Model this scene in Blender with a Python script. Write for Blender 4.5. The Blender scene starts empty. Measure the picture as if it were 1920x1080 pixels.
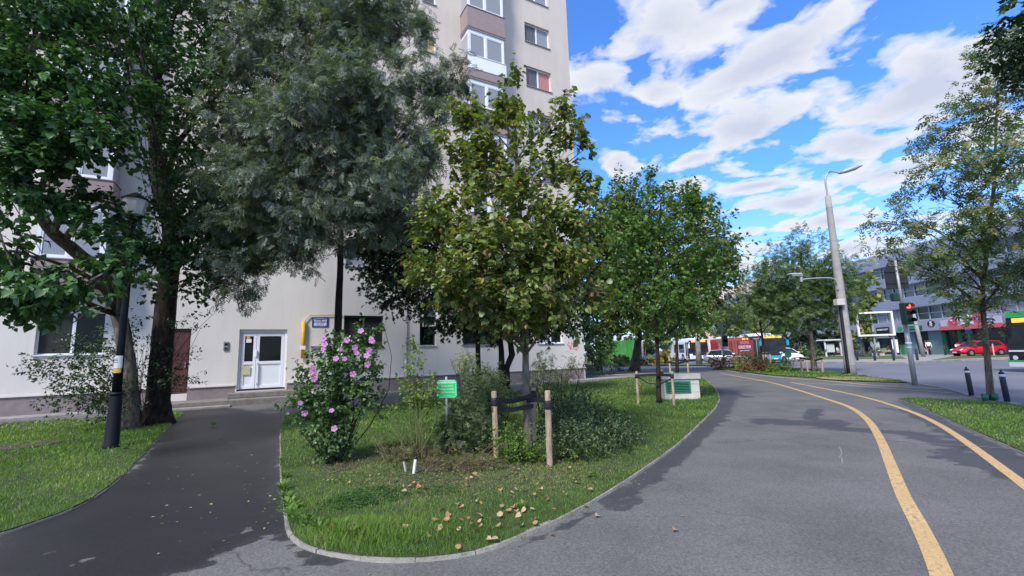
import bpy, math, random
import numpy as np
from mathutils import Vector, Matrix
random.seed(7); rng = np.random.default_rng(7)
SC = bpy.context.scene
COL = SC.collection
PI = math.pi
# ------------------------------------------------------------------ camera
FPX, PITCH, ROLL, H = 852.25, math.radians(8.268), math.radians(1.723), 1.55
_cp, _sp, _cr, _sr = math.cos(PITCH), math.sin(PITCH), math.cos(ROLL), math.sin(ROLL)
RX = (_cr, _sr*_sp, -_sr*_cp); UX = (_sr, -_cr*_sp, _cr*_cp); FX = (0, _cp, _sp)
cd = bpy.data.cameras.new('camera'); cam = bpy.data.objects.new('camera', cd); COL.objects.link(cam)
cd.sensor_width = 36; cd.lens = FPX/1920*36; cd.clip_start = .05; cd.clip_end = 2000
cam.matrix_world = Matrix(((RX[0], UX[0], -FX[0], 0), (RX[1], UX[1], -FX[1], 0), (RX[2], UX[2], -FX[2], H), (0, 0, 0, 1)))
SC.camera = cam
SC.render.resolution_x = 1024; SC.render.resolution_y = 576
SC.view_settings.view_transform = 'Standard'; SC.view_settings.look = 'None'
SC.view_settings.exposure = 1.22; SC.view_settings.gamma = 1
SC.cycles.max_bounces = 6; SC.cycles.diffuse_bounces = 3; SC.cycles.glossy_bounces = 2
SC.cycles.transmission_bounces = 3; SC.cycles.transparent_max_bounces = 6

def ray(px, py):
    a = (px-960)/FPX; b = -(py-540)/FPX
    return tuple(FX[i]+a*RX[i]+b*UX[i] for i in range(3))
def P(px, py, z=0.0):                     # where the ground (or a level z) lies under a point of the picture
    d = ray(px, py); t = (z-H)/d[2]; return Vector((d[0]*t, d[1]*t, z))
def AT(px, py, Y):                        # the point at distance Y in front of the camera
    d = ray(px, py); t = Y/d[1]; return Vector((d[0]*t, Y, H+d[2]*t)), t/FPX
def ZUP(pt, py):                          # height above pt that is seen at row py
    k = (540-py)/FPX; X, Y = pt[0], pt[1]
    return H+(k*Y*FX[1]-X*UX[0]-Y*UX[1])/(UX[2]-k*FX[2])

# ------------------------------------------------------------------ sun and sky
SUN_EL, SUN_AZ = math.radians(47), math.radians(207)      # azimuth clockwise from +Y: behind, to the left
sd = Vector((math.sin(SUN_AZ)*math.cos(SUN_EL), math.cos(SUN_AZ)*math.cos(SUN_EL), math.sin(SUN_EL)))
sl = bpy.data.lights.new('sun', 'SUN'); sl.energy = 2.0; sl.angle = math.radians(12); sl.color = (1, .95, .88)
so = bpy.data.objects.new('sun', sl); COL.objects.link(so)
so.rotation_euler = (-sd).to_track_quat('-Z', 'Y').to_euler(); so.location = (0, 0, 40)

W = bpy.data.worlds.new('World'); SC.world = W; W.use_nodes = True
nt = W.node_tree; nt.nodes.clear()
class NG:
    def __init__(s, t): s.t = t
    def n(s, ty, ins=None, **kw):
        nd = s.t.nodes.new(ty)
        for k, v in kw.items(): setattr(nd, k, v)
        if ins:
            for k, v in ins.items():
                sk = nd.inputs[k]
                if isinstance(v, bpy.types.NodeSocket): s.t.links.new(v, sk)
                else: sk.default_value = v
        return nd
    def m(s, op, a, b=None, c=None, clamp=False):
        ins = {0: a}
        if b is not None: ins[1] = b
        if c is not None: ins[2] = c
        return s.n('ShaderNodeMath', ins, operation=op, use_clamp=clamp).outputs[0]
    def mix(s, f, a, b, mode='MIX'):
        nd = s.n('ShaderNodeMix', {0: f, 6: a, 7: b}, data_type='RGBA', blend_type=mode)
        return nd.outputs[2]
    def ramp(s, f, stops):
        nd = s.n('ShaderNodeValToRGB', {0: f}); e = nd.color_ramp.elements
        while len(e) < len(stops): e.new(.5)
        for q, (p, c) in zip(e, stops):
            q.position = p; q.color = (c[0], c[1], c[2], 1) if hasattr(c, '__len__') else (c, c, c, 1)
        return nd.outputs[0]
    def noise(s, vec, scale, detail=4, rough=.55, dim='3D'):
        return s.n('ShaderNodeTexNoise', {'Vector': vec, 'Scale': scale, 'Detail': detail, 'Roughness': rough}, noise_dimensions=dim)
g = NG(nt)
sky = g.n('ShaderNodeTexSky', sky_type='NISHITA', sun_disc=False, sun_elevation=SUN_EL, sun_rotation=SUN_AZ)
sky.air_density = 1.0; sky.dust_density = .3; sky.ozone_density = 2.5
tc = g.n('ShaderNodeTexCoord').outputs['Generated']
sx = g.n('ShaderNodeSeparateXYZ', {0: tc})
dz = g.m('MAXIMUM', sx.outputs[2], .02)
dz2 = g.m('ADD', dz, .10)
cx_, cy_ = g.m('DIVIDE', sx.outputs[0], dz2), g.m('DIVIDE', sx.outputs[1], dz2)
pv = g.n('ShaderNodeCombineXYZ', {0: cx_, 1: cy_, 2: 0.0}).outputs[0]
def plane_of(px, py):
    d = Vector(ray(px, py)).normalized(); q = max(d.z, .02)+.10
    return (d.x/q, d.y/q)
# cloud streets: pixel ellipses (cx, cy, end of long axis x, y, half width px)
CL = [(1230, 60, 1400, 20, 85, .9), (1120, 165, 1190, 110, 60, .9), (1235, 165, 1310, 130, 42, .8), (1440, 120, 1640, -10, 66, 1.15), (1370, 180, 1290, 215, 26, .8),
      (1340, 20, 1500, -60, 40, .8), (1405, 245, 1530, 190, 55, 1.15), (1320, 305, 1270, 322, 18, .8), (1720, 170, 1990, 60, 80, 1.25), (1840, 120, 2100, 30, 60, 1.1),
      (1600, 265, 1770, 225, 38, 1.1), (1650, 330, 1800, 300, 26, .95), (1410, 350, 1490, 345, 18, 1.0), (1470, 385, 1590, 380, 24, 1.05), (1560, 415, 1690, 395, 22, .9), (1620, 465, 1760, 450, 22, .9),
      (1160, 310, 1205, 330, 22, 1.0), (1280, 350, 1330, 352, 20, 1.0), (1400, 437, 1440, 432, 10, .9), (1420, 468, 1470, 462, 14, .9), (1410, 500, 1480, 497, 14, .8), (1880, 250, 2040, 200, 50, 1.0)]
warp = g.noise(pv, 1.7, 5, .6)
wv = g.n('ShaderNodeVectorMath', {0: warp.outputs['Color'], 1: (.5, .5, .5)}, operation='SUBTRACT').outputs[0]
wv = g.n('ShaderNodeVectorMath', {0: wv, 'Scale': .30}, operation='SCALE').outputs[0]
pw = g.n('ShaderNodeVectorMath', {0: pv, 1: wv}, operation='ADD').outputs[0]
acc = None
for (x, y, x2, y2, w, k) in CL:
    a = Vector(plane_of(x, y)); b = Vector(plane_of(x2, y2)); pL = b-a
    n1 = Vector((x2-x, y2-y)).normalized(); c = Vector(plane_of(x-n1.y*w, y+n1.x*w)); c2 = Vector(plane_of(x+n1.y*w, y-n1.x*w))
    th = math.atan2(pL.y, pL.x); L = pL.length
    ww = abs((c-c2).dot(Vector((-math.sin(th), math.cos(th)))))/2
    mp = g.n('ShaderNodeMapping', {'Vector': pw, 'Location': (a.x, a.y, 0), 'Rotation': (0, 0, th), 'Scale': (L, max(ww, .03), 1)}, vector_type='TEXTURE')
    ln = g.n('ShaderNodeVectorMath', {0: mp.outputs[0]}, operation='LENGTH').outputs['Value']
    v = g.m('MULTIPLY', g.m('SUBTRACT', 1.10, ln), k)
    acc = v if acc is None else g.m('MAXIMUM', acc, v)
bm_ = g.n('ShaderNodeMapping', {'Vector': pv, 'Rotation': (0, 0, .5), 'Scale': (1.0, 2.0, 1)})
big = g.noise(bm_.outputs[0], .75, 3, .5).outputs[0]
# outside the part seen here: the same broken cloud streets
side = g.m('MULTIPLY', g.m('SUBTRACT', big, .47), 5.0)
aside = g.m('GREATER_THAN', g.m('ABSOLUTE', g.m('SUBTRACT', g.m('ARCTAN2', sx.outputs[0], sx.outputs[1]), .55)), .62)
acc = g.m('MAXIMUM', acc, g.m('MULTIPLY', side, aside))
det = g.noise(pw, 6.6, 7, .50).outputs[0]
det2 = g.noise(pw, 2.2, 4, .5).outputs[0]
cov = g.m('ADD', acc, g.m('MULTIPLY', g.m('SUBTRACT', det, .5), 3.1))
cov = g.m('ADD', cov, g.m('MULTIPLY', g.m('SUBTRACT', det2, .5), 1.8))
mask = g.ramp(cov, [(.08, 0), (.30, .55), (.62, .96)])
mask = g.m('MULTIPLY', mask, g.n('ShaderNodeMapRange', {0: sx.outputs[2], 1: .0, 2: .05}).outputs[0])
thick = g.ramp(g.m('ADD', g.m('MULTIPLY', acc, .36), g.m('ADD', g.m('MULTIPLY', det2, .34), g.m('MULTIPLY', det, .42))), [(.36, (2.85, 2.87, 2.90)), (.54, (2.55, 2.61, 2.76)), (.78, (1.85, 1.97, 2.35))])
hz = g.n('ShaderNodeMapRange', {0: sx.outputs[2], 1: .0, 2: .22}).outputs[0]
blue = g.mix(1.0, sky.outputs[0], (.35, .61, .98, 1), 'MULTIPLY')
blue = g.mix(g.n('ShaderNodeMapRange', {0: sx.outputs[2], 1: .0, 2: .28, 3: .8, 4: 0}).outputs[0], blue, (2.05, 2.32, 2.70, 1))
csky = g.mix(mask, blue, thick)
bg = g.n('ShaderNodeBackground', {0: csky, 1: .15})
out = g.n('ShaderNodeOutputWorld', {0: bg.outputs[0]})

# ------------------------------------------------------------------ materials
MATS = {}
def newmat(name):
    m = bpy.data.materials.new(name); m.use_nodes = True; m.node_tree.nodes.clear(); return m, NG(m.node_tree)
def finish(m, gg, shader, bump=None):
    gg.n('ShaderNodeOutputMaterial', {0: shader})
    return m
def mat(name, col, rough=.6, var=.12, scale=6., bump=0., bscale=None, metal=0., spec=.5, emit=None, coat=0., detail=5, var2=0., scale2=.7):
    if name in MATS: return MATS[name]
    m, gg = newmat(name)
    tco = gg.n('ShaderNodeTexCoord').outputs['Object']
    n1 = gg.noise(tco, scale, detail).outputs[0]
    f = gg.n('ShaderNodeMapRange', {0: n1, 1: .25, 2: .75, 3: 1-var, 4: 1+var}).outputs[0]
    if var2:
        n2 = gg.noise(tco, scale2, 4).outputs[0]
        f = gg.m('MULTIPLY', f, gg.n('ShaderNodeMapRange', {0: n2, 1: .3, 2: .7, 3: 1-var2, 4: 1+var2}).outputs[0])
    c = gg.n('ShaderNodeVectorMath', {0: tuple(col[:3]), 'Scale': f}, operation='SCALE').outputs[0]
    ins = {'Base Color': c, 'Roughness': rough, 'Metallic': metal, 'Specular IOR Level': spec, 'Coat Weight': coat}
    if bump:
        nb = gg.noise(tco, bscale or scale*4, 4).outputs[0]
        ins['Normal'] = gg.n('ShaderNodeBump', {'Height': nb, 'Strength': bump, 'Distance': .02}).outputs[0]
    if emit: ins['Emission Color'] = (*emit[0], 1); ins['Emission Strength'] = emit[1]
    p = gg.n('ShaderNodeBsdfPrincipled', ins)
    MATS[name] = finish(m, gg, p.outputs[0]); return m
def leafmat(name, stops, rough=.45, trans=.28, spec=.4, tcol=None):
    m, gg = newmat(name)
    a = gg.n('ShaderNodeAttribute', attribute_name='v').outputs['Fac']
    c = gg.ramp(a, stops)
    p = gg.n('ShaderNodeBsdfPrincipled', {'Base Color': c, 'Roughness': rough, 'Specular IOR Level': spec})
    tc_ = gg.mix(1.0, c, (1.3, 1.5, .55, 1), 'MULTIPLY')
    t = gg.n('ShaderNodeBsdfTranslucent', {0: tc_})
    mx = gg.n('ShaderNodeMixShader', {0: trans, 1: p.outputs[0], 2: t.outputs[0]})
    MATS[name] = finish(m, gg, mx.outputs[0]); return m

# ------------------------------------------------------------------ mesh helpers
class MB:
    def __init__(s): s.v = []; s.f = []; s.m = []
    def add(s, vs, fs, mi=0):
        o = len(s.v); s.v += [tuple(x) for x in vs]; s.f += [tuple(i+o for i in f) for f in fs]; s.m += [mi]*len(fs); return s
    def box(s, x0, x1, y0, y1, z0, z1, mi=0):
        vs = [(x, y, z) for z in (z0, z1) for y in (y0, y1) for x in (x0, x1)]
        return s.add(vs, [(0, 2, 3, 1), (4, 5, 7, 6), (0, 1, 5, 4), (2, 6, 7, 3), (0, 4, 6, 2), (1, 3, 7, 5)], mi)
    def tube(s, pts, rad, n=8, mi=0, cap=True, jit=0.):
        pts = [Vector(p) for p in pts]; k = len(pts)
        if not hasattr(rad, '__len__'): rad = [rad]*k
        vs = []; up = None
        for i, p in enumerate(pts):
            t = (pts[min(i+1, k-1)]-pts[max(i-1, 0)]); t = t.normalized() if t.length > 1e-9 else Vector((0, 0, 1))
            if up is None: up = Vector((1, 0, 0)) if abs(t.x) < .9 else Vector((0, 1, 0))
            a = (up-t*up.dot(t)).normalized(); b = t.cross(a); up = a
            for j in range(n):
                an = 2*PI*j/n; r = rad[i]*(1+jit*random.uniform(-1, 1))
                vs.append(p+a*(math.cos(an)*r)+b*(math.sin(an)*r))
        fs = [(i*n+j, i*n+(j+1) % n, (i+1)*n+(j+1) % n, (i+1)*n+j) for i in range(k-1) for j in range(n)]
        if cap: fs += [tuple(range(n-1, -1, -1)), tuple((k-1)*n+j for j in range(n))]
        return s.add(vs, fs, mi)
    def lathe(s, c, prof, n=20, mi=0):      # prof: (r, z)
        return s.tube([(c[0], c[1], c[2]+z) for r, z in prof], [max(r, 1e-4) for r, z in prof], n, mi)
    def prism(s, poly, z0, z1, mi=0):       # polygon in xy
        n = len(poly)
        vs = [(p[0], p[1], z0) for p in poly]+[(p[0], p[1], z1) for p in poly]
        fs = [tuple(range(n-1, -1, -1)), tuple(range(n, 2*n))]+[(i, (i+1) % n, n+(i+1) % n, n+i) for i in range(n)]
        return s.add(vs, fs, mi)
    def prism_xz(s, poly, y0, y1, mi=0):
        n = len(poly)
        vs = [(p[0], y0, p[1]) for p in poly]+[(p[0], y1, p[1]) for p in poly]
        fs = [tuple(range(n)), tuple(range(2*n-1, n-1, -1))]+[(i, n+i, n+(i+1) % n, (i+1) % n) for i in range(n)]
        return s.add(vs, fs, mi)
    def mesh(s, name, mats, smooth=False):
        me = bpy.data.meshes.new(name); me.from_pydata(s.v, [], s.f)
        for q in (mats if isinstance(mats, (list, tuple)) else [mats]): me.materials.append(q)
        if isinstance(mats, (list, tuple)): me.polygons.foreach_set('material_index', s.m)
        if smooth: me.polygons.foreach_set('use_smooth', [True]*len(me.polygons))
        me.update(); return me
    def build(s, name, mats, parent=None, loc=None, rot=None, smooth=False, bevel=0., label=None, auto=None):
        return obj(name, s.mesh(name, mats, smooth), parent, loc, rot, bevel, label, auto)
def obj(name, me, parent=None, loc=None, rot=None, bevel=0., label=None, auto=None):
    o = bpy.data.objects.new(name, me); COL.objects.link(o)
    if parent is not None: o.parent = parent
    if loc is not None: o.location = loc
    if rot is not None: o.rotation_euler = rot
    if bevel:
        b = o.modifiers.new('bevel', 'BEVEL'); b.width = bevel; b.segments = 2; b.limit_method = 'ANGLE'
    if label: o['label'] = label
    return o
def tag(o, label=None, cat=None, group=None, kind=None):
    if label: o['label'] = label
    if cat: o['category'] = cat
    if group: o['group'] = group
    if kind: o['kind'] = kind
    return o
def thing(name, label, cat, loc=(0, 0, 0), rz=0., group=None, tilt=None):
    o = bpy.data.objects.new(name, None); COL.objects.link(o); o.location = loc; o.rotation_euler = (0, 0, rz)
    if tilt: o.rotation_euler = (tilt[0], tilt[1], rz)
    o.empty_display_size = .2
    return tag(o, label, cat, group)
def copy_tree(o, loc=None, rz=None, label=None, parent=None):
    c = o.copy(); COL.objects.link(c); c.parent = parent
    if loc is not None: c.location = loc
    if rz is not None: c.rotation_euler = (0, 0, rz)
    if label: c['label'] = label
    for ch in list(o.children): copy_tree(ch, parent=c)
    return c
def text(name, s, size, m, parent, loc, rot=(PI/2, 0, 0), ext=.004, off=0., sx=1.):
    cu = bpy.data.curves.new(name, 'FONT'); cu.body = s; cu.size = size; cu.extrude = ext; cu.offset = off
    cu.align_x = 'CENTER'; cu.align_y = 'CENTER'; cu.resolution_u = 3
    t = bpy.data.objects.new(name+'_src', cu); COL.objects.link(t)
    dg = bpy.context.evaluated_depsgraph_get(); me = bpy.data.meshes.new_from_object(t.evaluated_get(dg))
    bpy.data.objects.remove(t); bpy.data.curves.remove(cu)
    me.materials.clear(); me.materials.append(m); me.name = name
    o = obj(name, me, parent, loc, rot); o.scale = (sx, 1, 1)
    return o
def smooth_path(pts, n=6, closed=False):
    pts = [Vector(p) for p in pts]; out = []; k = len(pts)
    for i in range(k if closed else k-1):
        p0 = pts[(i-1) % k] if closed or i > 0 else pts[0]*2-pts[1]; p1 = pts[i]; p2 = pts[(i+1) % k]
        p3 = pts[(i+2) % k] if closed or i+2 < k else pts[-1]*2-pts[-2]
        for j in range(n):
            t = j/n
            out.append(.5*((2*p1)+(p2-p0)*t+(2*p0-5*p1+4*p2-p3)*t*t+(3*p1-p0-3*p2+p3)*t**3))
    if not closed: out.append(pts[-1])
    return out
def ribbon(pts, w, z, closed=False):        # flat strip
    mb = MB(); n = len(pts); vs = []
    for i, p in enumerate(pts):
        a = pts[(i-1) % n] if closed or i > 0 else p; b = pts[(i+1) % n] if closed or i < n-1 else p
        t = (b-a).normalized(); nn = Vector((-t.y, t.x, 0)); ww = w(i/(n-1)) if callable(w) else w
        vs += [(p.x+nn.x*ww/2, p.y+nn.y*ww/2, z), (p.x-nn.x*ww/2, p.y-nn.y*ww/2, z)]
    m_ = n if closed else n-1
    mb.add(vs, [(2*i, 2*i+1, 2*((i+1) % n)+1, 2*((i+1) % n)) for i in range(m_)])
    return mb
def kerbmesh(pts, w, z0, z1, closed=False, seg=.5, wob=.004):
    mb = MB(); d = [0.]
    for i in range(1, len(pts)): d.append(d[-1]+(Vector(pts[i][:2])-Vector(pts[i-1][:2])).length)
    def at(t):
        t = min(max(t, 0), d[-1]-1e-5); i = max(k for k in range(len(d)-1) if d[k] <= t) if len(d) < 400 else int(np.searchsorted(d, t, 'right')-1)
        q = (t-d[i])/max(d[i+1]-d[i], 1e-6); return Vector((pts[i][0]+(pts[i+1][0]-pts[i][0])*q, pts[i][1]+(pts[i+1][1]-pts[i][1])*q, 0))
    t = 0.
    while t < d[-1]:
        L = seg*random.uniform(.85, 1.1); a, b = t, min(t+L-random.uniform(.004, .012), d[-1]); t += L
        o_ = random.uniform(-wob, wob); zz = z1+random.uniform(-wob, wob*.6); n = max(2, int((b-a)/.16)+1); vs = []
        for i in range(n+1):
            p = at(a+(b-a)*i/n); e = .02; q = at(a+(b-a)*i/n+e)-at(a+(b-a)*i/n-e); q = q.normalized() if q.length > 1e-7 else Vector((1, 0, 0)); nn = Vector((-q.y, q.x, 0)); ch = random.uniform(0, .006) if i in (0, n) else random.uniform(0, .002)
            for (u, z) in ((-w/2, z0), (-w/2+.006+ch, zz-ch), (w/2-.006-ch, zz-ch), (w/2, z0)): vs.append((p.x+nn.x*(u+o_), p.y+nn.y*(u+o_), z))
        mb.add(vs, [(4*i+j, 4*i+4+j, 4*i+5+j, 4*i+1+j) for i in range(n) for j in range(3)]+[(0, 1, 2, 3), (4*n+3, 4*n+2, 4*n+1, 4*n)])
    return mb
def inpoly(x, y, poly):
    r = np.zeros(len(x), bool); n = len(poly)
    for i in range(n):
        x1, y1 = poly[i][0], poly[i][1]; x2, y2 = poly[(i+1) % n][0], poly[(i+1) % n][1]
        if abs(y1-y2) < 1e-12: continue
        c = ((y1 > y) != (y2 > y)) & (x < (x2-x1)*(y-y1)/(y2-y1)+x1)
        r ^= c
    return r
def sheet(name, poly, z, m, label=None, hmap=None):
    me = bpy.data.meshes.new(name)
    import mathutils.geometry as mg
    vs = [Vector((p[0], p[1], 0)) for p in poly]
    tr = mg.tessellate_polygon([vs])
    fs = []
    for t in tr:
        a, b, c = [vs[i] for i in t]
        fs.append(tuple(t) if (b-a).cross(c-a).z > 0 else tuple(reversed(t)))
    me.from_pydata([(p.x, p.y, z) for p in vs], [], fs); me.materials.append(m); me.update()
    o = obj(name, me); o['kind'] = 'structure'
    return o
# ------------------------------------------------------------------ leaves
def T_heart():
    v = [(0, 0, 0), (0, .55, .0), (0, 1, -.10), (-.36, .02, .05), (-.46, .38, .09), (.36, .02, .05), (.46, .38, .09), (-.2, .78, .02), (.2, .78, .02)]
    return np.array(v), [(0, 1, 4, 3), (1, 2, 7, 4), (0, 5, 6, 1), (1, 6, 8, 2)]
def T_oval():
    v = [(0, 0, 0), (0, .5, .0), (0, 1, -.08), (-.27, .45, .07), (.27, .45, .07)]
    return np.array(v), [(0, 1, 3), (1, 2, 3), (0, 4, 1), (1, 4, 2)]
def T_maple():
    out = []; c = (0, .42, .0)
    for i in range(5):
        a = math.radians(-118+59*i); L = [.42, .55, .62, .55, .42][i]
        out.append((math.sin(a)*L, .42+math.cos(a)*L, -.07))
        a2 = a+math.radians(29.5); out.append((math.sin(a2)*.24, .42+math.cos(a2)*.24, .03))
    v = [c]+out[:-1]+[(0, 0, 0)]
    n = len(v)-1
    fs = [(0, i+1, i+2) for i in range(n-1)]+[(0, n, 1)]
    return np.array(v), fs
def T_pinnate(k=4, w=.11, l=.42, droop=.25):
    v = []; fs = []
    def leaflet(o, ang, L, dz):
        b = len(v); d = (math.sin(ang), math.cos(ang)); p = (d[1], -d[0])
        v.append(o); v.append((o[0]+d[0]*L*.45+p[0]*w, o[1]+d[1]*L*.45+p[1]*w, o[2]+.03-dz*.4))
        v.append((o[0]+d[0]*L, o[1]+d[1]*L, o[2]-dz)); v.append((o[0]+d[0]*L*.45-p[0]*w, o[1]+d[1]*L*.45-p[1]*w, o[2]+.03-dz*.4))
        fs.append((b, b+1, b+2, b+3))
    for i in range(k):
        y = .12+.76*i/max(k-.5, 1); z = -droop*y*y
        leaflet((0, y, z), math.radians(58-i*4), l, .10); leaflet((0, y, z), math.radians(-58+i*4), l, .10)
    leaflet((0, .8, -droop*.64), 0, l*1.05, .12)
    return np.array(v), fs
def T_card():
    v = [(-.5, 0, 0), (.5, .1, .1), (.42, .95, 0), (-.4, 1, .12), (0, .5, -.12)]
    return np.array(v), [(0, 1, 4), (1, 2, 4), (2, 3, 4), (3, 0, 4)]
def leafmesh(name, tmpl, C, D, N, S, m, vals=None):
    tv, tf = tmpl; n = len(C); C = np.asarray(C, float); D = np.asarray(D, float); N = np.asarray(N, float)
    D = D/np.maximum(np.linalg.norm(D, axis=1, keepdims=True), 1e-6)
    X = np.cross(D, N); X /= np.maximum(np.linalg.norm(X, axis=1, keepdims=True), 1e-6); Z = np.cross(X, D)
    S = np.asarray(S).reshape(-1, 1, 1)
    V = C[:, None, :]+S*(tv[None, :, 0:1]*X[:, None, :]+tv[None, :, 1:2]*D[:, None, :]+tv[None, :, 2:3]*Z[:, None, :])
    k = len(tv); V = V.reshape(-1, 3)
    lens = np.array([len(f) for f in tf]); flat = np.concatenate([np.array(f) for f in tf])
    loops = (flat[None, :]+(np.arange(n)*k)[:, None]).ravel()
    tot = np.tile(lens, n); st = np.concatenate([[0], np.cumsum(tot)[:-1]])
    me = bpy.data.meshes.new(name)
    me.vertices.add(len(V)); me.vertices.foreach_set('co', V.ravel().astype(np.float32))
    me.loops.add(len(loops)); me.loops.foreach_set('vertex_index', loops.astype(np.int32))
    me.polygons.add(len(tot)); me.polygons.foreach_set('loop_start', st.astype(np.int32)); me.polygons.foreach_set('loop_total', tot.astype(np.int32))
    a = me.attributes.new('v', 'FLOAT', 'POINT')
    if vals is None: vals = rng.random(n)
    a.data.foreach_set('value', np.repeat(vals, k).astype(np.float32))
    me.materials.append(m); me.update(calc_edges=True)
    return me
def unit(a): return a/np.maximum(np.linalg.norm(a, axis=-1, keepdims=True), 1e-6)
def foliage(blobs, ntw, nlf, L, size, up=.5, out=.7, droop=.4, spread=.6, shell=2.4, vs=.35, twist=.55, zmin=None, flat=0., clump=0, csz=.17):
    """twigs through the volume of each blob, leaves along each twig"""
    Cs, Ds, Ns, Ss, Vs, bases = [], [], [], [], [], []
    for (c, r, w) in blobs:
        c = np.array(c); r = np.array(r, float); n = max(3, int(ntw*w))
        u = unit(rng.normal(size=(n, 3))); rad = rng.random(n)**(1/shell)
        p = c+u*r*rad[:, None]
        p += rng.normal(size=(n, 3))*r*.10
        if clump:
            k_ = max(3, n//clump); uu = unit(rng.normal(size=(k_, 3))); sc_ = c+uu*r*(rng.random(k_)**(1/shell))[:, None]
            w_ = rng.random(k_)**.5; pick = rng.choice(k_, n, p=w_/w_.sum()); p = sc_[pick]+rng.normal(size=(n, 3))*float(np.mean(r))*csz*np.array([1, 1, .75]); u = unit((p-c)/r)
            lone = rng.random(n) < .14; p[lone] = (c+unit(rng.normal(size=(n, 3)))*r*(rng.random(n)**(1/shell))[:, None])[lone]
        if zmin is not None: p[:, 2] = np.maximum(p[:, 2], zmin)
        d = unit(u*out+np.array([0, 0, up])+rng.normal(size=(n, 3))*.4)
        d[:, 2] *= (1-flat); d = unit(d)
        tl = L*(.6+.8*rng.random(n)); tv = np.clip(rng.normal(.5, vs*.5, n), 0, 1)
        bases.append(np.hstack([p, d*tl[:, None]]))
        t = rng.random((n, nlf))*.95+.05
        q = p[:, None, :]+d[:, None, :]*(t*tl[:, None])[..., None]
        sd_ = rng.normal(size=(n, nlf, 3)); sd_ -= (sd_*d[:, None, :]).sum(-1, keepdims=True)*d[:, None, :]; sd_ = unit(sd_)
        D = unit(sd_*spread+d[:, None, :]*.45+np.array([0, 0, -droop])+rng.normal(size=(n, nlf, 3))*.2)
        N = unit(np.array([0, 0, 1.])+u[:, None, :]*.35+rng.normal(size=(n, nlf, 3))*twist)
        q = q+sd_*size*.15
        Cs.append(q.reshape(-1, 3)); Ds.append(D.reshape(-1, 3)); Ns.append(N.reshape(-1, 3))
        Ss.append((size*(.6+.65*rng.random((n, nlf)))).ravel()); Vs.append(np.clip(tv[:, None]+rng.normal(size=(n, nlf))*vs*.6, 0, 1).ravel())
    return [np.concatenate(x) for x in (Cs, Ds, Ns, Ss, Vs)]+[np.concatenate(bases)]
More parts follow.
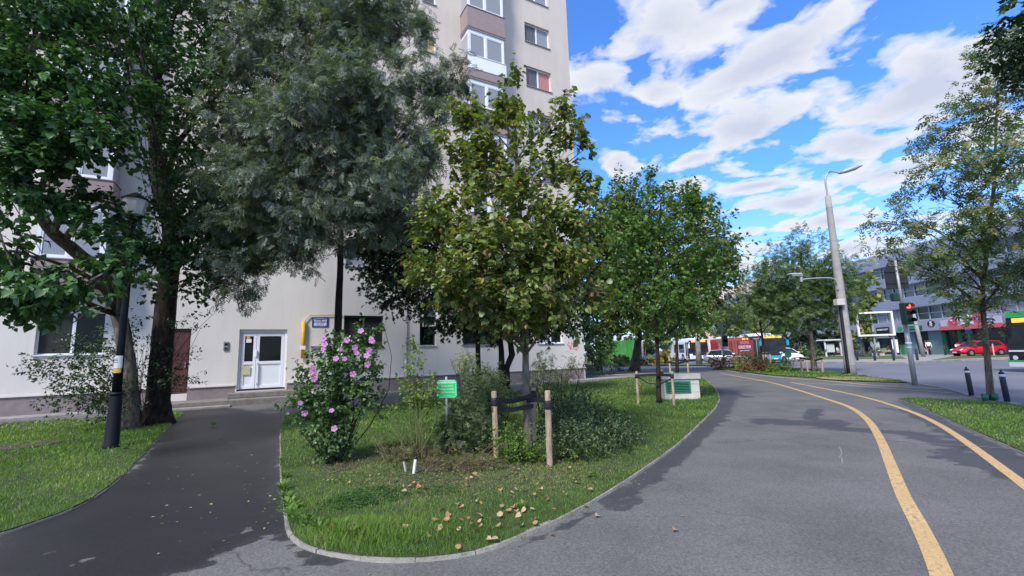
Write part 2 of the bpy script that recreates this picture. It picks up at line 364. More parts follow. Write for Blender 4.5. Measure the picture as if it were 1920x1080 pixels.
# ================================================================== GROUND
def asphalt_mat():
    m, gg = newmat('asphalt_walk')
    geo = gg.n('ShaderNodeNewGeometry').outputs['Position']
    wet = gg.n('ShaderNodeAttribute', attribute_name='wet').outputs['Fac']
    n1 = gg.noise(geo, 2.6, 8, .68).outputs[0]
    nm = gg.n('ShaderNodeMapping', {'Vector': geo, 'Rotation': (0, 0, .35), 'Scale': (.8, 2.6, 1)}).outputs[0]
    n1b = gg.noise(nm, 2.2, 6, .7).outputs[0]
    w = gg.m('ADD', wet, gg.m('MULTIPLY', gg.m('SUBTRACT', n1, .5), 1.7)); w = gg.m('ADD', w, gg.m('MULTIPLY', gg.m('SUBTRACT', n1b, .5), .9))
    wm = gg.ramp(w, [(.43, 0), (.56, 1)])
    fine = gg.noise(geo, 95, 3, .7).outputs[0]
    mid = gg.noise(geo, .9, 5, .6).outputs[0]
    vor = gg.n('ShaderNodeTexVoronoi', {'Vector': geo, 'Scale': 150.}, feature='F1')
    spk = gg.ramp(vor.outputs['Distance'], [(.0, 1.0), (.13, 0.0)])
    spk = gg.m('MULTIPLY', spk, gg.m('GREATER_THAN', gg.n('ShaderNodeSeparateColor', {0: vor.outputs['Color']}).outputs[0], .72))
    f2_ = gg.noise(geo, 38, 5, .75).outputs[0]; fine2 = gg.m('ADD', gg.m('MULTIPLY', fine, .5), gg.m('MULTIPLY', f2_, .5))
    v = gg.m('MULTIPLY', gg.n('ShaderNodeMapRange', {0: fine2, 1: .3, 2: .7, 3: .45, 4: 1.55}).outputs[0], gg.n('ShaderNodeMapRange', {0: mid, 1: .3, 2: .7, 3: .80, 4: 1.16}).outputs[0])
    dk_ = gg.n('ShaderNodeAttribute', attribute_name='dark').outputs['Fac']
    base = gg.mix(wm, (.134, .130, .123, 1), gg.mix(dk_, (.066, .064, .066, 1), (.024, .0235, .0255, 1)))  # darkest tone: damp newer asphalt with tree shade mixed into the colour
    c = gg.n('ShaderNodeVectorMath', {0: base, 'Scale': v}, operation='SCALE').outputs[0]
    vq = gg.n('ShaderNodeTexVoronoi', {'Vector': geo, 'Scale': 75.}, feature='F1')
    cellv = gg.n('ShaderNodeMapRange', {0: gg.n('ShaderNodeSeparateColor', {0: vq.outputs['Color']}).outputs[1], 3: .80, 4: 1.20}).outputs[0]
    c = gg.n('ShaderNodeVectorMath', {0: c, 'Scale': cellv}, operation='SCALE').outputs[0]
    c = gg.mix(gg.m('MULTIPLY', spk, .6), c, (.33, .31, .28, 1))
    # thin cracks in the surface
    cw = gg.n('ShaderNodeVectorMath', {0: geo, 1: gg.n('ShaderNodeVectorMath', {0: gg.noise(geo, 1.6, 4).outputs['Color'], 'Scale': .9}, operation='SCALE').outputs[0]}, operation='ADD').outputs[0]
    vc = gg.n('ShaderNodeTexVoronoi', {'Vector': cw, 'Scale': .33}, feature='DISTANCE_TO_EDGE').outputs['Distance']
    ck = gg.m('MULTIPLY', gg.ramp(vc, [(0, 1), (.006, 0)]), gg.ramp(gg.noise(geo, .6, 2).outputs[0], [(.5, 0), (.6, .7)]))
    c = gg.mix(ck, c, (.02, .02, .022, 1))
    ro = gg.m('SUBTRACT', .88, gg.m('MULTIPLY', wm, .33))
    b = gg.n('ShaderNodeBump', {'Height': fine, 'Strength': .35, 'Distance': .006}).outputs[0]
    p = gg.n('ShaderNodeBsdfPrincipled', {'Base Color': c, 'Roughness': ro, 'Specular IOR Level': .35, 'Normal': b})
    return finish(m, gg, p.outputs[0])
M_ASPH = asphalt_mat()
M_ROAD = mat('asphalt_road', (.155, .158, .185), .8, .18, 60, .2, var2=.12, scale2=.25)
M_SOIL = mat('soil', (.055, .04, .028), .95, .4, 9, .6)
M_LAWN = mat('lawn_soil', (.045, .062, .018), .95, .4, 7, .6, var2=.35, scale2=1.1)
M_STRAW = mat('dry_grass', (.30, .23, .12), .95, .3, 8, .4)
M_KERB = mat('kerb_stone', (.27, .25, .215), .9, .22, 14, .5, var2=.25, scale2=1.7)
M_CONC = mat('concrete', (.27, .25, .235), .9, .25, 8, .4, var2=.2, scale2=.9)
M_FARL = mat('far_lawn', (.085, .12, .03), .95, .35, 1.5)

gm = MB(); gm.add([(-400, -60, -.12), (500, -60, -.12), (500, 700, -.12), (-400, 700, -.12)], [(0, 1, 2, 3)])
tag(gm.build('road', M_ROAD), kind='structure')

def PP(l, z=0.): return [P(a, b, z) for a, b in l]
# walkway sheet as a fine grid so that damp patches have their own ragged shape
kerb_px = [(1487, 691), (1542, 694.4), (1604, 702), (1653, 709), (1690, 714.5), (1724, 719.5), (1773, 728), (1820, 741), (1870, 751), (1920, 760)]
kerb_w = PP(kerb_px)
kerb_w += [kerb_w[-1]+(kerb_w[-1]-kerb_w[-3]).normalized()*6, Vector((16, -8, 0))]
north = PP([(1180, 692), (1260, 690.5), (1340, 690), (1420, 690.2)])
walk_poly = [(-40, -8), (-40, 30), (-2, 44)]+[(p.x, p.y) for p in north]+[(p.x, p.y) for p in kerb_w]
# lawns
isl_px = [(536, 955), (545, 1000), (566, 1022), (600, 1036), (660, 1047), (740, 1053), (830, 1048), (900, 1035), (970, 1010), (1050, 975), (1130, 930), (1200, 885), (1265, 838), (1315, 792), (1343, 762), (1347, 742), (1335, 724), (1312, 707), (1285, 697)]
isl_out = smooth_path(PP(isl_px), 6)
isl_top = PP([(1195, 704), (1100, 718), (960, 736), (850, 749), (760, 757), (700, 762), (620, 768), (560, 775), (534, 782)])
isl_left = smooth_path(PP([(534, 782), (527, 805), (527, 850), (528, 900), (532, 935), (536, 955)]), 5)
isl_poly = isl_out+isl_top+isl_left[1:-1]
lef_out = smooth_path(PP([(-300, 1075), (-120, 1035), (0, 1003), (60, 984), (130, 958), (190, 925), (240, 882), (290, 830), (320, 797), (345, 775)]), 6)
lef_poly = lef_out+PP([(330, 772), (180, 784), (0, 797), (-200, 812), (-420, 830)])
rig_out = smooth_path(PP([(1683, 748.5), (1724, 763), (1767, 783), (1805, 800), (1852, 820), (1920, 851), (2020, 900)]), 6)
rig_poly = list(reversed(rig_out))+PP([(1700, 748), (1780, 751), (1880, 757), (1960, 768), (2100, 790), (2250, 830)])
ver_poly = smooth_path(PP([(1338, 692), (1380, 696), (1440, 703.5), (1500, 707.5), (1560, 711), (1620, 716), (1704, 718.5)]), 4)+list(reversed(smooth_path(PP([(1340, 689), (1420, 687), (1487, 691.4), (1542, 695), (1604, 703), (1653, 710), (1690, 715)]), 4)))
for nm_, pl in (('lawn_island', isl_poly), ('lawn_entrance', lef_poly), ('lawn_roadside', rig_poly)):
    tag(sheet('lawn', pl, .03, M_LAWN))
sheet('verge', ver_poly, .03, M_LAWN)
strw = [P(1545+75*math.cos(a)+60, 711.5+3.6*math.sin(a)+.03*60*math.cos(a)) for a in np.linspace(0, 2*PI, 24, endpoint=False)]
sheet('dry_ground', strw, .045, M_STRAW)
# damp patches: capsules (a, b, radius, strength)
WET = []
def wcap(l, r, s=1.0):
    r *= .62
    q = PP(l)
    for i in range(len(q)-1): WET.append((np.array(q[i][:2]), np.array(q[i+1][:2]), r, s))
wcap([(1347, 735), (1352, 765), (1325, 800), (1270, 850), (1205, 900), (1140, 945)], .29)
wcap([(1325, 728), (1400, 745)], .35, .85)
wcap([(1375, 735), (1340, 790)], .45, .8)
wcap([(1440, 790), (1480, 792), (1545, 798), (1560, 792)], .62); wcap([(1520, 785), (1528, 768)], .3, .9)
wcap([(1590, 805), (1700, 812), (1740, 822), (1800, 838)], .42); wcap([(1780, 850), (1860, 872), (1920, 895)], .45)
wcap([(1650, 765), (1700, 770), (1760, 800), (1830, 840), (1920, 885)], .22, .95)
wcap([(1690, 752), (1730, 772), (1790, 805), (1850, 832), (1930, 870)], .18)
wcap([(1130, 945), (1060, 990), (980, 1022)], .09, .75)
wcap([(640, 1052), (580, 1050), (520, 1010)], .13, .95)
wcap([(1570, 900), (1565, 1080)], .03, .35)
DARK = [(-900, 1300), (-100, 1085), (0, 1120), (230, 1100), (330, 1085), (420, 1050), (470, 1010), (505, 1000), (530, 1035), (600, 1062), (650, 1056), (560, 1000), (530, 930), (530, 780), (420, 762), (330, 765), (250, 880), (0, 1000), (-300, 1060)]  # left path outline: damp newer asphalt, its colour also holds shade
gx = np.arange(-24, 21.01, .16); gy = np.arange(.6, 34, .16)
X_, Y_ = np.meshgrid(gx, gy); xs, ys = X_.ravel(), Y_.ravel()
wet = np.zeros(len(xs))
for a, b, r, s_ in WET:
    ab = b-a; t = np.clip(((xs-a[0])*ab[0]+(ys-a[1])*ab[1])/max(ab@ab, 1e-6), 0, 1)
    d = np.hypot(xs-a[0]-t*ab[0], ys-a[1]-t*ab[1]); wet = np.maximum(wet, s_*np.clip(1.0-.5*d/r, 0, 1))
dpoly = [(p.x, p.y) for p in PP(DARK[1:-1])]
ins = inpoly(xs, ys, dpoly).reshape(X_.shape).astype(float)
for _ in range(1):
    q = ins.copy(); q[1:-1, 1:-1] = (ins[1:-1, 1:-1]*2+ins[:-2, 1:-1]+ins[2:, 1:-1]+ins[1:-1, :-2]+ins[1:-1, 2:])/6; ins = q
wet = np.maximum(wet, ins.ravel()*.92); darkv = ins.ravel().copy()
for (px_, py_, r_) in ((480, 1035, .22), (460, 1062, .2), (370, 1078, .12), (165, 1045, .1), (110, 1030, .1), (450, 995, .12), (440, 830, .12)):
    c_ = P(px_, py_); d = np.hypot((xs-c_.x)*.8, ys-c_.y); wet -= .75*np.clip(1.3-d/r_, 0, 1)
keep = inpoly(xs, ys, walk_poly)
idx = np.arange(len(xs)).reshape(X_.shape)
qa = np.stack([idx[:-1, :-1], idx[:-1, 1:], idx[1:, 1:], idx[1:, :-1]], -1).reshape(-1, 4)
full = keep[qa].all(1)
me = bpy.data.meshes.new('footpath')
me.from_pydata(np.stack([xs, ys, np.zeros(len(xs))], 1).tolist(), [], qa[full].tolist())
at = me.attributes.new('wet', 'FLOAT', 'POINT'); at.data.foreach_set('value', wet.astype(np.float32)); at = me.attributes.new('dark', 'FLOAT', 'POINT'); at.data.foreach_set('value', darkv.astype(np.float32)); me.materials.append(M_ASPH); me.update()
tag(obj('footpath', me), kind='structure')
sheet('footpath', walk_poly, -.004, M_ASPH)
# edgings and kerbs
def kerb_o(pts, w, z0, z1): tag(kerbmesh(pts, w, z0, z1).build('kerb', M_KERB), kind='structure')
kerb_o(isl_out, .062, -.01, .030); kerb_o(isl_left, .045, -.01, .018); kerb_o(lef_out, .04, -.01, .018); kerb_o(rig_out, .045, -.01, .02)
kerb_o(smooth_path(kerb_w[:10], 4)+kerb_w[10:], .14, -.12, .012)
kerb_o(smooth_path(north[1:]+[kerb_w[0]], 4), .14, -.12, .01)
# damp and worn marks: long pale seam, chalk scuffs
M_SEAM = mat('pale_seam', (.24, .24, .25), .9, .3, 20)
def paintmat(name, col, wear):
    m, gg = newmat(name); geo = gg.n('ShaderNodeNewGeometry').outputs['Position']
    n1 = gg.noise(geo, 22, 8, .75).outputs[0]; n2 = gg.noise(geo, 1.3, 4, .6).outputs[0]; n3 = gg.noise(geo, 70, 3).outputs[0]
    w = gg.ramp(gg.m('ADD', n1, gg.m('MULTIPLY', gg.m('SUBTRACT', n2, .5), .35)), [(wear, 0), (wear+.07, .85)])
    f = gg.m('MULTIPLY', gg.n('ShaderNodeMapRange', {0: n2, 1: .3, 2: .7, 3: .82, 4: 1.1}).outputs[0], gg.n('ShaderNodeMapRange', {0: n3, 1: .3, 2: .7, 3: .80, 4: 1.16}).outputs[0])
    c = gg.n('ShaderNodeVectorMath', {0: col, 'Scale': f}, operation='SCALE').outputs[0]
    c = gg.mix(w, c, (.15, .13, .11, 1))
    return finish(m, gg, gg.n('ShaderNodeBsdfPrincipled', {'Base Color': c, 'Roughness': .8, 'Specular IOR Level': .3}).outputs[0])
M_YEL = paintmat('lane_paint', (.56, .375, .175), .565)
M_WLINE = paintmat('faded_paint', (.50, .43, .33), .55)
L1 = smooth_path(PP([(1785, 1150), (1763, 1072), (1728, 994), (1693, 928), (1669.5, 870), (1650, 823), (1627, 788), (1595.6, 765), (1553, 749.5), (1494.5, 731), (1448, 718), (1400, 708.8), (1350.6, 700)]), 6)
L2 = smooth_path(PP([(2010, 980), (1920, 909), (1883.4, 881.7), (1817, 833), (1767, 800), (1720, 776.7), (1669.5, 759), (1630.6, 747.5), (1572, 734), (1483, 717)]), 6)
tag(ribbon(L1, lambda t: .130-.02*t, .0045).build('lane_line', M_YEL), kind='structure')
tag(ribbon(L2, lambda t: .120-.015*t, .0045).build('lane_line', M_YEL), kind='structure')
tag(ribbon(smooth_path(PP([(1310, 688.5), (1350, 692), (1383, 698), (1467, 708), (1550, 714), (1620, 721), (1700, 726), (1774, 729)]), 4), .12, .004).build('lane_line', M_WLINE), kind='structure')
tag(ribbon(smooth_path(PP([(1500, 717.5), (1560, 720.5), (1620, 725), (1700, 731), (1784, 736.7)]), 4), .10, .004).build('lane_line', M_WLINE), kind='structure')
tag(ribbon(smooth_path(PP([(1358, 801), (1450, 807), (1640, 823), (1760, 833), (1879, 841)]), 4), .022, .0065).build('surface_seam', M_SEAM), kind='structure')
for pl in ([(1574, 838), (1578, 850), (1574, 858)], [(1578, 858), (1580, 870)]):
    tag(ribbon(smooth_path(PP(pl), 4), .014, .004).build('chalk_mark', M_SEAM), kind='structure')
# far side of the road: pavement, grass strips
M_PAVE = mat('far_paving', (.30, .29, .28), .9, .15, 1.2)
far_px = [(1470, 678), (1590, 678.5), (1700, 679), (1738, 677), (1800, 674), (1888, 671.5), (1990, 667)]
fk = PP(far_px)
far_poly = [(p.x, p.y) for p in fk]+[(110, 44), (110, 150), (34.5, 150), (33.5, 60), (31.5, 50)]
sheet('pavement', far_poly, .0, M_PAVE)
kerb_o(fk, .2, -.12, .015)
def farstrip(l1, l2):
    a = PP(l1); b = PP(l2); pl = a+list(reversed(b)); sheet('lawn', pl, .012, M_FARL)
farstrip([(1478, 674.2), (1600, 673.6), (1700, 672.8)], [(1485, 667.5), (1600, 667.5), (1690, 668)])
farstrip([(1745, 675.2), (1800, 672.6), (1888, 669.3)], [(1790, 667.6), (1840, 667), (1905, 665)])
med = [P(1150, 686, -.05), P(1250, 684.8, -.05), P(1342, 685, -.05), P(1342, 681.5, -.05), P(1250, 680.6, -.05), P(1150, 681, -.05)]
sheet('verge', med, -.04, M_FARL)
sheet('far_ground', [(-120, 50), (4, 50), (14, 56), (18.5, 72), (18.5, 160), (-120, 160)], -.05, M_FARL)
# patch of lawn behind the corner of the building with its pale edging
cl_ = PP([(1098, 707), (1100, 698.5), (1180, 697.5), (1215, 697.5), (1215, 700.5), (1150, 703)])
sheet('lawn', cl_, .02, M_LAWN)
kerb_o(PP([(1098, 706.5), (1150, 703.3), (1215, 701)]), .12, -.01, .05)

# ------------------------------------------------------------------ grass blades
M_GRASS = leafmat('grass_blade', [(0, (.060, .135, .016)), (.45, (.12, .235, .030)), (.8, (.21, .33, .06)), (1, (.40, .35, .15))], .5, .35, .3)
def grass(name, poly, bands, label, holes=(), hgt=.06, tall=(), dry=()):
    xs = np.array([p[0] for p in poly]); ys = np.array([p[1] for p in poly])
    C, D, N, S, Vv, Wd = [], [], [], [], [], []
    for (d0, d1, dens, wd, hh) in bands:
        A = (xs.max()-xs.min())*(ys.max()-ys.min()); n = int(A*dens)
        x = rng.uniform(xs.min(), xs.max(), n); y = rng.uniform(ys.min(), ys.max(), n)
        r = np.hypot(x, y); k = (r >= d0) & (r < d1); x, y = x[k], y[k]
        k = inpoly(x, y, poly); x, y = x[k], y[k]; x = x+rng.normal(size=len(x))*.018; y = y+rng.normal(size=len(x))*.018
        k = np.abs(np.arctan2(x, y)) < .92; x, y = x[k], y[k]
        cl = .5+.25*np.sin(x*3.1+1.7*np.sin(y*2.3))+.25*np.sin(y*4.1+x*1.3+2*np.sin(x*1.9)); cl2 = .5+.5*np.sin(x*.9+1.3+1.5*np.sin(y*.8))*np.sin(y*1.1)
        hs = hh*(.55+.55*cl+.25*rng.random(len(x)))
        for (tx, ty, tr, tk) in tall:
            dd = np.hypot(x-tx, y-ty)/tr; hs *= 1+(tk-1)*np.exp(-dd*dd)
        v = .18+.35*cl2+.25*cl+.25*rng.normal(size=len(x))*.8
        for (tx, ty, tr, tk) in dry:
            dd = np.hypot(x-tx, y-ty)/tr; v += tk*np.exp(-dd*dd)
            if tk > .3: hs *= 1-.45*np.exp(-dd*dd)
        az = rng.uniform(0, 2*PI, len(x)); ln = rng.uniform(.1, .75, len(x))
        C.append(np.stack([x, y, np.full(len(x), .025)], 1)); D.append(np.stack([np.cos(az)*ln, np.sin(az)*ln, np.ones(len(x))], 1))
        a2 = rng.uniform(0, 2*PI, len(x)); N.append(np.stack([np.cos(a2), np.sin(a2), np.zeros(len(x))], 1)); S.append(hs); Vv.append(np.clip(v, 0, 1)); Wd.append(np.full(len(x), wd))
    obs = None
    C, D, N, S, Vv, Wd = [np.concatenate(q) for q in (C, D, N, S, Vv, Wd)]
    par = None
    mes = []
    allV = []
    # blade template with width relative to height: one template per band width
    tv = np.array([(-.5, 0, 0), (.5, 0, 0), (.36, .55, .12), (-.36, .55, .12), (0, 1, .42)]); tf = [(0, 1, 2, 3), (3, 2, 4)]
    n = len(C)
    D = unit(D); Xv = unit(np.cross(D, N)); Z = np.cross(Xv, D)
    V = C[:, None, :]+Wd[:, None, None]*tv[None, :, 0:1]*Xv[:, None, :]+S[:, None, None]*(tv[None, :, 1:2]*D[:, None, :]+tv[None, :, 2:3]*Z[:, None, :])
    V = V.reshape(-1, 3); k = 5
    flat = np.array([0, 1, 2, 3, 3, 2, 4]); loops = (flat[None]+(np.arange(n)*k)[:, None]).ravel(); tot = np.tile([4, 3], n); st = np.concatenate([[0], np.cumsum(tot)[:-1]])
    me = bpy.data.meshes.new(name); me.vertices.add(len(V)); me.vertices.foreach_set('co', V.ravel().astype(np.float32))
    me.loops.add(len(loops)); me.loops.foreach_set('vertex_index', loops.astype(np.int32)); me.polygons.add(len(tot))
    me.polygons.foreach_set('loop_start', st.astype(np.int32)); me.polygons.foreach_set('loop_total', tot.astype(np.int32))
    a = me.attributes.new('v', 'FLOAT', 'POINT'); a.data.foreach_set('value', np.repeat(Vv, k).astype(np.float32))
    me.materials.append(M_GRASS); me.update(calc_edges=True)
    tag(obj(name, me), label, 'grass', kind='stuff')
    print('grass', label, n)
bands = [(0, 5.2, 3800, .0045, .040), (5.2, 7.5, 2100, .006, .042), (7.5, 11, 900, .010, .048), (11, 17, 420, .017, .06), (17, 40, 90, .035, .07)]
tp = [(P(x, y), r, k) for x, y, r, k in ((620, 1010, .35, 2.1), (760, 1025, .4, 1.9), (900, 1000, .3, 1.6), (560, 960, .3, 2.0), (1090, 885, .3, 1.5), (680, 1000, .3, 1.7))]
tall = [(p.x, p.y, r, k) for p, r, k in tp]
dry = [(P(x, y).x, P(x, y).y, r, k) for x, y, r, k in ((620, 885, .45, .55), (760, 905, .7, .45), (1000, 900, .7, .45), (1130, 880, .35, .35), (840, 905, .6, .4), (700, 870, .6, .25))]
grass('grass', isl_poly, bands, 'green grass of the kerbed island lawn in front of the flats', tall=tall, dry=dry)
grass('grass', lef_poly, bands, 'green grass of the lawn around the black lamp post at left', tall=(), dry=[(P(340, 785).x, P(340, 785).y, .8, .3)])
grass('grass', rig_poly, [(0, 9, 1300, .009, .045), (9, 14, 700, .013, .045), (14, 30, 250, .025, .05)], 'short sunny grass of the lawn beside the road at right', dry=())
grass('grass', ver_poly, [(0, 26, 130, .035, .06), (26, 60, 60, .06, .07)], 'thin grass of the roadside verge around the concrete pole')
# bare soil and litter under the shrubs of the island
soil = smooth_path(PP([(560, 868), (640, 888), (700, 872), (800, 888), (900, 885), (1000, 880), (1060, 868), (1040, 840), (940, 830), (860, 838), (760, 848), (680, 850), (600, 852)]), 3, True)
sheet('soil', soil, .034, M_SOIL)
M_CLOV = leafmat('clover_leaf', [(0, (.03, .09, .02)), (1, (.08, .18, .05))], .5, .3)
def patch(c, rx, ry, n, size, zt):
    a = rng.uniform(0, 2*PI, n); r = np.sqrt(rng.random(n)); x = c.x+rx*r*np.cos(a); y = c.y+ry*r*np.sin(a)
    Cc = np.stack([x, y, .03+zt*rng.random(n)*(1-r*.6)], 1); D = unit(np.stack([np.cos(a*7), np.sin(a*7), rng.normal(size=n)*.3], 1)); N = unit(np.array([0, 0, 1.])+rng.normal(size=(n, 3))*.35)
    return Cc, D, N, size*(.6+.7*rng.random(n))
q = [patch(P(700, 935), .42, .34, 1800, .03, .06), patch(P(650, 950), .3, .25, 900, .028, .07), patch(P(820, 925), .3, .2, 500, .025, .05)]
me = leafmesh('clover', T_oval(), *[np.concatenate([a[i] for a in q]) for i in range(4)], M_CLOV)
tag(obj('clover', me), 'low clover patch in the front of the island lawn', 'clover', kind='stuff')
M_WEED = leafmat('weed_leaf', [(0, (.06, .14, .02)), (1, (.19, .30, .06))], .5, .35)
wq = []
for (x, y, s) in ((534, 900, .1), (530, 925, .13), (536, 950, .15), (552, 985, .15), (600, 1005, .14), (575, 995, .14), (660, 1015, .12), (980, 960, .08), (1110, 900, .08), (528, 870, .08), (400, 800, .1), (230, 845, .1), (540, 965, .15), (640, 1000, .12)):
    c = P(x, y); n = 34; a = rng.uniform(0, 2*PI, n)
    Cc = np.stack([c.x+np.cos(a)*rng.random(n)*s*.5, c.y+np.sin(a)*rng.random(n)*s*.5, .03+rng.random(n)*s*.6], 1)
    wq.append((Cc, np.stack([np.cos(a), np.sin(a), .5+rng.random(n)], 1), np.tile([0, 0, 1.], (n, 1))+rng.normal(size=(n, 3))*.2, s*.6*(.5+.6*rng.random(n))))
me = leafmesh('weeds', T_oval(), *[np.concatenate([a[i] for a in wq]) for i in range(4)], M_WEED)
tag(obj('weeds', me), 'bright green weeds creeping over the left kerb of the island lawn', 'weeds', kind='stuff')

# ================================================================== THE BLOCK OF FLATS
YA = math.radians(29.184); BD = Vector((math.cos(YA), math.sin(YA), 0)); BN = Vector((math.sin(YA), -math.cos(YA), 0))
BC = P(1098, 712)
def FW(px, py, off=0.):                   # facade coordinates (along, up) of a picture point; off = metres in front of the wall
    d = ray(px, py); k = BC.x*BN.x+BC.y*BN.y+off; t = k/(d[0]*BN.x+d[1]*BN.y); p = Vector((d[0]*t, d[1]*t, H+d[2]*t))
    return ((p-BC).dot(BD), p.z)
M_WALL = None
def wallmat():
    m, gg = newmat('stucco'); tco = gg.n('ShaderNodeTexCoord').outputs['Object']
    st = gg.n('ShaderNodeMapping', {'Vector': tco, 'Scale': (1.6, 1, .16)}).outputs[0]
    n1 = gg.noise(st, 1.3, 7, .65).outputs[0]; n2 = gg.noise(tco, .35, 4).outputs[0]; n3 = gg.noise(tco, 45, 3).outputs[0]
    v = gg.m('MULTIPLY', gg.n('ShaderNodeMapRange', {0: n1, 1: .3, 2: .7, 3: .95, 4: 1.03}).outputs[0], gg.n('ShaderNodeMapRange', {0: n2, 1: .3, 2: .7, 3: .93, 4: 1.05}).outputs[0])
    v = gg.m('MULTIPLY', v, gg.n('ShaderNodeMapRange', {0: n3, 1: .3, 2: .7, 3: .95, 4: 1.05}).outputs[0])
    # warm sunlight on the upper storeys is put into the wall colour by height
    z = gg.n('ShaderNodeSeparateXYZ', {0: tco}).outputs[2]
    c0 = gg.mix(gg.n('ShaderNodeMapRange', {0: z, 1: 5, 2: 11}).outputs[0], (.70, .655, .60, 1), (.62, .54, .46, 1))
    stn = gg.ramp(gg.noise(gg.n('ShaderNodeMapping', {'Vector': tco, 'Scale': (2.2, 1, .12)}).outputs[0], 2.0, 6, .7).outputs[0], [(.56, 0), (.78, .22)])
    c0 = gg.mix(stn, c0, (.36, .32, .29, 1))
    c = gg.n('ShaderNodeVectorMath', {0: c0, 'Scale': v}, operation='SCALE').outputs[0]
    b = gg.n('ShaderNodeBump', {'Height': n3, 'Strength': .25, 'Distance': .01}).outputs[0]
    return finish(m, gg, gg.n('ShaderNodeBsdfPrincipled', {'Base Color': c, 'Roughness': .92, 'Specular IOR Level': .2, 'Normal': b}).outputs[0])
M_WALL = wallmat()
M_PLINTH = mat('plinth_render', (.235, .19, .185), .9, .15, 5, .3, var2=.15, scale2=.8)
M_MAUVE = mat('mauve_render', (.31, .235, .225), .9, .1, 5, .15)
M_PVC = mat('white_pvc', (.80, .81, .85), .35, .03, 3)
M_PVCG = mat('grey_reveal', (.36, .36, .38), .6, .06, 3)
M_GLASSD = mat('dark_glass', (.008, .010, .010), .12, .3, 1.5, spec=.22)
M_DFRAME = mat('dark_frame', (.05, .05, .055), .5, .1, 5)
M_REDDOOR = mat('oxblood_door', (.085, .028, .026), .6, .25, 4)
M_YPIPE = mat('yellow_gas_pipe', (.62, .36, .03), .5, .15, 5)
M_GREYP = mat('grey_pipe', (.22, .21, .215), .6, .15, 5)
M_BLACK = mat('black_plastic', (.012, .012, .014), .5, .1, 5)
M_PAPER = mat('paper', (.78, .78, .80), .8, .06, 8)
M_WHITE = mat('white_paint', (.80, .80, .80), .5, .05, 6)
def curtain(name, col, dark=.35, sc=9., coat=.9):
    m, gg = newmat(name); tco = gg.n('ShaderNodeTexCoord').outputs['Object']
    w = gg.n('ShaderNodeTexWave', {'Vector': tco, 'Scale': sc, 'Distortion': 2.5, 'Detail': 2.0}, wave_type='BANDS', bands_direction='X').outputs['Fac']
    c = gg.mix(w, (col[0]*dark, col[1]*dark, col[2]*dark, 1), (*col, 1))
    return finish(m, gg, gg.n('ShaderNodeBsdfPrincipled', {'Base Color': c, 'Roughness': .8, 'Coat Weight': coat, 'Specular IOR Level': .3, 'Coat Roughness': .03}).outputs[0])
M_CURT = curtain('net_curtain', (.34, .36, .40), .5); M_CURTD = curtain('dim_curtain', (.035, .036, .038), .3, coat=.12)
M_BLIND = curtain('tan_blind', (.62, .42, .22), .9, 2.); M_PINK = curtain('pink_blind', (.50, .20, .17), .9, 2.)
M_ADMIN = curtain('grey_room', (.14, .15, .17), .4, 3., coat=.5)

BLD = thing('apartment_building', 'tall beige rendered block of flats with mauve bay balconies behind the trees', 'building', BC, YA)
HT = 30.
WIN = []      # openings u0,u1,z0,z1
def opening(x0, y0, x1, y1): 
    a = FW(x0, y0); b = FW(x1, y1); return (a[0], b[0], b[1], a[1])
holes = {}
gw_z0 = FW(643, 650.8)[1]; gw_z1 = FW(645, 591.3)[1]
holes['w_mid'] = (FW(645, 600)[0], FW(719, 600)[0], gw_z0, gw_z1)
holes['w_small'] = (FW(787, 620)[0], FW(817, 620)[0], gw_z0, gw_z1)
holes['w_left'] = (FW(64, 650)[0], FW(193, 650)[0], FW(62, 666)[1], gw_z1)
holes['w_t'] = (FW(868, 640)[0], FW(935, 640)[0], gw_z0, gw_z1)
holes['w_r'] = (FW(1008, 640)[0], FW(1056, 640)[0], gw_z0, gw_z1)
holes['red'] = (FW(314, 700)[0], FW(353, 700)[0], FW(352, 738)[1], FW(318, 616)[1])
DZ0 = FW(445, 734)[1]
holes['door'] = (FW(446, 680)[0], FW(536.5, 680)[0], DZ0, FW(449, 617.5)[1])
cols = []
wR = (FW(983, 40)[0], FW(1029.2, 56.3)[0]); zt1 = FW(983, 40)[1]; zt2 = FW(986.7, 122.5)[1]; zs1 = FW(984.5, 76.5)[1]
FLH = zt1-zt2; wh = zt1-zs1
ks = list(range(-5, 3))
sm = (FW(792.8, 63.4)[0], FW(818, 71.7)[0]); smt = FW(792.8, 63.4)[1]
for k in ks:
    holes['r%d' % k] = (wR[0], wR[1], zs1+k*FLH, zt1+k*FLH)
    holes['s%d' % k] = (sm[0], sm[1], smt-.95+k*FLH, smt+k*FLH)
    holes['m%d' % k] = (FW(645, 600)[0], FW(719, 600)[0], zs1+k*FLH, zt1+k*FLH)
    holes['e%d' % k] = (-17.6, -16.2, zs1+k*FLH, zt1+k*FLH)
def wall_with_holes(mb, u0, u1, z0, z1, hs, depth):
    us = sorted(set([u0, u1]+[h[0] for h in hs]+[h[1] for h in hs])); zs = sorted(set([z0, z1]+[h[2] for h in hs]+[h[3] for h in hs]))
    us = [u for u in us if u0 <= u <= u1]; zs = [z for z in zs if z0 <= z <= z1]
    for i in range(len(us)-1):
        for j in range(len(zs)-1):
            cu, cz = (us[i]+us[i+1])/2, (zs[j]+zs[j+1])/2
            if any(h[0] < cu < h[1] and h[2] < cz < h[3] for h in hs): continue
            mb.add([(us[i], 0, zs[j]), (us[i+1], 0, zs[j]), (us[i+1], 0, zs[j+1]), (us[i], 0, zs[j+1])], [(0, 1, 2, 3)])
    for a, b, c, d in hs:
        mb.add([(a, 0, c), (b, 0, c), (b, 0, d), (a, 0, d), (a, depth, c), (b, depth, c), (b, depth, d), (a, depth, d)], [(0, 4, 5, 1), (1, 5, 6, 2), (2, 6, 7, 3), (3, 7, 4, 0)])
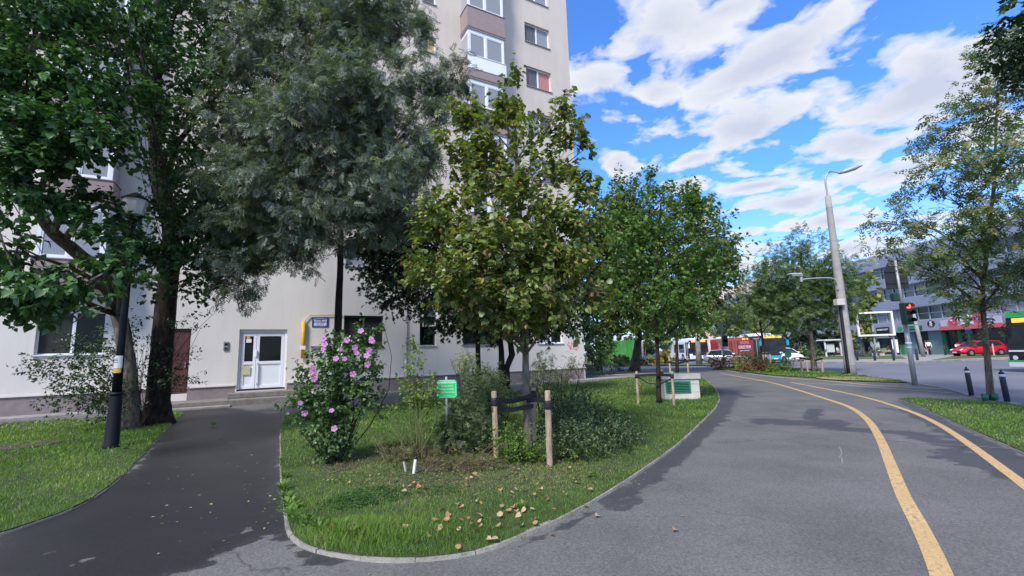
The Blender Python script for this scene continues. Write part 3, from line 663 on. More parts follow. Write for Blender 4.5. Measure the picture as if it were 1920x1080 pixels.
wb = MB(); U0, U1 = -44., 0.
PLZ = FW(1103, 688)[1]
wall_with_holes(wb, U0, U1, 0., HT, list(holes.values()), .28)
wb.add([(U0, 0, 0), (U0, 12, 0), (U0, 12, HT), (U0, 0, HT), (U1, 0, 0), (U1, 12, 0), (U1, 12, HT), (U1, 0, HT)], [(0, 3, 2, 1), (4, 5, 6, 7), (3, 7, 6, 2), (1, 2, 6, 5)])
wb.build('wall', M_WALL, BLD)
# the thick insulated render overhangs a plinth: build it as a plinth band standing just proud, with a drip edge above
pb = MB(); spans = [(U0, holes['red'][0]), (holes['red'][1], holes['door'][0]-.05), (holes['door'][1]+.05, -.06)]
for a, b in spans: pb.box(a, b, -.004, .02, -.1, PLZ-.05)
pb.build('plinth', M_PLINTH, BLD)
db = MB()
for a, b in [(U0, holes['red'][0]), (holes['red'][1], holes['door'][0]-.05), (holes['door'][1]+.05, .03)]: db.box(a, b, -.05, -.006, PLZ-.045, PLZ)
db.build('drip_edge', M_WALL, BLD)
def window(h, kind='net', y=.14, sill=True, mull=(.5,), panes=None, name='window', parent=None, fr=.06, label=None, tilt=None, fm=None):
    u0, u1, z0, z1 = h; mb = MB(); y1 = y+.07
    mb.box(u0, u1, y, y1, z0, z0+fr); mb.box(u0, u1, y, y1, z1-fr, z1); mb.box(u0, u0+fr, y, y1, z0+fr, z1-fr); mb.box(u1-fr, u1, y, y1, z0+fr, z1-fr)
    xs_ = [u0+fr]+[u0+(u1-u0)*q for q in mull]+[u1-fr]
    for q in mull: c = u0+(u1-u0)*q; mb.box(c-.045, c+.045, y-.012, y1, z0+fr, z1-fr)
    w = mb.build(name, fm or M_PVC, parent or BLD, label=label)
    for i in range(len(xs_)-1):
        pm = panes[i] if panes else M_CURT
        gb = MB(); gb.box(xs_[i], xs_[i+1], y+.03, y+.045, z0+fr, z1-fr); gb.build('pane', pm, w)
    if sill: sb = MB(); sb.box(u0-.03, u1+.03, -.06, y-.002, z0-.035, z0+.002); sb.build('sill', M_WHITE if sill == 'w' else M_CONC, w)
    return w
window(holes['w_mid'], panes=[M_CURTD, M_CURTD], sill='w', fm=M_DFRAME); window(holes['w_small'], mull=(), panes=[M_GLASSD], sill='w', fm=M_DFRAME)
window(holes['w_left'], panes=[M_CURTD, M_GLASSD], sill='w', mull=(.52,), fr=.042, label='wide ground floor window with dim curtains'); window(holes['w_t'], panes=[M_GLASSD, M_GLASSD], fm=M_DFRAME); window(holes['w_r'], panes=[M_CURT, M_GLASSD], sill='w', mull=(.55,))
for k in ks:
    pr = {0: [M_ADMIN, M_CURT], -1: [M_ADMIN, M_PINK], 1: [M_CURT, M_CURT]}.get(k, [M_CURT, M_ADMIN])
    window(holes['r%d' % k], panes=pr, label='window with a pink blind' if k == -1 else None)
    window(holes['s%d' % k], mull=(), panes=[M_BLIND if k == 0 else M_ADMIN], label='small window with a tan blind' if k == 0 else None)
    window(holes['m%d' % k], panes=[M_CURT, M_CURT]); window(holes['e%d' % k], panes=[M_CURT, M_ADMIN])
# enclosed bays
lo, hi = .3, 2.0
for _ in range(40):
    mid = (lo+hi)/2
    if FW(876, 9.2, mid)[0] < FW(863, 36)[0]: hi = mid
    else: lo = mid
BAYD = (lo+hi)/2; b0 = FW(863, 36)[0]; b1 = FW(945.6, 36.3, BAYD)[0]
zp_top = FW(876, 9.2, BAYD)[1]; zp_bot = FW(878, 51.4, BAYD)[1]; print('bay', BAYD, b0, b1, zp_top, zp_bot, 'floor', FLH)
def bay(u0, u1, D, zt, zb, white=False, glass=True, flat_panel=True):
    """one storey of an enclosed balcony: parapet zb..zt and the glazing below it"""
    r = bpy.data.objects.new('balcony', None); COL.objects.link(r); r.parent = BLD
    p = MB(); p.box(u0, u1, -D, -.002, zb, zt); p.build('parapet', M_MAUVE, r)
    c = MB(); c.box(u0-.03, u1+.03, -D-.03, -.004, zt+.001, zt+.035); c.box(u0-.02, u1+.02, -D-.02, -.004, zb+.09, zb+.15); c.build('coping', M_PLINTH, r)
    if not glass: return r
    g1 = zb-.002; g0 = zt-FLH+.036 if not white else zt-FLH-.78
    e = .05
    f = MB(); y0 = -D+e
    for (a, b) in ((u0+e, u0+e+.10), (u1-e-.10, u1-e)): f.box(a, b, y0, y0+.08, g0, g1)
    for z_ in (g0, g1-.20): f.box(u0+e+.10, u1-e-.10, y0, y0+.08, z_, z_+(.20 if z_ > g0 else .07))
    mu = (u0+u1)/2-.05; gp0 = g0+.07
    if white:
        f.box(u0-.02, u1+.02, -D-.022, -D-.002, zt-FLH-.72, zt-FLH+.06)
        f.box(u0+e+.10, u1-e-.10, y0+.012, y0+.07, g0+.07, g0+.80); f.box(u0+e+.10, u1-e-.10, y0, y0+.08, g0+.80, g0+.87); gp0 = g0+.87
    f.box(mu-.05, mu+.05, y0-.005, y0+.08, gp0, g1-.20)
    f.box(u0+e, u0+e+.06, y0+.08, -.006, g0, g0+.07 if not white else g0+.85); f.box(u0+e, u0+e+.06, y0+.08, -.006, g1-.2, g1); f.box(u1-e-.06, u1-e, y0+.08, -.006, g0, g0+.07 if not white else g0+.85); f.box(u1-e-.06, u1-e, y0+.08, -.006, g1-.2, g1)
    f = f.build('glazing_frame', M_PVC, r)
    for a, b, pm in ((u0+e+.10, mu-.05, M_CURT), (mu+.05, u1-e-.10, M_CURT)):
        q = MB(); q.box(a+.0, b, y0+.03, y0+.05, gp0, g1-.20); q.build('pane', pm, f)
        s_ = MB()
        for (x0, x1, z0_, z1_) in ((a, a+.05, gp0, g1-.2), (b-.05, b, gp0, g1-.2), (a+.05, b-.05, gp0, gp0+.05), (a+.05, b-.05, g1-.25, g1-.2)): s_.box(x0, x1, y0+.012, y0+.03, z0_, z1_)
        s_.build('sash', M_WHITE, f)
    for a in (u0+e+.015, u1-e-.045):
        q = MB(); q.box(a, a+.03, y0+.08, -.006, gp0, g1-.2); q.build('pane', M_PVCG, f)
for k in range(-5, 4):
    bay(b0, b1, BAYD, zp_top+k*FLH, zp_bot+k*FLH, white=(k == 0), glass=(k > -5))
# left bay column: corner facts read at first floor level
bl0 = FW(60, 470, .9)[0]; bl1 = FW(200, 470, .9)[0]; zl = FW(190, 490, .9)[1]
for k in range(0, 8):
    bay(bl0, bl1, .9, zl+k*FLH, zl-.85+k*FLH, glass=(k > 0))
# doors
h = holes['red']
d = MB(); d.box(h[0], h[1], .10, .16, h[2], h[3]); d.box(h[0]+.06, h[1]-.06, .085, .10, h[2]+.1, (h[2]+h[3])/2-.05); d.box(h[0]+.06, h[1]-.06, .085, .10, (h[2]+h[3])/2+.05, h[3]-.1)
rd = d.build('door', M_REDDOOR, BLD, label='oxblood metal service door'); k_ = MB(); k_.box(h[1]-.14, h[1]-.10, .04, .085, h[2]+.95, h[2]+1.15); k_.build('handle', M_GREYP, rd)
h = holes['door']; u0, u1, z0, z1 = h; y = .10
f = MB(); f.box(u0, u0+.09, y, y+.09, z0+.06, z1-.14); f.box(u1-.09, u1, y, y+.09, z0+.06, z1-.14); f.box(u0, u1, y, y+.09, z1-.14, z1)
ed = f.build('entrance_door', M_PVC, BLD, label='white plastic double door with dark glass and a narrow left leaf')
t_ = MB(); t_.box(u0, u1, y-.02, y+.1, z0, z0+.06); t_.build('threshold', M_BLACK, ed)
ms = u0+(u1-u0)*.36
def leaf(a, b, name, zz=(z0+.06, z1-.14)):
    c0, c1 = zz; zm = c0+(c1-c0)*.46; s = .11; m = MB(); yy = y+.012
    m.box(a+.006, a+s, yy, yy+.06, c0+.01, c1-.01); m.box(b-s, b-.006, yy, yy+.06, c0+.01, c1-.01)
    m.box(a+s, b-s, yy, yy+.06, c0+.01, c0+.13); m.box(a+s, b-s, yy, yy+.06, c1-.13, c1-.01); m.box(a+s, b-s, yy, yy+.06, zm-.06, zm+.06)
    m.box(a+s, b-s, yy+.03, yy+.05, c0+.13, zm-.06)
    l = m.build(name, M_PVC, ed, bevel=.006)
    gq = MB(); gq.box(a+s, b-s, yy+.025, yy+.04, zm+.06, c1-.13); gq.build('pane', M_GLASSD, l)
    return l, zm
l1_, zm = leaf(u0+.09, ms, 'door_leaf'); l2_, zm = leaf(ms, u1-.09, 'door_leaf')
q = MB(); q.box(ms+.02, ms+.055, y-.07, y-.04, z0+.25, zm+.02); q.box(ms+.02, ms+.055, y-.04, y+.012, zm-.02, zm+.02); q.box(ms+.02, ms+.055, y-.04, y+.012, z0+.25, z0+.29); q.box(ms-.03, ms+.02, y-.05, y+.012, zm+.25, zm+.50); q.build('handle', M_PVC, ed)
q = MB(); q.box(u0+.16, ms-.18, y-.004, y+.01, z0+.62, z0+.95); q.build('vent_grille', mat('cream_plastic', (.55, .50, .33), .6), ed)
q = MB(); q.box(u0+.24, u0+.42, y-.002, y+.03, z1-.52, z1-.38); q.build('notice', M_PAPER, ed)
q = MB(); q.box(u0+.25, u0+.37, y-.004, y+.03, z1-.375, z1-.28); q.build('sticker', mat('orange_sticker', (.75, .33, .04), .6), ed)
for uu in (u0-.02, u1+.02):
    for zz in (z0+.25, z0+1.15, z1-.35):
        q = MB(); q.box(uu-.05, uu+.05, y-.03, y, zz-.04, zz+.04); q.build('hinge', M_PVC, ed)
# steps and walkway along the foot of the block
def wallbox(name, m, u0, u1, y0, y1, z0, z1, label=None, bevel=.012, cat=None, kind='structure'):
    b = MB(); b.box(u0, u1, y0, y1, z0, z1); o = b.build(name, m, None, BC, (0, 0, YA), bevel=bevel)
    return tag(o, label, cat, None, kind)
wallbox('pavement', M_CONC, U0, FW(1180, 712)[0]+4, -.95, -.012, -.1, .075)
M_STEP = mat('worn_step', (.20, .175, .155), .9, .3, 6, .5)
st = thing('entrance_steps', 'worn concrete platform and step under the white double door', 'steps', BC, YA)
b = MB(); b.box(holes['red'][0]-.3, holes['door'][1]+.7, -1.30, -.014, -.05, .22); b.build('platform', M_STEP, st, bevel=.02)
b = MB(); b.box(holes['door'][0]-.25, holes['door'][1]+.3, -.72, -.016, .221, DZ0-.03); b.build('step', M_STEP, st, bevel=.02)
b = MB(); b.box(holes['red'][0]-.6, holes['door'][0]-.1, -1.68, -1.31, -.05, .07); b.build('lower_slab', M_CONC, st, bevel=.02)
def onwall(name, label, cat): return thing(name, label, cat, BC, YA)
# utility cupboard of concrete beside the gas pipe
cu = onwall('concrete_cupboard', 'grey rendered utility housing with a flat cap under the blue sign', 'cupboard')
ua, ub = FW(588, 690, .55)[0], FW(640, 690, .55)[0]; zc_ = FW(590, 655, .55)[1]
b = MB(); b.box(ua, ub, -.55, -.013, .076, zc_-.0); b.build('body', M_WALL, cu, bevel=.01)
b = MB(); b.box(ua-.07, ub+.07, -.62, -.013, zc_+.001, zc_+.13); b.build('cap', M_PLINTH, cu, bevel=.01)
gp = onwall('gas_pipe', 'yellow gas riser with a thin pipe running to the right', 'pipe')
a = FW(569, 603); c = FW(567, 672)
b = MB(); b.tube([(a[0], -.10, a[1]), (c[0], -.10, c[1])], .075, 10); b.build('meter_tube', M_YPIPE, gp, smooth=True)
p1 = FW(575, 591); p2 = FW(626, 590)
b = MB(); b.tube([(a[0], -.06, a[1]), (a[0]+.05, -.06, p1[1]-.25), (p1[0]+.12, -.06, p1[1]), (p2[0]+.3, -.06, p2[1]), (p2[0]+.3, -.0, p2[1])], .022, 6); b.build('thin_pipe', mat('tan_pipe', (.52, .36, .20), .5), gp)
b = MB(); b.tube([(c[0], -.08, c[1]+.05), (c[0]+.4, -.08, c[1]), (c[0]+.55, -.08, c[1])], .022, 6); b.build('outlet_pipe', mat('brown_pipe', (.16, .09, .07), .6), gp)
b = MB(); b.box(c[0]-.09, c[0]+.09, -.2, -.05, c[1]+.35, c[1]+.5); b.build('valve', M_PAPER, gp, bevel=.01)
ic = onwall('intercom', 'grey intercom panel on the wall left of the entrance door', 'intercom')
a = FW(424, 649); b = MB(); b.box(a[0]-.09, a[0]+.09, -.05, -.002, a[1]-.17, a[1]+.17); b.build('case', M_GREYP, ic, bevel=.02)
b = MB(); b.box(a[0]-.055, a[0]+.055, -.054, -.05, a[1]+.02, a[1]+.11); b.build('screen', M_GLASSD, ic); b = MB(); b.box(a[0]-.05, a[0]+.05, -.056, -.05, a[1]-.13, a[1]-.05); b.build('keypad', M_BLACK, ic)
dp = onwall('downpipe', 'thin grey downpipe running down the facade between two dark windows', 'pipe')
a = FW(763, 705); b = MB(); b.tube([(a[0], -.05, PLZ-.05), (a[0], -.05, 12)], .025, 6); b.build('tube', M_GREYP, dp); z_ = FW(763, 640)[1]; b = MB(); b.box(a[0]-.045, a[0]+.045, -.10, -.003, z_-.18, z_+.18); b.build('joint_box', M_GREYP, dp, bevel=.01)
sg = onwall('house_sign', 'blue block name sign with white lettering between gas pipe and window', 'sign')
a = FW(585.5, 595.5); c = FW(615.5, 613); M_BLUE = mat('sign_blue', (.012, .035, .26), .4, .05)
cu_, cz_ = (a[0]+c[0])/2, (a[1]+c[1])/2; w_, h_ = c[0]-a[0], a[1]-c[1]
b = MB(); b.box(a[0], c[0], -.03, -.004, c[1], a[1]); b.build('plate', M_BLUE, sg)
b = MB(); b.box(a[0]+w_*.12, c[0]-w_*.12, -.034, -.03, c[1]+h_*.08, c[1]+h_*.46); b.build('name_panel', M_WHITE, sg)
text('block_name', 'BLOC MY8', h_*.27, M_WHITE, sg, (cu_, -.034, cz_+h_*.15), off=.004)
arch = 'ASOCIATIA DE PROPRIETARI'
for i, ch in enumerate(arch):
    t = (i-(len(arch)-1)/2)/(len(arch)-1)
    if ch != ' ': text('letter', ch, h_*.12, M_WHITE, sg, (cu_+t*w_*.86, -.034, cz_+h_*(.40-.35*t*t)), rot=(PI/2, t*.45, 0))
text('address', 'PIATA CIPARIU', h_*.13, M_BLUE, sg, (cu_, -.037, c[1]+h_*.35)); text('address', 'TRANDAFIR NR. 18', h_*.13, M_BLUE, sg, (cu_, -.037, c[1]+h_*.18))
# graffiti
gf = onwall('graffiti', 'red spray painted tag on the wall near the corner of the block', 'graffiti')
b = MB(); M_RED = mat('red_spray', (.75, .10, .10), .7, .15, 9)
def stroke(pts, w=.03):
    q = [FW(960+x/6.75, 560+y/6.75) for x, y in pts]
    for i in range(len(q)-1):
        p0, p1 = Vector((q[i][0], 0, q[i][1])), Vector((q[i+1][0], 0, q[i+1][1])); t = (p1-p0); L = t.length; t.normalize(); n = Vector((-t.z, 0, t.x))*w/2; e = t*w*.35
        b.add([p0-e-n+Vector((0, -.003, 0)), p1+e-n+Vector((0, -.003, 0)), p1+e+n+Vector((0, -.003, 0)), p0-e+n+Vector((0, -.003, 0))], [(0, 1, 2, 3)])
stroke([(722, 548), (698, 585), (745, 612)]); stroke([(722, 548), (735, 600), (740, 650), (712, 590)]); stroke([(745, 630), (758, 550), (785, 640)]); stroke([(770, 560), (792, 615), (800, 548)])
stroke([(800, 550), (835, 548)]); stroke([(800, 550), (808, 600), (840, 578)]); stroke([(806, 598), (815, 650), (742, 628)]); stroke([(815, 615), (842, 608), (840, 630), (818, 640), (826, 655)])
b.build('paint', M_RED, gf)
# small graffiti on door frame is left as a scuff
# ================================================================== TREES AND PLANTS
def bark(name, col, sc=14., dark=.35):
    m, gg = newmat(name); geo = gg.n('ShaderNodeNewGeometry').outputs['Position']
    st = gg.n('ShaderNodeMapping', {'Vector': geo, 'Scale': (1, 1, .22)}).outputs[0]
    n1 = gg.noise(st, sc, 6, .7).outputs[0]; n2 = gg.noise(geo, 3, 4).outputs[0]
    f = gg.n('ShaderNodeMapRange', {0: n1, 1: .36, 2: .64, 3: dark, 4: 1.3}).outputs[0]; f = gg.m('MULTIPLY', f, gg.n('ShaderNodeMapRange', {0: n2, 1: .3, 2: .7, 3: .8, 4: 1.2}).outputs[0])
    c = gg.n('ShaderNodeVectorMath', {0: col, 'Scale': f}, operation='SCALE').outputs[0]
    b = gg.n('ShaderNodeBump', {'Height': n1, 'Strength': .9, 'Distance': .03}).outputs[0]
    return finish(m, gg, gg.n('ShaderNodeBsdfPrincipled', {'Base Color': c, 'Roughness': .95, 'Specular IOR Level': .15, 'Normal': b}).outputs[0])
B_GREY = bark('bark_grey', (.15, .125, .10)); B_DARK = bark('bark_dark', (.040, .030, .025)); B_YOUNG = bark('bark_young', (.20, .165, .135), 22, .6); B_PALE = bark('bark_pale', (.32, .30, .27), 12, .5)
M_STAKE = bark('stake_wood', (.42, .31, .21), 20, .7)
M_STRAP = mat('black_strap', (.014, .014, .017), .6, .2, 20)
L_MUL = leafmat('leaf_mulberry', [(0, (.018, .050, .016)), (.5, (.042, .105, .030)), (.9, (.088, .185, .048)), (1, (.15, .25, .07))], .42, .22, .35)
L_ASH = leafmat('leaf_ash_silver', [(0, (.042, .062, .042)), (.45, (.105, .145, .105)), (.90, (.21, .255, .19)), (1, (.30, .35, .15))], .42, .24, .5)
L_LIN = leafmat('leaf_linden', [(0, (.075, .105, .030)), (.4, (.135, .185, .045)), (.80, (.215, .275, .065)), (1, (.38, .34, .11))], .40, .30, .5)
L_BRACT = leafmat('linden_bract', [(0, (.22, .10, .035)), (1, (.42, .27, .10))], .6, .3)
L_DARK = leafmat('leaf_dark', [(0, (.014, .030, .013)), (.6, (.034, .066, .024)), (1, (.08, .14, .04))], .45, .2, .4)
L_MAP = leafmat('leaf_maple', [(0, (.055, .11, .024)), (.5, (.09, .18, .036)), (.9, (.15, .26, .058)), (1, (.30, .28, .08))], .45, .32)
L_OLD = leafmat('leaf_old_tree', [(0, (.05, .08, .02)), (.6, (.115, .165, .042)), (1, (.24, .25, .08))], .5, .3)
L_LOC = leafmat('leaf_locust', [(0, (.050, .085, .028)), (.5, (.095, .160, .048)), (.9, (.15, .225, .07)), (1, (.28, .28, .09))], .5, .3)
L_RASH = leafmat('leaf_roadside_ash', [(0, (.065, .105, .042)), (.6, (.115, .180, .065)), (.93, (.18, .24, .09)), (1, (.30, .25, .11))], .45, .3)
L_YEL = leafmat('leaf_yellowing', [(0, (.10, .14, .045)), (.5, (.20, .24, .08)), (1, (.42, .38, .12))], .5, .3)
L_BG = leafmat('leaf_background', [(0, (.06, .095, .035)), (.6, (.12, .18, .06)), (1, (.24, .27, .09))], .55, .25)
L_CON = leafmat('leaf_conifer', [(0, (.018, .035, .022)), (1, (.055, .085, .045))], .55, .1)

def limb_pts(a, b, sag=.1, n=6):
    a, b = Vector(a), Vector(b); L = (b-a).length; j = Vector(rng.normal(size=3))*L*.06
    return [a.lerp(b, t)+j*math.sin(t*PI)+Vector((0, 0, 1))*L*sag*math.sin(t*PI) for t in [i/n for i in range(n+1)]]
def blobs_px(l, Y):
    out = []
    for b in l:
        x, y, rx, ry = b[:4]; yy = b[4] if len(b) > 4 else Y; dep = b[5] if len(b) > 5 else .85; w = b[6] if len(b) > 6 else 1.
        c, s = AT(x, y, yy); r = (rx*s, (rx+ry)/2*s*dep, ry*s)
        out.append((tuple(c), r, w*(rx*ry)/4000.))
    return out
def tree(name, label, cat, trunk, rad, blobs, leaf, ntw, nlf, L, size, lm, bm_, group=None, nbr=5, fine=.004, crown_kw=None, extra=None, nt=10, jit=.05, limb_r=.35, card=None, tt=None, lf=.35):
    base = Vector(trunk[0]); o = thing(name, label, cat, base, 0, group); bb = np.array(base)
    mb = MB(); tp = smooth_path(trunk, 5); k = len(tp)
    if tt: rr = [np.interp(i/(k-1), tt[0], tt[1]) for i in range(k)]
    else: rr = [rad[0]+(rad[1]-rad[0])*(i/(k-1))**.8 for i in range(k)]
    mb.tube([p-base for p in tp], rr, nt, jit=jit)
    q = foliage(blobs, ntw, nlf, L, size, **(crown_kw or {}))
    C, D, N, S, V, tw = q
    zt = [p.z for p in tp]
    tb = tw[:, :3]; te = tb+tw[:, 3:]; i0 = 0
    for (c, r, w) in blobs:
        n = max(3, int(ntw*w)); cc = Vector(c)
        cand = [i for i, p in enumerate(tp) if p.z < cc.z-r[2]*.2 and i > k*lf] or [k-1]
        j = min(cand, key=lambda i: (tp[i]-cc).length+.8*max(0, tp[i].z-(cc.z-.6*(Vector((tp[i].x, tp[i].y, 0))-Vector((cc.x, cc.y, 0))).length)))
        lp = limb_pts(tp[j], cc+Vector((0, 0, r[2]*.25)), .06)
        r0 = min(rr[j]*.6, rad[0]*limb_r); mb.tube([p-base for p in lp], [r0*(1-t/(len(lp)-1)*.8) for t in range(len(lp))], 6, jit=.08)
        for a in rng.choice(np.arange(i0, i0+n), size=min(nbr, n), replace=False):
            s0 = lp[random.randint(2, len(lp)-1)]; e0 = Vector(te[a]); ss = limb_pts(s0, e0, .04, 4)
            mb.tube([p-base for p in ss], [max(r0*.28*(1-t/4), fine) for t in range(5)], 4)
        i0 += n
    mb.build('trunk', bm_, o, smooth=True)
    me = leafmesh('crown', leaf, C-bb, D, N, S, lm, V); obj('crown', me, o)
    print(name, 'leaves', len(C), 'faces', len(me.polygons))
    if extra: extra(o, q, bb)
    return o, q
def stakes(o_base, pts, h, r, label, strap_h, trunk_r=.06, group='timber stakes tied to young trees', sag=0.):
    """posts of their own, and the strap that ties them to the tree"""
    for i, p in enumerate(pts):
        lab = label[i] if isinstance(label, list) else label
        s = thing('tree_stake', lab, 'stake', p, random.uniform(0, 3), group, tilt=(random.uniform(-.03, .03), random.uniform(-.03, .03)))
        b = MB(); hh = h[i] if hasattr(h, '__len__') else h; b.lathe((0, 0, 0), [(r, -.05), (r*1.02, hh*.5), (r*.96, hh-.02), (r*.8, hh)], 10); b.build('post', M_STAKE, s, smooth=False)
        c = MB(); c.lathe((0, 0, 0), [(r+.004, strap_h-.06), (r+.012, strap_h-.03), (r+.012, strap_h+.03), (r+.004, strap_h+.06)], 12); c.build('strap_wrap', M_STRAP, s)
def strap(name_label, pts, w=.05, group='black straps tying young trees to stakes'):
    b = MB(); n = len(pts)
    for i in range(n-1):
        a, c = Vector(pts[i]), Vector(pts[i+1]); t = (c-a).normalized(); s = Vector((-t.y, t.x, 0)).normalized()*.006
        b.add([a-s-Vector((0, 0, w/2)), c-s-Vector((0, 0, w/2)), c-s+Vector((0, 0, w/2)), a-s+Vector((0, 0, w/2)), a+s-Vector((0, 0, w/2)), c+s-Vector((0, 0, w/2)), c+s+Vector((0, 0, w/2)), a+s+Vector((0, 0, w/2))], [(0, 1, 2, 3), (7, 6, 5, 4), (0, 4, 5, 1), (3, 2, 6, 7), (0, 3, 7, 4), (1, 5, 6, 2)])
    tag(b.build('tree_strap', M_STRAP), name_label, 'strap', group)

# -- young linden in the island, staked
b3 = P(991, 846); tk = [b3, AT(988, 780, b3.y)[0], AT(986, 700, b3.y)[0], AT(985, 640, b3.y)[0], AT(982, 560, b3.y)[0], AT(975, 400, b3.y)[0], AT(966, 250, b3.y)[0], AT(966, 190, b3.y)[0]]
bl = blobs_px([(962, 196, 18, 60, 7.2, 1, 1.9), (950, 250, 40, 60, 7.2, 1, 1.2), (884, 225, 13, 54, 7.0, 1, 1.6), (890, 300, 34, 70, 7.0, 1, 1.3), (1048, 245, 14, 48, 7.3, 1, 1.6), (1040, 300, 36, 50, 7.3, 1, 1.2), (1078, 225, 13, 26, 7.3, 1, 1.5), (840, 280, 16, 44, 7.0, 1, 1.6), (925, 345, 58, 70, 7.1), (998, 345, 50, 70, 7.3), (1102, 285, 13, 40, 7.2, 1, 1.4), (1085, 375, 24, 44, 7.1),
               (850, 400, 46, 70, 6.9), (940, 430, 100, 85, 6.7, .9), (1040, 420, 76, 80, 7.1), (1080, 470, 56, 60, 7.0), (822, 470, 48, 66, 6.8), (900, 510, 110, 66, 6.4, .9), (1000, 510, 110, 70, 6.6, .9), (812, 400, 14, 34, 6.8, 1, 1.2),
               (845, 545, 58, 42, 6.8), (950, 580, 95, 42, 6.5), (1060, 560, 62, 44, 6.8), (1020, 598, 56, 26, 6.8), (895, 592, 50, 25, 6.7), (1100, 500, 26, 26, 6.9), (985, 612, 60, 24, 6.9), (930, 608, 44, 18, 6.9), (790, 520, 18, 30, 6.7)], 7)
def bracts(o, q, bb):
    C = q[0]; i = rng.choice(len(C), 2600, replace=False); c = C[i]-bb+rng.normal(size=(2600, 3))*.03
    me = leafmesh('seed_bracts', T_oval(), c, np.tile([0, 0, -1.], (2600, 1))+rng.normal(size=(2600, 3))*.35, rng.normal(size=(2600, 3)), .05+.04*rng.random(2600), L_BRACT); obj('seed_bracts', me, o)
tree('linden_tree', 'young linden with heart shaped leaves and brown seed bracts tied between stakes', 'tree', tk, (.08, .02), bl, T_heart(), 62, 14, .36, .088, L_LIN, B_YOUNG, extra=bracts,
     crown_kw=dict(up=.95, out=.55, droop=.6, spread=.9, shell=2.2, twist=.42, clump=9, csz=.2), nbr=5)
s3 = [P(931, 862), P(1031, 878), P(1002, 832)]
tops = [ZUP(s3[0], 733), ZUP(s3[1], 732), ZUP(s3[2], 727)]
stakes(b3, s3, tops, .042, ['pale wooden stake left of the young linden trunk', 'pale wooden stake right of the young linden trunk, nearest the kerb', 'pale wooden stake half hidden behind the young linden trunk'], tops[0]-.16)
zs = tops[0]-.14
strap('black strap from the left stake to the young linden trunk', [s3[0]+Vector((.03, -.05, zs)), b3.lerp(s3[0], .5)+Vector((0, -.04, zs-.04)), b3+Vector((0, -.10, zs-.01)), b3+Vector((.10, 0, zs))], .08)
strap('lower black strap round the left stake and the young linden trunk', [s3[0]+Vector((-.04, -.05, zs-.13)), b3.lerp(s3[0], .5)+Vector((0, -.05, zs-.17)), b3+Vector((-.02, -.12, zs-.16)), b3+Vector((.1, -.06, zs-.15))], .07)
strap('black strap from the young linden trunk to the right stake', [b3+Vector((.0, -.12, zs-.06)), b3.lerp(s3[1], .5)+Vector((0, 0, zs)), s3[1]+Vector((0, -.05, zs+.04)), s3[1]+Vector((.06, 0, zs+.04))], .075)

# -- silvery ash in front of the block
Y2 = 11.9; b2 = P(632, 768); Y2 = b2.y; f2 = lambda x, y: AT(x, y, Y2)[0]
tk = [b2, f2(632, 690), f2(634, 600), f2(638, 500), f2(640, 400), f2(640, 280), f2(645, 120), f2(650, -60)]
bl = blobs_px([(650, -40, 150, 80, 12.4), (470, 90, 95, 100, 12.2), (560, 70, 110, 100, 12), (650, 100, 95, 110, 11.8), (700, 20, 60, 60, 12.2), (755, 60, 34, 60, 12, 1, .8), (500, 230, 110, 90, 11.2), (610, 220, 110, 90, 10.8), (715, 190, 90, 90, 11.4), (800, 150, 52, 40, 11.8),
               (868, 132, 26, 20, 11.8, 1, .8), (560, 340, 120, 80, 10.6), (680, 320, 110, 90, 11), (780, 260, 70, 60, 11.6), (470, 370, 90, 80, 10.8), (520, 432, 90, 50, 10.4), (640, 402, 80, 50, 11), (440, 470, 45, 56, 10.8, 1, .9), (462, 530, 42, 50, 10.8, 1, .9),
               (740, 380, 70, 70, 11.8), (550, 480, 40, 20, 10.8, 1, .6), (840, 170, 50, 26, 11.8, 1, .9), (890, 230, 30, 30, 12, 1, .6)], 11.5)
tree('ash_tree', 'tall ash with silvery narrow leaflets and a straight dark trunk in front of the block', 'tree', tk, (.15, .03), bl, T_pinnate(4, .062, .50, .35), 150, 8, .36, .20, L_ASH, B_DARK,
     crown_kw=dict(up=.15, out=.7, droop=.5, spread=.8, shell=2.2, twist=.6, clump=16), nbr=5, lf=.52, limb_r=.16, nt=12, tt=([0, .1, .3, 1], [.17, .135, .115, .03]))

# -- two old trees at the left: broad glossy leaves
bA = P(240, 806); bB = P(295, 796); YA_ = bA.y; YB_ = bB.y
fa = lambda x, y, d=0: AT(x, y, YA_-d)[0]; fb = lambda x, y: AT(x, y, YB_)[0]
blA = blobs_px([(50, 30, 120, 80, 8.6), (160, 20, 110, 60, 9.4), (50, 150, 110, 70, 7.8), (160, 150, 90, 60, 8.6), (60, 260, 100, 60, 7.0), (160, 270, 80, 56, 7.6), (40, 345, 80, 36, 7.0), (150, 350, 70, 36, 7.4), (100, 515, 95, 40, 6.7), (195, 520, 46, 34, 7.2), (50, 570, 60, 20, 6.6, 1, .6), (210, 470, 40, 30, 7.6), (222, 398, 22, 16, 8.0, 1, 1.4), (30, 480, 40, 26, 6.8, 1, .7),
                (-90, 300, 110, 180, 7.5, .8, .5), (-60, 60, 120, 120, 8.5, .8, .5), (235, 200, 50, 60, 9)], 8)
tree('mulberry_tree', 'old leaning tree with broad glossy leaves overhanging the black lamp post', 'tree', [bA, fa(243, 740), fa(236, 660), fa(222, 590), fa(196, 520, .5), fa(140, 470, 1.4), fa(90, 425, 2.2), fa(50, 340, 2.8), fa(30, 220, 3)], (.23, .09), blA, T_heart(), 92, 12, .38, .108, L_MUL, B_GREY,
     crown_kw=dict(up=.12, out=.7, droop=.55, spread=.8, shell=2.0, twist=.42, clump=12, csz=.2), nbr=6, nt=14, tt=([0, .04, .12, .4, 1], [.30, .22, .19, .16, .08]))
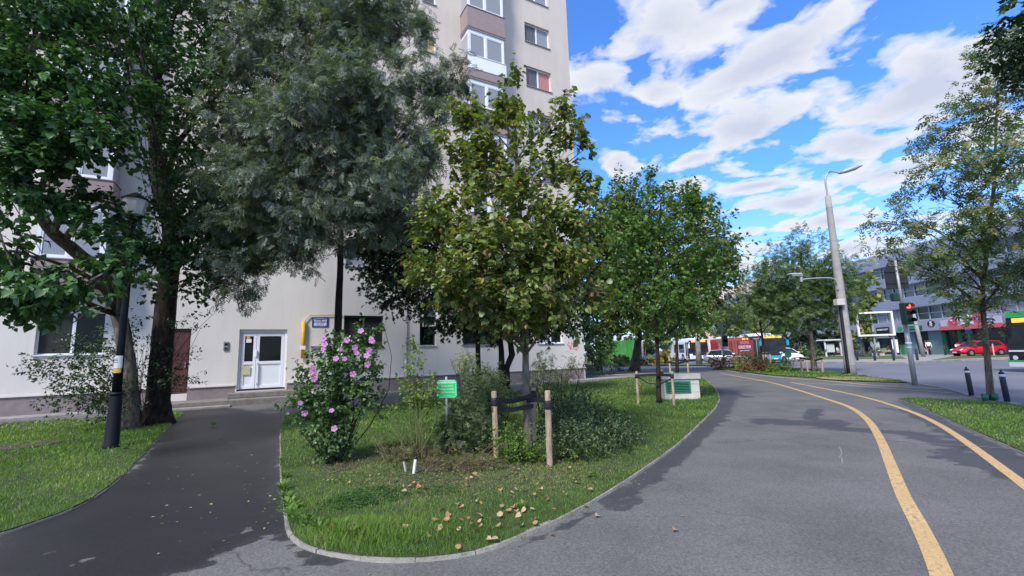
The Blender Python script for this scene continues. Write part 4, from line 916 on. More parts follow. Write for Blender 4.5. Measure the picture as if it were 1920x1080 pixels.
blB = blobs_px([(330, 40, 110, 80, 11.5), (430, 60, 80, 70, 12.2), (300, 150, 90, 80, 10.8), (400, 190, 90, 80, 11.6), (340, 280, 90, 70, 11), (420, 320, 70, 60, 11.8), (350, 420, 85, 55, 10.8), (300, 470, 80, 46, 10.4), (360, 510, 70, 40, 10.8), (400, 450, 60, 50, 11.4), (262, 470, 36, 30, 10), (340, 555, 40, 25, 10.8, 1, .7), (220, 60, 80, 70, 10.5), (400, -60, 160, 70, 12)], 11)
tree('mulberry_tree', 'old upright tree with a thick dark trunk between lamp post and red door', 'tree', [bB, fb(297, 740), fb(303, 660), fb(312, 560), fb(322, 460), fb(316, 400), fb(296, 330), fb(290, 200), fb(300, 60), fb(300, -60)], (.34, .1), blB, T_heart(), 110, 11, .5, .10, L_MUL, B_DARK,
     crown_kw=dict(up=.2, out=.7, droop=.5, spread=.8, shell=2.0, twist=.5, clump=14), nbr=7, nt=14, tt=([0, .04, .1, .5, 1], [.42, .32, .27, .22, .09]))

# -- dark trees behind the linden, near the wall
Yd = 17.0
def dk(x, y, Y=Yd): return AT(x, y, Y)[0]
def gb(x, Y): p = AT(x, 700, Y)[0]; p.z = 0; return p
bl = blobs_px([(705, 440, 40, 50), (690, 490, 30, 26), (745, 470, 60, 60), (800, 520, 75, 55), (740, 545, 45, 35), (840, 590, 60, 30), (790, 440, 50, 60), (895, 600, 50, 30)], 16.5)
tree('dark_maple', 'dark leaved small tree with a thin trunk behind the green sign', 'tree', [gb(897, 17), dk(896, 650), dk(893, 590), dk(860, 520), dk(820, 440)], (.11, .04), bl, T_maple(), 420, 10, .5, .13, L_DARK, B_DARK, crown_kw=dict(up=.1, droop=.5))
bl = blobs_px([(930, 560, 60, 60), (1010, 590, 75, 42), (1060, 560, 50, 60), (960, 610, 70, 26), (1030, 520, 60, 60)], 18)
tree('dark_maple', 'dark leaved small tree with two black stems behind the young linden', 'tree', [gb(940, 18), dk(940, 660, 18), dk(938, 600, 18), dk(970, 540, 18), dk(1000, 480, 18)], (.14, .05), bl, T_maple(), 420, 10, .5, .13, L_DARK, B_DARK, crown_kw=dict(up=.1, droop=.5),
     extra=lambda o, q, bb: MB().tube([Vector(x)-Vector(bb) for x in (gb(950, 18), dk(950, 690, 18), dk(960, 665, 18), dk(955, 630, 18), dk(970, 580, 18))], [.14, .12, .13, .10, .06], 9, jit=.06).build('second_stem', B_DARK, o, smooth=True))

# -- maple beyond, staked, beside the vent box
b5 = P(1236, 758); f5 = lambda x, y: AT(x, y, b5.y)[0]
bl = blobs_px([(1248, 395, 46, 50), (1195, 400, 36, 46), (1298, 425, 40, 46), (1172, 465, 44, 50), (1248, 465, 80, 50), (1330, 462, 24, 30, 13.2, 1, .8), (1210, 540, 80, 44), (1300, 520, 56, 46), (1240, 588, 70, 38), (1172, 575, 36, 30), (1308, 588, 34, 26), (1215, 352, 18, 20, 13.2, 1, 1.2), (1270, 356, 14, 18, 13.2, 1, 1.2), (1336, 530, 22, 26), (1355, 505, 14, 14, 13.2, 1, 1), (1150, 430, 14, 20, 13.2, 1, 1.2), (1345, 425, 14, 12, 13.2, 1, 1.2), (1318, 390, 12, 14, 13.2, 1, 1.2), (1145, 520, 14, 16, 13.2, 1, 1), (1345, 575, 12, 12)], b5.y)
tree('maple_tree', 'bright green young maple staked in the lawn beside the vent box', 'tree', [b5, f5(1234, 690), f5(1232, 640), f5(1230, 560), f5(1235, 450), f5(1240, 370)], (.08, .025), bl, T_maple(), 135, 12, .38, .115, L_MAP, B_DARK, crown_kw=dict(up=.35, droop=.45, clump=9, csz=.22), nbr=6)
s5 = [P(1197, 760), P(1264, 762), P(1246, 750)]
t5 = [ZUP(s5[0], 696), ZUP(s5[1], 696), ZUP(s5[2], 692)]
stakes(b5, s5, t5, .038, ['wooden stake left of the maple trunk by the vent box', 'wooden stake in front of the vent box grille', 'wooden stake close behind the maple trunk'], t5[0]-.14)
zz = t5[0]-.12
strap('black strap across the two stakes of the maple beside the vent box', [s5[0]+Vector((0, -.04, zz)), b5+Vector((0, -.12, zz)), s5[1]+Vector((0, -.045, zz))], .07)
strap('slack black strap hanging between the stakes of the maple', [s5[0]+Vector((.05, 0, zz-.05)), b5.lerp(s5[0], .5)+Vector((0, 0, zz-.22)), b5+Vector((0, -.12, zz-.28)), s5[1]+Vector((0, -.03, zz-.08))], .035)
# old tree beyond, by the corner
b6 = P(1190, 696); f6 = lambda x, y, Y=None: AT(x, y, Y or b6.y)[0]
bl = blobs_px([(1150, 420, 50, 60), (1120, 480, 40, 70), (1180, 470, 70, 80), (1140, 560, 60, 50), (1200, 560, 80, 50), (1180, 375, 40, 36), (1290, 470, 80, 60, 31), (1330, 520, 46, 50, 31), (1355, 480, 24, 30, 31, 1, .8), (1290, 400, 40, 36, 31), (1260, 580, 70, 40, 31), (1120, 610, 36, 26)], 31)
tree('old_street_tree', 'large old tree with a thick leaning trunk beyond the corner of the block', 'tree', [b6, f6(1194, 660), f6(1198, 620), f6(1196, 560), f6(1190, 480), f6(1190, 400)], (.42, .12), bl, T_oval(), 330, 12, 1.1, .32, L_OLD, B_GREY, crown_kw=dict(up=.3, droop=.4), nbr=4, tt=([0, .1, .3, 1], [.48, .34, .26, .1]))
b7 = P(1270, 703); f7 = lambda x, y: AT(x, y, b7.y)[0]
bl = blobs_px([(1290, 560, 60, 40), (1320, 590, 36, 28), (1250, 600, 44, 24)], b7.y)
tree('staked_tree', 'slim dark stemmed tree held by two stakes beyond the vent box', 'tree', [b7, f7(1269, 650), f7(1268, 610), f7(1272, 540)], (.12, .05), bl, T_oval(), 60, 12, .8, .22, L_OLD, B_DARK, nbr=4)
s7 = [P(1257, 703.5), P(1291, 702)]
stakes(b7, s7, [ZUP(s7[0], 667), ZUP(s7[1], 668)], .06, ['grey stake left of the slim tree beyond the vent box', 'slanting stake right of the slim tree beyond the vent box'], ZUP(s7[0], 679))
zz = ZUP(s7[0], 679); strap('black strap of the slim tree beyond the vent box', [s7[0]+Vector((0, -.06, zz)), b7+Vector((0, -.1, zz-.1)), s7[1]+Vector((0, -.06, zz+.05))], .13)

# -- locust trees on the verge
b9 = P(1527, 697.5); f9 = lambda x, y: AT(x, y, b9.y)[0]
bl = blobs_px([(1500, 470, 26, 40, 27, 1, .8), (1542, 480, 26, 36, 27, 1, .7), (1450, 490, 26, 34, 27, 1, .7), (1480, 520, 56, 40), (1550, 520, 46, 44), (1440, 540, 46, 40), (1500, 560, 80, 40), (1580, 552, 30, 40), (1430, 580, 30, 28), (1490, 592, 60, 26), (1560, 588, 46, 26), (1600, 500, 14, 30, 27, 1, .4)], b9.y)
tree('locust_tree', 'broad feathery locust tree on the verge left of the concrete pole', 'tree', [b9, f9(1524, 660), f9(1520, 630), f9(1514, 580), f9(1505, 520), f9(1500, 460)], (.17, .05), bl, T_pinnate(4, .07, .46), 260, 9, .5, .25, L_LOC, B_GREY, crown_kw=dict(up=.5, droop=.35), nbr=6)
s9 = [P(1504, 696), P(1515, 699), P(1543, 699)]
stakes(b9, s9, [ZUP(s9[0], 669), ZUP(s9[1], 670), ZUP(s9[2], 669)], .055, ['thin stake left of the locust trunk on the verge', 'short pale stake just left of the locust trunk', 'dark wooden post right of the locust trunk'], ZUP(s9[0], 671.5))
zz = ZUP(s9[0], 671.5); strap('black strap tying the locust tree between its posts', [s9[0]+Vector((0, -.06, zz)), b9.lerp(s9[0], .5)+Vector((0, -.1, zz-.05)), b9+Vector((0, -.18, zz-.12)), s9[2]+Vector((0, -.06, zz))], .11)
b8 = P(1432, 686); f8 = lambda x, y: AT(x, y, b8.y)[0]
bl = blobs_px([(1410, 545, 30, 26), (1400, 580, 40, 30), (1440, 560, 36, 34), (1440, 600, 44, 26), (1470, 600, 22, 24), (1385, 610, 28, 20)], b8.y)
tree('locust_tree', 'smaller locust tree standing in front of the red bus', 'tree', [b8, f8(1431, 655), f8(1430, 640), f8(1425, 600), f8(1420, 550)], (.14, .06), bl, T_pinnate(4, .07, .46), 250, 9, .5, .28, L_LOC, B_DARK, nbr=5, crown_kw=dict(up=.4, droop=.35))
s8 = [P(1434, 690), P(1440, 690), P(1446, 689)]
stakes(b8, s8, [ZUP(s8[0], 661), ZUP(s8[1], 661), ZUP(s8[2], 663)], .07, ['orange brown stake at the foot of the tree before the red bus', 'middle stake below the blue front of the bus', 'right hand pale stake below the blue front of the bus'], ZUP(s8[0], 663))

# -- ash by the road at right, thinning and yellowing
b10 = P(1858, 750); f10 = lambda x, y, d=0: AT(x, y, b10.y-d)[0]
bl = blobs_px([(1842, 120, 12, 34, 12, 1, 1.6), (1828, 190, 18, 40, 12, 1, 1.3), (1762, 250, 9, 34, 12.3, 1, 1.7), (1737, 285, 11, 34, 12.3, 1, 1.6), (1800, 260, 22, 46, 12, 1, 1.), (1885, 200, 44, 60, 11.6), (1785, 335, 46, 40, 11.8, 1, .9), (1870, 320, 60, 66, 11.4), (1700, 375, 18, 20, 12.2, 1, 1.0), (1668, 395, 12, 24, 12.3, 1, 1.1), (1648, 455, 16, 16, 12.3, 1, 1.), (1690, 450, 20, 24, 12.2, 1, .8), (1640, 420, 8, 14, 12.3, 1, 1.),
               (1725, 430, 34, 30, 12, 1, .7), (1785, 425, 46, 40, 11.8, 1, .8), (1870, 440, 66, 54, 11.4, 1, .9), (1730, 505, 36, 22, 12, 1, .7), (1800, 505, 50, 34, 11.8, 1, .8), (1885, 530, 56, 40, 11.4, 1, .9), (1790, 560, 40, 18, 11.9, 1, .7), (1860, 578, 50, 20, 11.8, 1, .7), (1660, 500, 12, 10, 12.2, 1, .8), (1960, 400, 80, 150, 11.4, .8, .4), (1818, 612, 16, 9, 11.9, 1, .7), (1970, 160, 50, 100, 11.4, .8, .2)], 12)
tree('roadside_ash', 'airy ash with yellowing leaflets in the lawn corner by the bollards', 'tree', [b10, f10(1853, 690), f10(1847, 620), f10(1842, 560), f10(1850, 470), f10(1862, 360), f10(1868, 240), f10(1872, 130)], (.085, .02), bl, T_pinnate(3, .10, .46, .3), 74, 8, .42, .22, L_RASH, B_GREY,
     crown_kw=dict(up=.6, out=.7, droop=.25, spread=.75, shell=1.7, vs=.6), nbr=6)
# tree guards
for (x, y, lab) in ((1848, 752, 'green plastic guard cup left of the roadside ash trunk'), (1867, 751, 'green plastic guard cup right of the roadside ash trunk')):
    p = P(x, y); b = MB(); b.lathe((0, 0, 0), [(.055, 0), (.075, .17), (.068, .17), (.05, .02)], 14); tag(b.build('tree_guard', mat('green_plastic', (.02, .16, .09), .5), None, p, smooth=True), lab, 'tree guard')
# overhanging branch of a tree outside the picture, at the top right
b11 = P(2230, 880); q11 = lambda x, y, Y=None: AT(x, y, Y or b11.y)[0]
bl = [(tuple(AT(1918, 110, 7)[0]), (.16, .3, .14), .5), (tuple(AT(1945, 50, 7)[0]), (.25, .4, .3), 1.)]+blobs_px([(2140, 60, 110, 120, 6.6), (2260, -60, 140, 130, 6.4), (2330, 120, 120, 110, 6.2), (2200, 230, 90, 70, 6.3), (2120, -90, 90, 90, 6.8)], 6.5)
tree('overhanging_ash', 'dark leafy branch reaching in at the top right corner', 'tree', [b11, q11(2228, 700), q11(2222, 500), q11(2215, 300), q11(2210, 100)], (.13, .05), bl, T_pinnate(3, .13, .44, .3), 40, 8, .4, .22, L_DARK, B_GREY, nbr=4)

# -- background trees
def bgtree(x, y0, Y, l, lm, label, name='background_tree', tm=None, ntw=150, sz=.5, tr=.16, L=.9, cat='tree', group=None):
    base = AT(x, 660, Y)[0]; base.z = 0
    tree(name, label, cat, [base, Vector((base.x, base.y, 1.2)), AT(x, y0, Y)[0]], (tr, .06), blobs_px(l, Y), tm or T_card(), ntw, 10, L, sz, lm, B_GREY, nbr=3, crown_kw=dict(up=.3, droop=.3, twist=.9), group=group)
bgtree(1620, 570, 54, [(1622, 550, 22, 30), (1614, 600, 24, 26), (1632, 585, 12, 20), (1615, 640, 16, 16)], L_YEL, 'yellow green tree behind the white billboard frame')
bgtree(1345, 610, 64, [(1345, 610, 26, 24), (1375, 600, 26, 26), (1400, 620, 30, 16)], L_YEL, 'yellowing tree behind the red bus roof')
bgtree(1300, 600, 68, [(1290, 620, 40, 24), (1320, 600, 30, 26), (1250, 620, 40, 24)], L_BG, 'mid green tree behind the white bus')
bgtree(1405, 590, 72, [(1420, 600, 26, 30), (1385, 575, 20, 16)], L_YEL, 'pale tree left of the locust crown')
bgtree(1500, 620, 66, [(1490, 630, 36, 24), (1530, 640, 30, 24), (1560, 630, 26, 20), (1480, 655, 26, 14)], L_CON, 'dark evergreen thicket behind the poster shelter')
bgtree(1210, 600, 74, [(1210, 620, 36, 30), (1170, 630, 30, 26), (1130, 640, 30, 30)], L_BG, 'green tree beyond the green fence')
bgtree(1580, 600, 78, [(1590, 620, 30, 30), (1560, 590, 26, 30)], L_BG, 'green tree behind the concrete pole')
bgtree(1455, 610, 76, [(1465, 620, 30, 30), (1440, 620, 30, 24)], L_BG, 'green tree behind the bus front')
def GBL(l):
    out = []
    for (x, y, yg, rx, ry) in l: out.append((x, y, rx, ry, P(x, yg).y, .9))
    return blobs_px(out, 8)
def bush(name, label, cat, blobs, ntw, nlf, L, size, tm, lm, kw=None, stems=6, bm_=None, group=None, base=None, sr=.012, dens=5):
    blobs = [b for b in blobs]
    c0 = Vector(base) if base is not None else Vector((blobs[0][0][0], blobs[0][0][1], 0)); o = thing(name, label, cat, c0, 0, group); bb = np.array(c0)
    C, D, N, S, V, tw = foliage(blobs, ntw*dens, nlf, L, size, zmin=.05, **(kw or {}))
    C[:, 2] = np.maximum(C[:, 2], .04)
    obj('foliage', leafmesh('foliage', tm, C-bb, D, N, S, lm, V), o)
    mb = MB()
    for i in rng.choice(len(tw), min(stems*len(blobs), len(tw)), replace=False):
        e = Vector(tw[i, :3]+tw[i, 3:]); s = Vector((c0.x+random.uniform(-.12, .12), c0.y+random.uniform(-.12, .12), 0)) if base is not None else Vector((e.x*.7+c0.x*.3, e.y*.7+c0.y*.3, 0))
        mb.tube([p-c0 for p in limb_pts(s, e, .05, 4)], [sr, sr*.8, sr*.6, sr*.45, sr*.3], 4)
    mb.build('stems', bm_ or B_DARK, o)
    return o, (C, D, N, S, V, tw)
# hibiscus with pink flowers
bh = P(622, 872); Yh = bh.y
bl = blobs_px([(622, 850, 24, 22, Yh, 1, 2.), (622, 815, 40, 30, Yh, 1, 1.6), (615, 760, 62, 40), (650, 745, 55, 40), (598, 770, 36, 44, Yh-.15), (575, 760, 34, 26), (600, 700, 40, 34), (650, 690, 50, 34), (690, 690, 24, 40), (625, 655, 22, 24, Yh, 1, .7), (660, 650, 40, 18), (681, 645, 30, 16), (685, 625, 26, 12, Yh, 1, .7), (570, 715, 22, 24, Yh, 1, .7), (700, 740, 18, 44, Yh, 1, .7), (556, 770, 14, 10, Yh, 1, .6)], Yh)
L_HIB = leafmat('leaf_hibiscus', [(0, (.035, .075, .024)), (.5, (.075, .145, .045)), (1, (.18, .27, .10))], .45, .25, .45)
hib, q = bush('hibiscus', 'flowering rose of Sharon bush with pink blooms beside the dark path', 'bush', bl, 30, 13, .20, .050, T_heart(), L_HIB, dict(up=.7, out=.6, droop=.3, shell=1.7, twist=.7), stems=1, base=bh, sr=.011)
M_PET = leafmat('petal_pink', [(0, (.58, .20, .50)), (1, (.80, .46, .74))], .6, .35, .2); M_EYE = mat('petal_throat', (.35, .015, .08), .7); M_STIG = mat('stamen', (.8, .75, .55), .7)
def flower_mesh(s):
    b = MB()
    for i in range(5):
        a = 2*PI*i/5; v = []
        for (r, w, z) in ((.12, .1, 0), (.5, .34, .16), (.85, .40, .22), (1.0, .2, .16)):
            for sg_ in (-1, 1): v.append((s*(r*math.cos(a)-sg_*w*math.sin(a)), s*(r*math.sin(a)+sg_*w*math.cos(a)), s*(z+.02*i)))
        b.add(v, [(0, 2, 3, 1), (2, 4, 5, 3), (4, 6, 7, 5)], 0)
    b.tube([(0, 0, -.3*s), (0, 0, .03*s)], [.10*s, .24*s], 8, 1); b.tube([(0, 0, 0), (0, 0, .62*s)], [.06*s, .05*s], 6, 2)
    me = b.mesh('flower', [M_PET, M_EYE, M_STIG]); at = me.attributes.new('v', 'FLOAT', 'POINT'); at.data.foreach_set('value', rng.random(len(me.vertices)).astype(np.float32)); return me
fm = [flower_mesh(.046), flower_mesh(.036)]
FL = [(677, 621), (606, 636), (609, 646), (606, 655), (651, 638), (696, 635), (697, 639), (638, 655), (665, 652), (669, 662), (630, 673), (646, 673), (689, 684), (693, 656), (688, 667), (585, 692), (588, 697), (584, 700), (589, 711), (593, 725), (662, 702), (563, 756), (571, 775), (622, 770), (627, 804), (586, 688), (691, 657)]
for i, (x, y) in enumerate(FL):
    p = AT(x, y, Yh-.28-random.uniform(0, .12))[0]; d = (Vector((0, 0, H))-p).normalized()+Vector((random.uniform(-.4, .4), random.uniform(-.3, .3), random.uniform(-.1, .6))); o_ = obj('flower', fm[i % 2 if i not in (0, 1, 4) else 0], hib, p-bh); o_.rotation_euler = d.to_track_quat('Z', 'Y').to_euler()
M_BUD = mat('bud', (.55, .60, .50), .6)
bud = MB(); bud.lathe((0, 0, 0), [(.004, 0), (.013, .012), (.010, .03), (.002, .04)], 7); bme = bud.mesh('bud', M_BUD, True)
for (x, y) in ((632, 658), (641, 650), (660, 641), (700, 645), (613, 668), (581, 706), (568, 704), (560, 765), (604, 662), (671, 640), (594, 762), (598, 664), (640, 667), (655, 633), (687, 628)):
    obj('bud', bme, hib, AT(x, y, Yh-.3)[0]-bh, (random.random(), random.random(), 0))
# tall thin rose with yellowing leaves
br_ = P(783, 868); Yr = br_.y
L_ROSE = leafmat('leaf_rose', [(0, (.07, .13, .03)), (.55, (.16, .25, .05)), (1, (.38, .36, .12))], .5, .35)
bl = blobs_px([(778, 660, 9, 18, Yr, 1, 1.6), (775, 695, 12, 12, Yr, 1, 1.2), (765, 725, 18, 14), (785, 740, 26, 20), (770, 760, 20, 18), (806, 722, 16, 12), (805, 748, 18, 16), (826, 752, 7, 12, Yr, 1, .5), (800, 800, 14, 12, Yr, 1, .5), (740, 780, 10, 8, Yr, 1, .7), (733, 776, 8, 6, Yr, 1, .8)], Yr)
bush('rose_bush', 'tall straggly rose with pale yellowing leaves left of the green sign', 'bush', bl, 60, 8, .14, .062, T_oval(), L_ROSE, dict(up=.5, droop=.2), stems=2, base=br_, bm_=mat('green_stem', (.14, .15, .05), .7), sr=.008)
# dark thicket behind the sign
bl = GBL([(900, 760, 815, 52, 44), (870, 800, 838, 44, 34), (915, 728, 795, 36, 34), (850, 828, 856, 34, 24), (900, 826, 858, 34, 24), (890, 712, 790, 34, 18), (880, 780, 825, 40, 40), (925, 750, 800, 26, 36)])
L_THK = leafmat('leaf_thicket', [(0, (.035, .058, .024)), (.6, (.085, .125, .050)), (1, (.20, .24, .10))], .5, .25)
bush('thicket', 'dark narrow leaved thicket between the green sign and the staked linden', 'bush', bl, 60, 12, .26, .075, T_pinnate(3, .10, .45), L_THK, dict(up=.7, out=.5, droop=.1, shell=2.4), stems=5, base=None)
bl = GBL([(780, 858, 872, 40, 14), (840, 866, 880, 44, 12), (730, 856, 868, 36, 10), (880, 872, 884, 40, 10), (775, 838, 868, 18, 18), (920, 872, 884, 30, 8)])
L_DRY = leafmat('dry_stalk_leaf', [(0, (.07, .05, .025)), (.5, (.16, .12, .06)), (.8, (.12, .16, .05)), (1, (.36, .28, .16))], .7, .2)
bush('dry_weeds', 'low tangle of dry brown weeds under the rose and the green sign', 'bush', bl, 60, 9, .2, .05, T_pinnate(2, .10, .5), L_DRY, dict(up=.5, droop=.1), stems=6, bm_=mat('dry_stem', (.24, .17, .10), .9), sr=.006)
# dark creeping cotoneaster mound
bl = GBL([(1062, 752, 790, 46, 26), (1095, 770, 800, 50, 26), (1130, 792, 818, 44, 24), (1165, 812, 832, 30, 20), (1074, 790, 825, 50, 34), (1110, 815, 842, 56, 28), (1046, 832, 862, 40, 28), (1080, 838, 862, 50, 24), (1140, 832, 850, 40, 18), (1036, 770, 815, 24, 34), (1180, 820, 836, 20, 14)])
L_COT = leafmat('leaf_cotoneaster', [(0, (.030, .050, .022)), (.55, (.074, .112, .048)), (1, (.17, .23, .10))], .5, .2, .3)
bush('cotoneaster', 'dark spreading mound shrub right of the staked linden', 'bush', bl, 110, 14, .24, .042, T_oval(), L_COT, dict(up=.15, out=.8, droop=.0, shell=3.0, twist=.7, vs=.5), stems=3, base=None)
bl = GBL([(960, 836, 868, 28, 26), (982, 850, 874, 26, 18), (948, 852, 872, 18, 16), (955, 815, 862, 12, 14), (1008, 856, 872, 20, 14), (1060, 856, 868, 26, 10), (1105, 852, 864, 22, 9)])
L_LIM = leafmat('leaf_lime', [(0, (.07, .13, .02)), (1, (.20, .31, .06))], .5, .35)
bush('lime_shrub', 'small bright green shrub at the foot of the linden stakes', 'bush', bl, 100, 10, .14, .042, T_oval(), L_LIM, dict(up=.5, droop=.1), stems=2, base=P(968, 868))
L_FEA = leafmat('leaf_feathery', [(0, (.06, .09, .03)), (1, (.16, .20, .07))], .5, .3)
for (x, y, lst, lab) in ((1005, 745, [(1012, 700, 12, 30), (1005, 735, 16, 20), (1024, 690, 10, 14)], 'feathery upright plant just right of the linden trunk'), (1060, 740, [(1060, 690, 12, 14), (1050, 710, 16, 22), (1040, 735, 20, 16), (1074, 692, 10, 8)], 'feathery arching plant in front of the graffitied wall'), (895, 720, [(880, 680, 14, 14), (868, 695, 14, 14)], 'thin feathery plant rising behind the green sign')):
    p = AT(x, y, 11.5)[0]; p.z = 0
    bush('feathery_plant', lab, 'plant', blobs_px([(a, b_, c, d, 11.5, 1, 2.2) for a, b_, c, d in lst], 11.5), 60, 6, .3, .15, T_pinnate(4, .06, .42, .3), L_ROSE if 'sign' in lab else L_FEA, dict(up=.6, droop=.4, shell=1.5), stems=3, dens=1.4, base=p, group='feathery plants by the linden')
# shrub under the old trees
bl = blobs_px([(140, 690, 70, 18, 11.2), (90, 680, 40, 12, 11, 1, .8), (190, 650, 60, 30, 11.6), (170, 720, 60, 24, 11), (150, 755, 66, 14, 10.8, 1, .8), (200, 740, 40, 30, 11), (266, 690, 18, 40, 11.9, 1, .6), (266, 620, 18, 40, 11.9, 1, .6), (330, 715, 30, 20, 12, 1, .8), (320, 680, 26, 40, 12.2, 1, .6), (345, 600, 22, 20, 11.6, 1, .5), (215, 770, 30, 14, 10.9, 1, .8)], 11)
bush('dark_shrub', 'spreading dark shrub reaching left from the old trunks across the white wall', 'bush', bl, 46, 12, .36, .075, T_oval(), L_DARK, dict(up=.05, out=.7, droop=.3, flat=.6, shell=1.8), stems=5, base=P(262, 790))
# bushes on the verge
L_BER = leafmat('leaf_barberry', [(0, (.10, .035, .025)), (.5, (.22, .10, .05)), (.8, (.16, .15, .05)), (1, (.34, .22, .11))], .6, .25)
bg_ = 'bushes along the bicycle lane verge'
bush('barberry', 'rust red barberry at the left end of the verge', 'bush', blobs_px([(1350, 681, 18, 12, 33), (1370, 679, 18, 14, 33), (1388, 682, 16, 12, 31), (1342, 686, 10, 7, 33)], 32), 170, 12, .3, .14, T_oval(), L_BER, dict(up=.6), group=bg_)
bush('barberry', 'mixed green and brown barberry in front of the red bus door', 'bush', blobs_px([(1405, 678, 20, 17, 31), (1392, 688, 16, 11, 30), (1418, 684, 12, 12, 30)], 31), 190, 12, .3, .14, T_oval(), L_YEL, dict(up=.6), group=bg_)
bush('barberry', 'red brown barberry below the stakes of the bus side tree', 'bush', blobs_px([(1420, 690, 18, 12, 29), (1438, 690, 16, 13, 28.5), (1405, 694, 14, 9, 28)], 28), 190, 12, .3, .13, T_oval(), L_BER, dict(up=.6), group=bg_)
bush('green_bush', 'yellow green bush at the right end of the verge planting', 'bush', blobs_px([(1458, 691, 16, 12, 28), (1475, 690, 11, 10, 28), (1450, 696, 12, 7, 27.5)], 27), 210, 12, .25, .12, T_oval(), L_LIM, dict(up=.6), group=bg_)
bush('corner_shrub', 'dark shrub growing at the corner of the block behind the bin', 'bush', blobs_px([(1112, 640, 14, 40, 30), (1122, 670, 16, 20, 30), (1135, 655, 14, 20, 31)], 30), 120, 10, .6, .22, T_oval(), L_BG, dict(up=.6), base=AT(1115, 690, 30)[0]*Vector((1, 1, 0)) if False else None)
bush('corner_shrub', 'low shrub between the bin and the leaning old trunk', 'bush', blobs_px([(1155, 684, 18, 10, 36), (1172, 688, 10, 7, 36)], 36), 150, 10, .4, .2, T_oval(), L_YEL, dict(up=.6))
bush('yellow_bush', 'yellow flowering bush in front of the white bus', 'bush', blobs_px([(1240, 672, 10, 8, 48), (1250, 670, 8, 9, 48), (1228, 675, 8, 6, 48)], 48), 200, 10, .4, .22, T_card(), leafmat('leaf_gold', [(0, (.28, .24, .05)), (1, (.55, .45, .10))], .6, .3), dict(up=.6))
bush('rose_bed', 'long flower bed of dry stems in front of the green fence', 'bush', blobs_px([(1165, 677, 24, 6, 50), (1205, 678, 24, 5, 50)], 50), 200, 10, .4, .22, T_card(), L_DRY, dict(up=.6))
bush('flower_bed', 'green bed with white flowers behind the orange topped post', 'bush', blobs_px([(1505, 662, 16, 7, 50), (1530, 663, 16, 6, 50)], 50), 200, 10, .4, .2, T_card(), L_BG, dict(up=.6))
# fallen leaves
M_FALL = [leafmat('fallen_leaf_%s' % n_, [(0, c_), (1, c_)], .8, .15) for n_, c_ in (('tan', (.42, .24, .12)), ('pale', (.50, .34, .20)), ('rust', (.28, .12, .05)))]
fl = []
for m_ in M_FALL:
    tv, tf = T_heart(); tv = tv.copy(); tv[:, 2] += .18*np.abs(tv[:, 0])*2-.08*np.sin(tv[:, 1]*3)
    fl.append(leafmesh('fallen_leaf', (tv, tf), [[0, 0, 0]], [[0, 1, 0]], [[0, 0, 1]], [.062], m_))
pos = [(random.uniform(640, 1120), random.uniform(890, 935)) for _ in range(22)]+[(random.uniform(820, 1010), random.uniform(950, 1005)) for _ in range(16)]+[(725, 912), (735, 918), (745, 905), (755, 914), (770, 910), (778, 906), (786, 913), (790, 908), (700, 918), (762, 920), (855, 885), (880, 888), (893, 890), (925, 893), (950, 890), (965, 886), (968, 880), (1070, 876), (1046, 958), (985, 955), (960, 950), (968, 946), (938, 915), (957, 921), (982, 920), (1003, 928), (1010, 926), (1045, 918), (1065, 924), (1085, 905), (975, 905), (1030, 935), (860, 945), (870, 950), (893, 940), (900, 943), (835, 958), (845, 962), (940, 970), (965, 958), (955, 956), (870, 978), (885, 982), (900, 978), (905, 985), (922, 988), (890, 995), (935, 985), (978, 985), (1015, 958), (1055, 955), (790, 1010), (800, 1003), (935, 1010), (910, 1008), (855, 1030), (1035, 1003), (815, 975), (670, 950), (1082, 870), (1120, 880), (700, 1012), (620, 985), (760, 990)]
for i, (x, y) in enumerate(pos):
    p = P(x+random.uniform(-3, 3), y+random.uniform(-2, 2), .06)
    o = obj('fallen_leaf', fl[[0, 1, 1, 0, 2][i % 5]], None, p, (random.uniform(-.6, .6), random.uniform(-.6, .6), random.uniform(0, 6.28))); o.scale = [random.uniform(.65, 1.1)]*3
    if (x, y) == (1035, 1003): o.location = P(1035, 1003, .012)
    tag(o, 'dry tan or rust fallen leaf lying in the island lawn before the staked linden', 'leaf', 'fallen leaves on the island lawn')
for (x, y, k, lab) in ((1267, 992, 0, 'single dry tan leaf lying alone on the grey path'), (1122, 966, 1, 'small pale leaf on the dark edge of the path by the kerb'), (1100, 948, 2, 'rust leaf on the kerb at the right of the lawn')):
    tag(obj('fallen_leaf', fl[k], None, P(x, y, .014), (.25, -.3, 2.4)), lab, 'leaf')
L_LIT = leafmat('litter', [(0, (.16, .10, .05)), (.6, (.30, .26, .12)), (1, (.42, .40, .16))], .8, .15)
n = 230; cc = []
a_ = [(300, 840), (400, 1000), (470, 860), (500, 900), (420, 780), (360, 900), (520, 950), (530, 870), (300, 960), (480, 800), (520, 820), (640, 1060), (1100, 960), (1200, 895)]
for i in range(n):
    x, y = a_[rng.integers(len(a_))]; p = P(x+rng.normal()*(70 if i % 3 else 14), y+rng.normal()*34, .008); cc.append(p)
cc = [p for p in cc if not inpoly(np.array([p.x]), np.array([p.y]), [(q_.x, q_.y) for q_ in isl_poly])[0] and not inpoly(np.array([p.x]), np.array([p.y]), [(q_.x, q_.y) for q_ in lef_poly])[0]]
n = len(cc); az = rng.uniform(0, 6.28, n)
me = leafmesh('leaf_litter', T_oval(), np.array([tuple(p) for p in cc]), np.stack([np.cos(az), np.sin(az), np.zeros(n)], 1), np.tile([0, 0, 1.], (n, 1))+rng.normal(size=(n, 3))*.2, .018+.03*rng.random(n), L_LIT)
tag(obj('leaf_litter', me), 'scattered small leaves and twigs on the dark path to the door', 'leaf litter', kind='stuff')
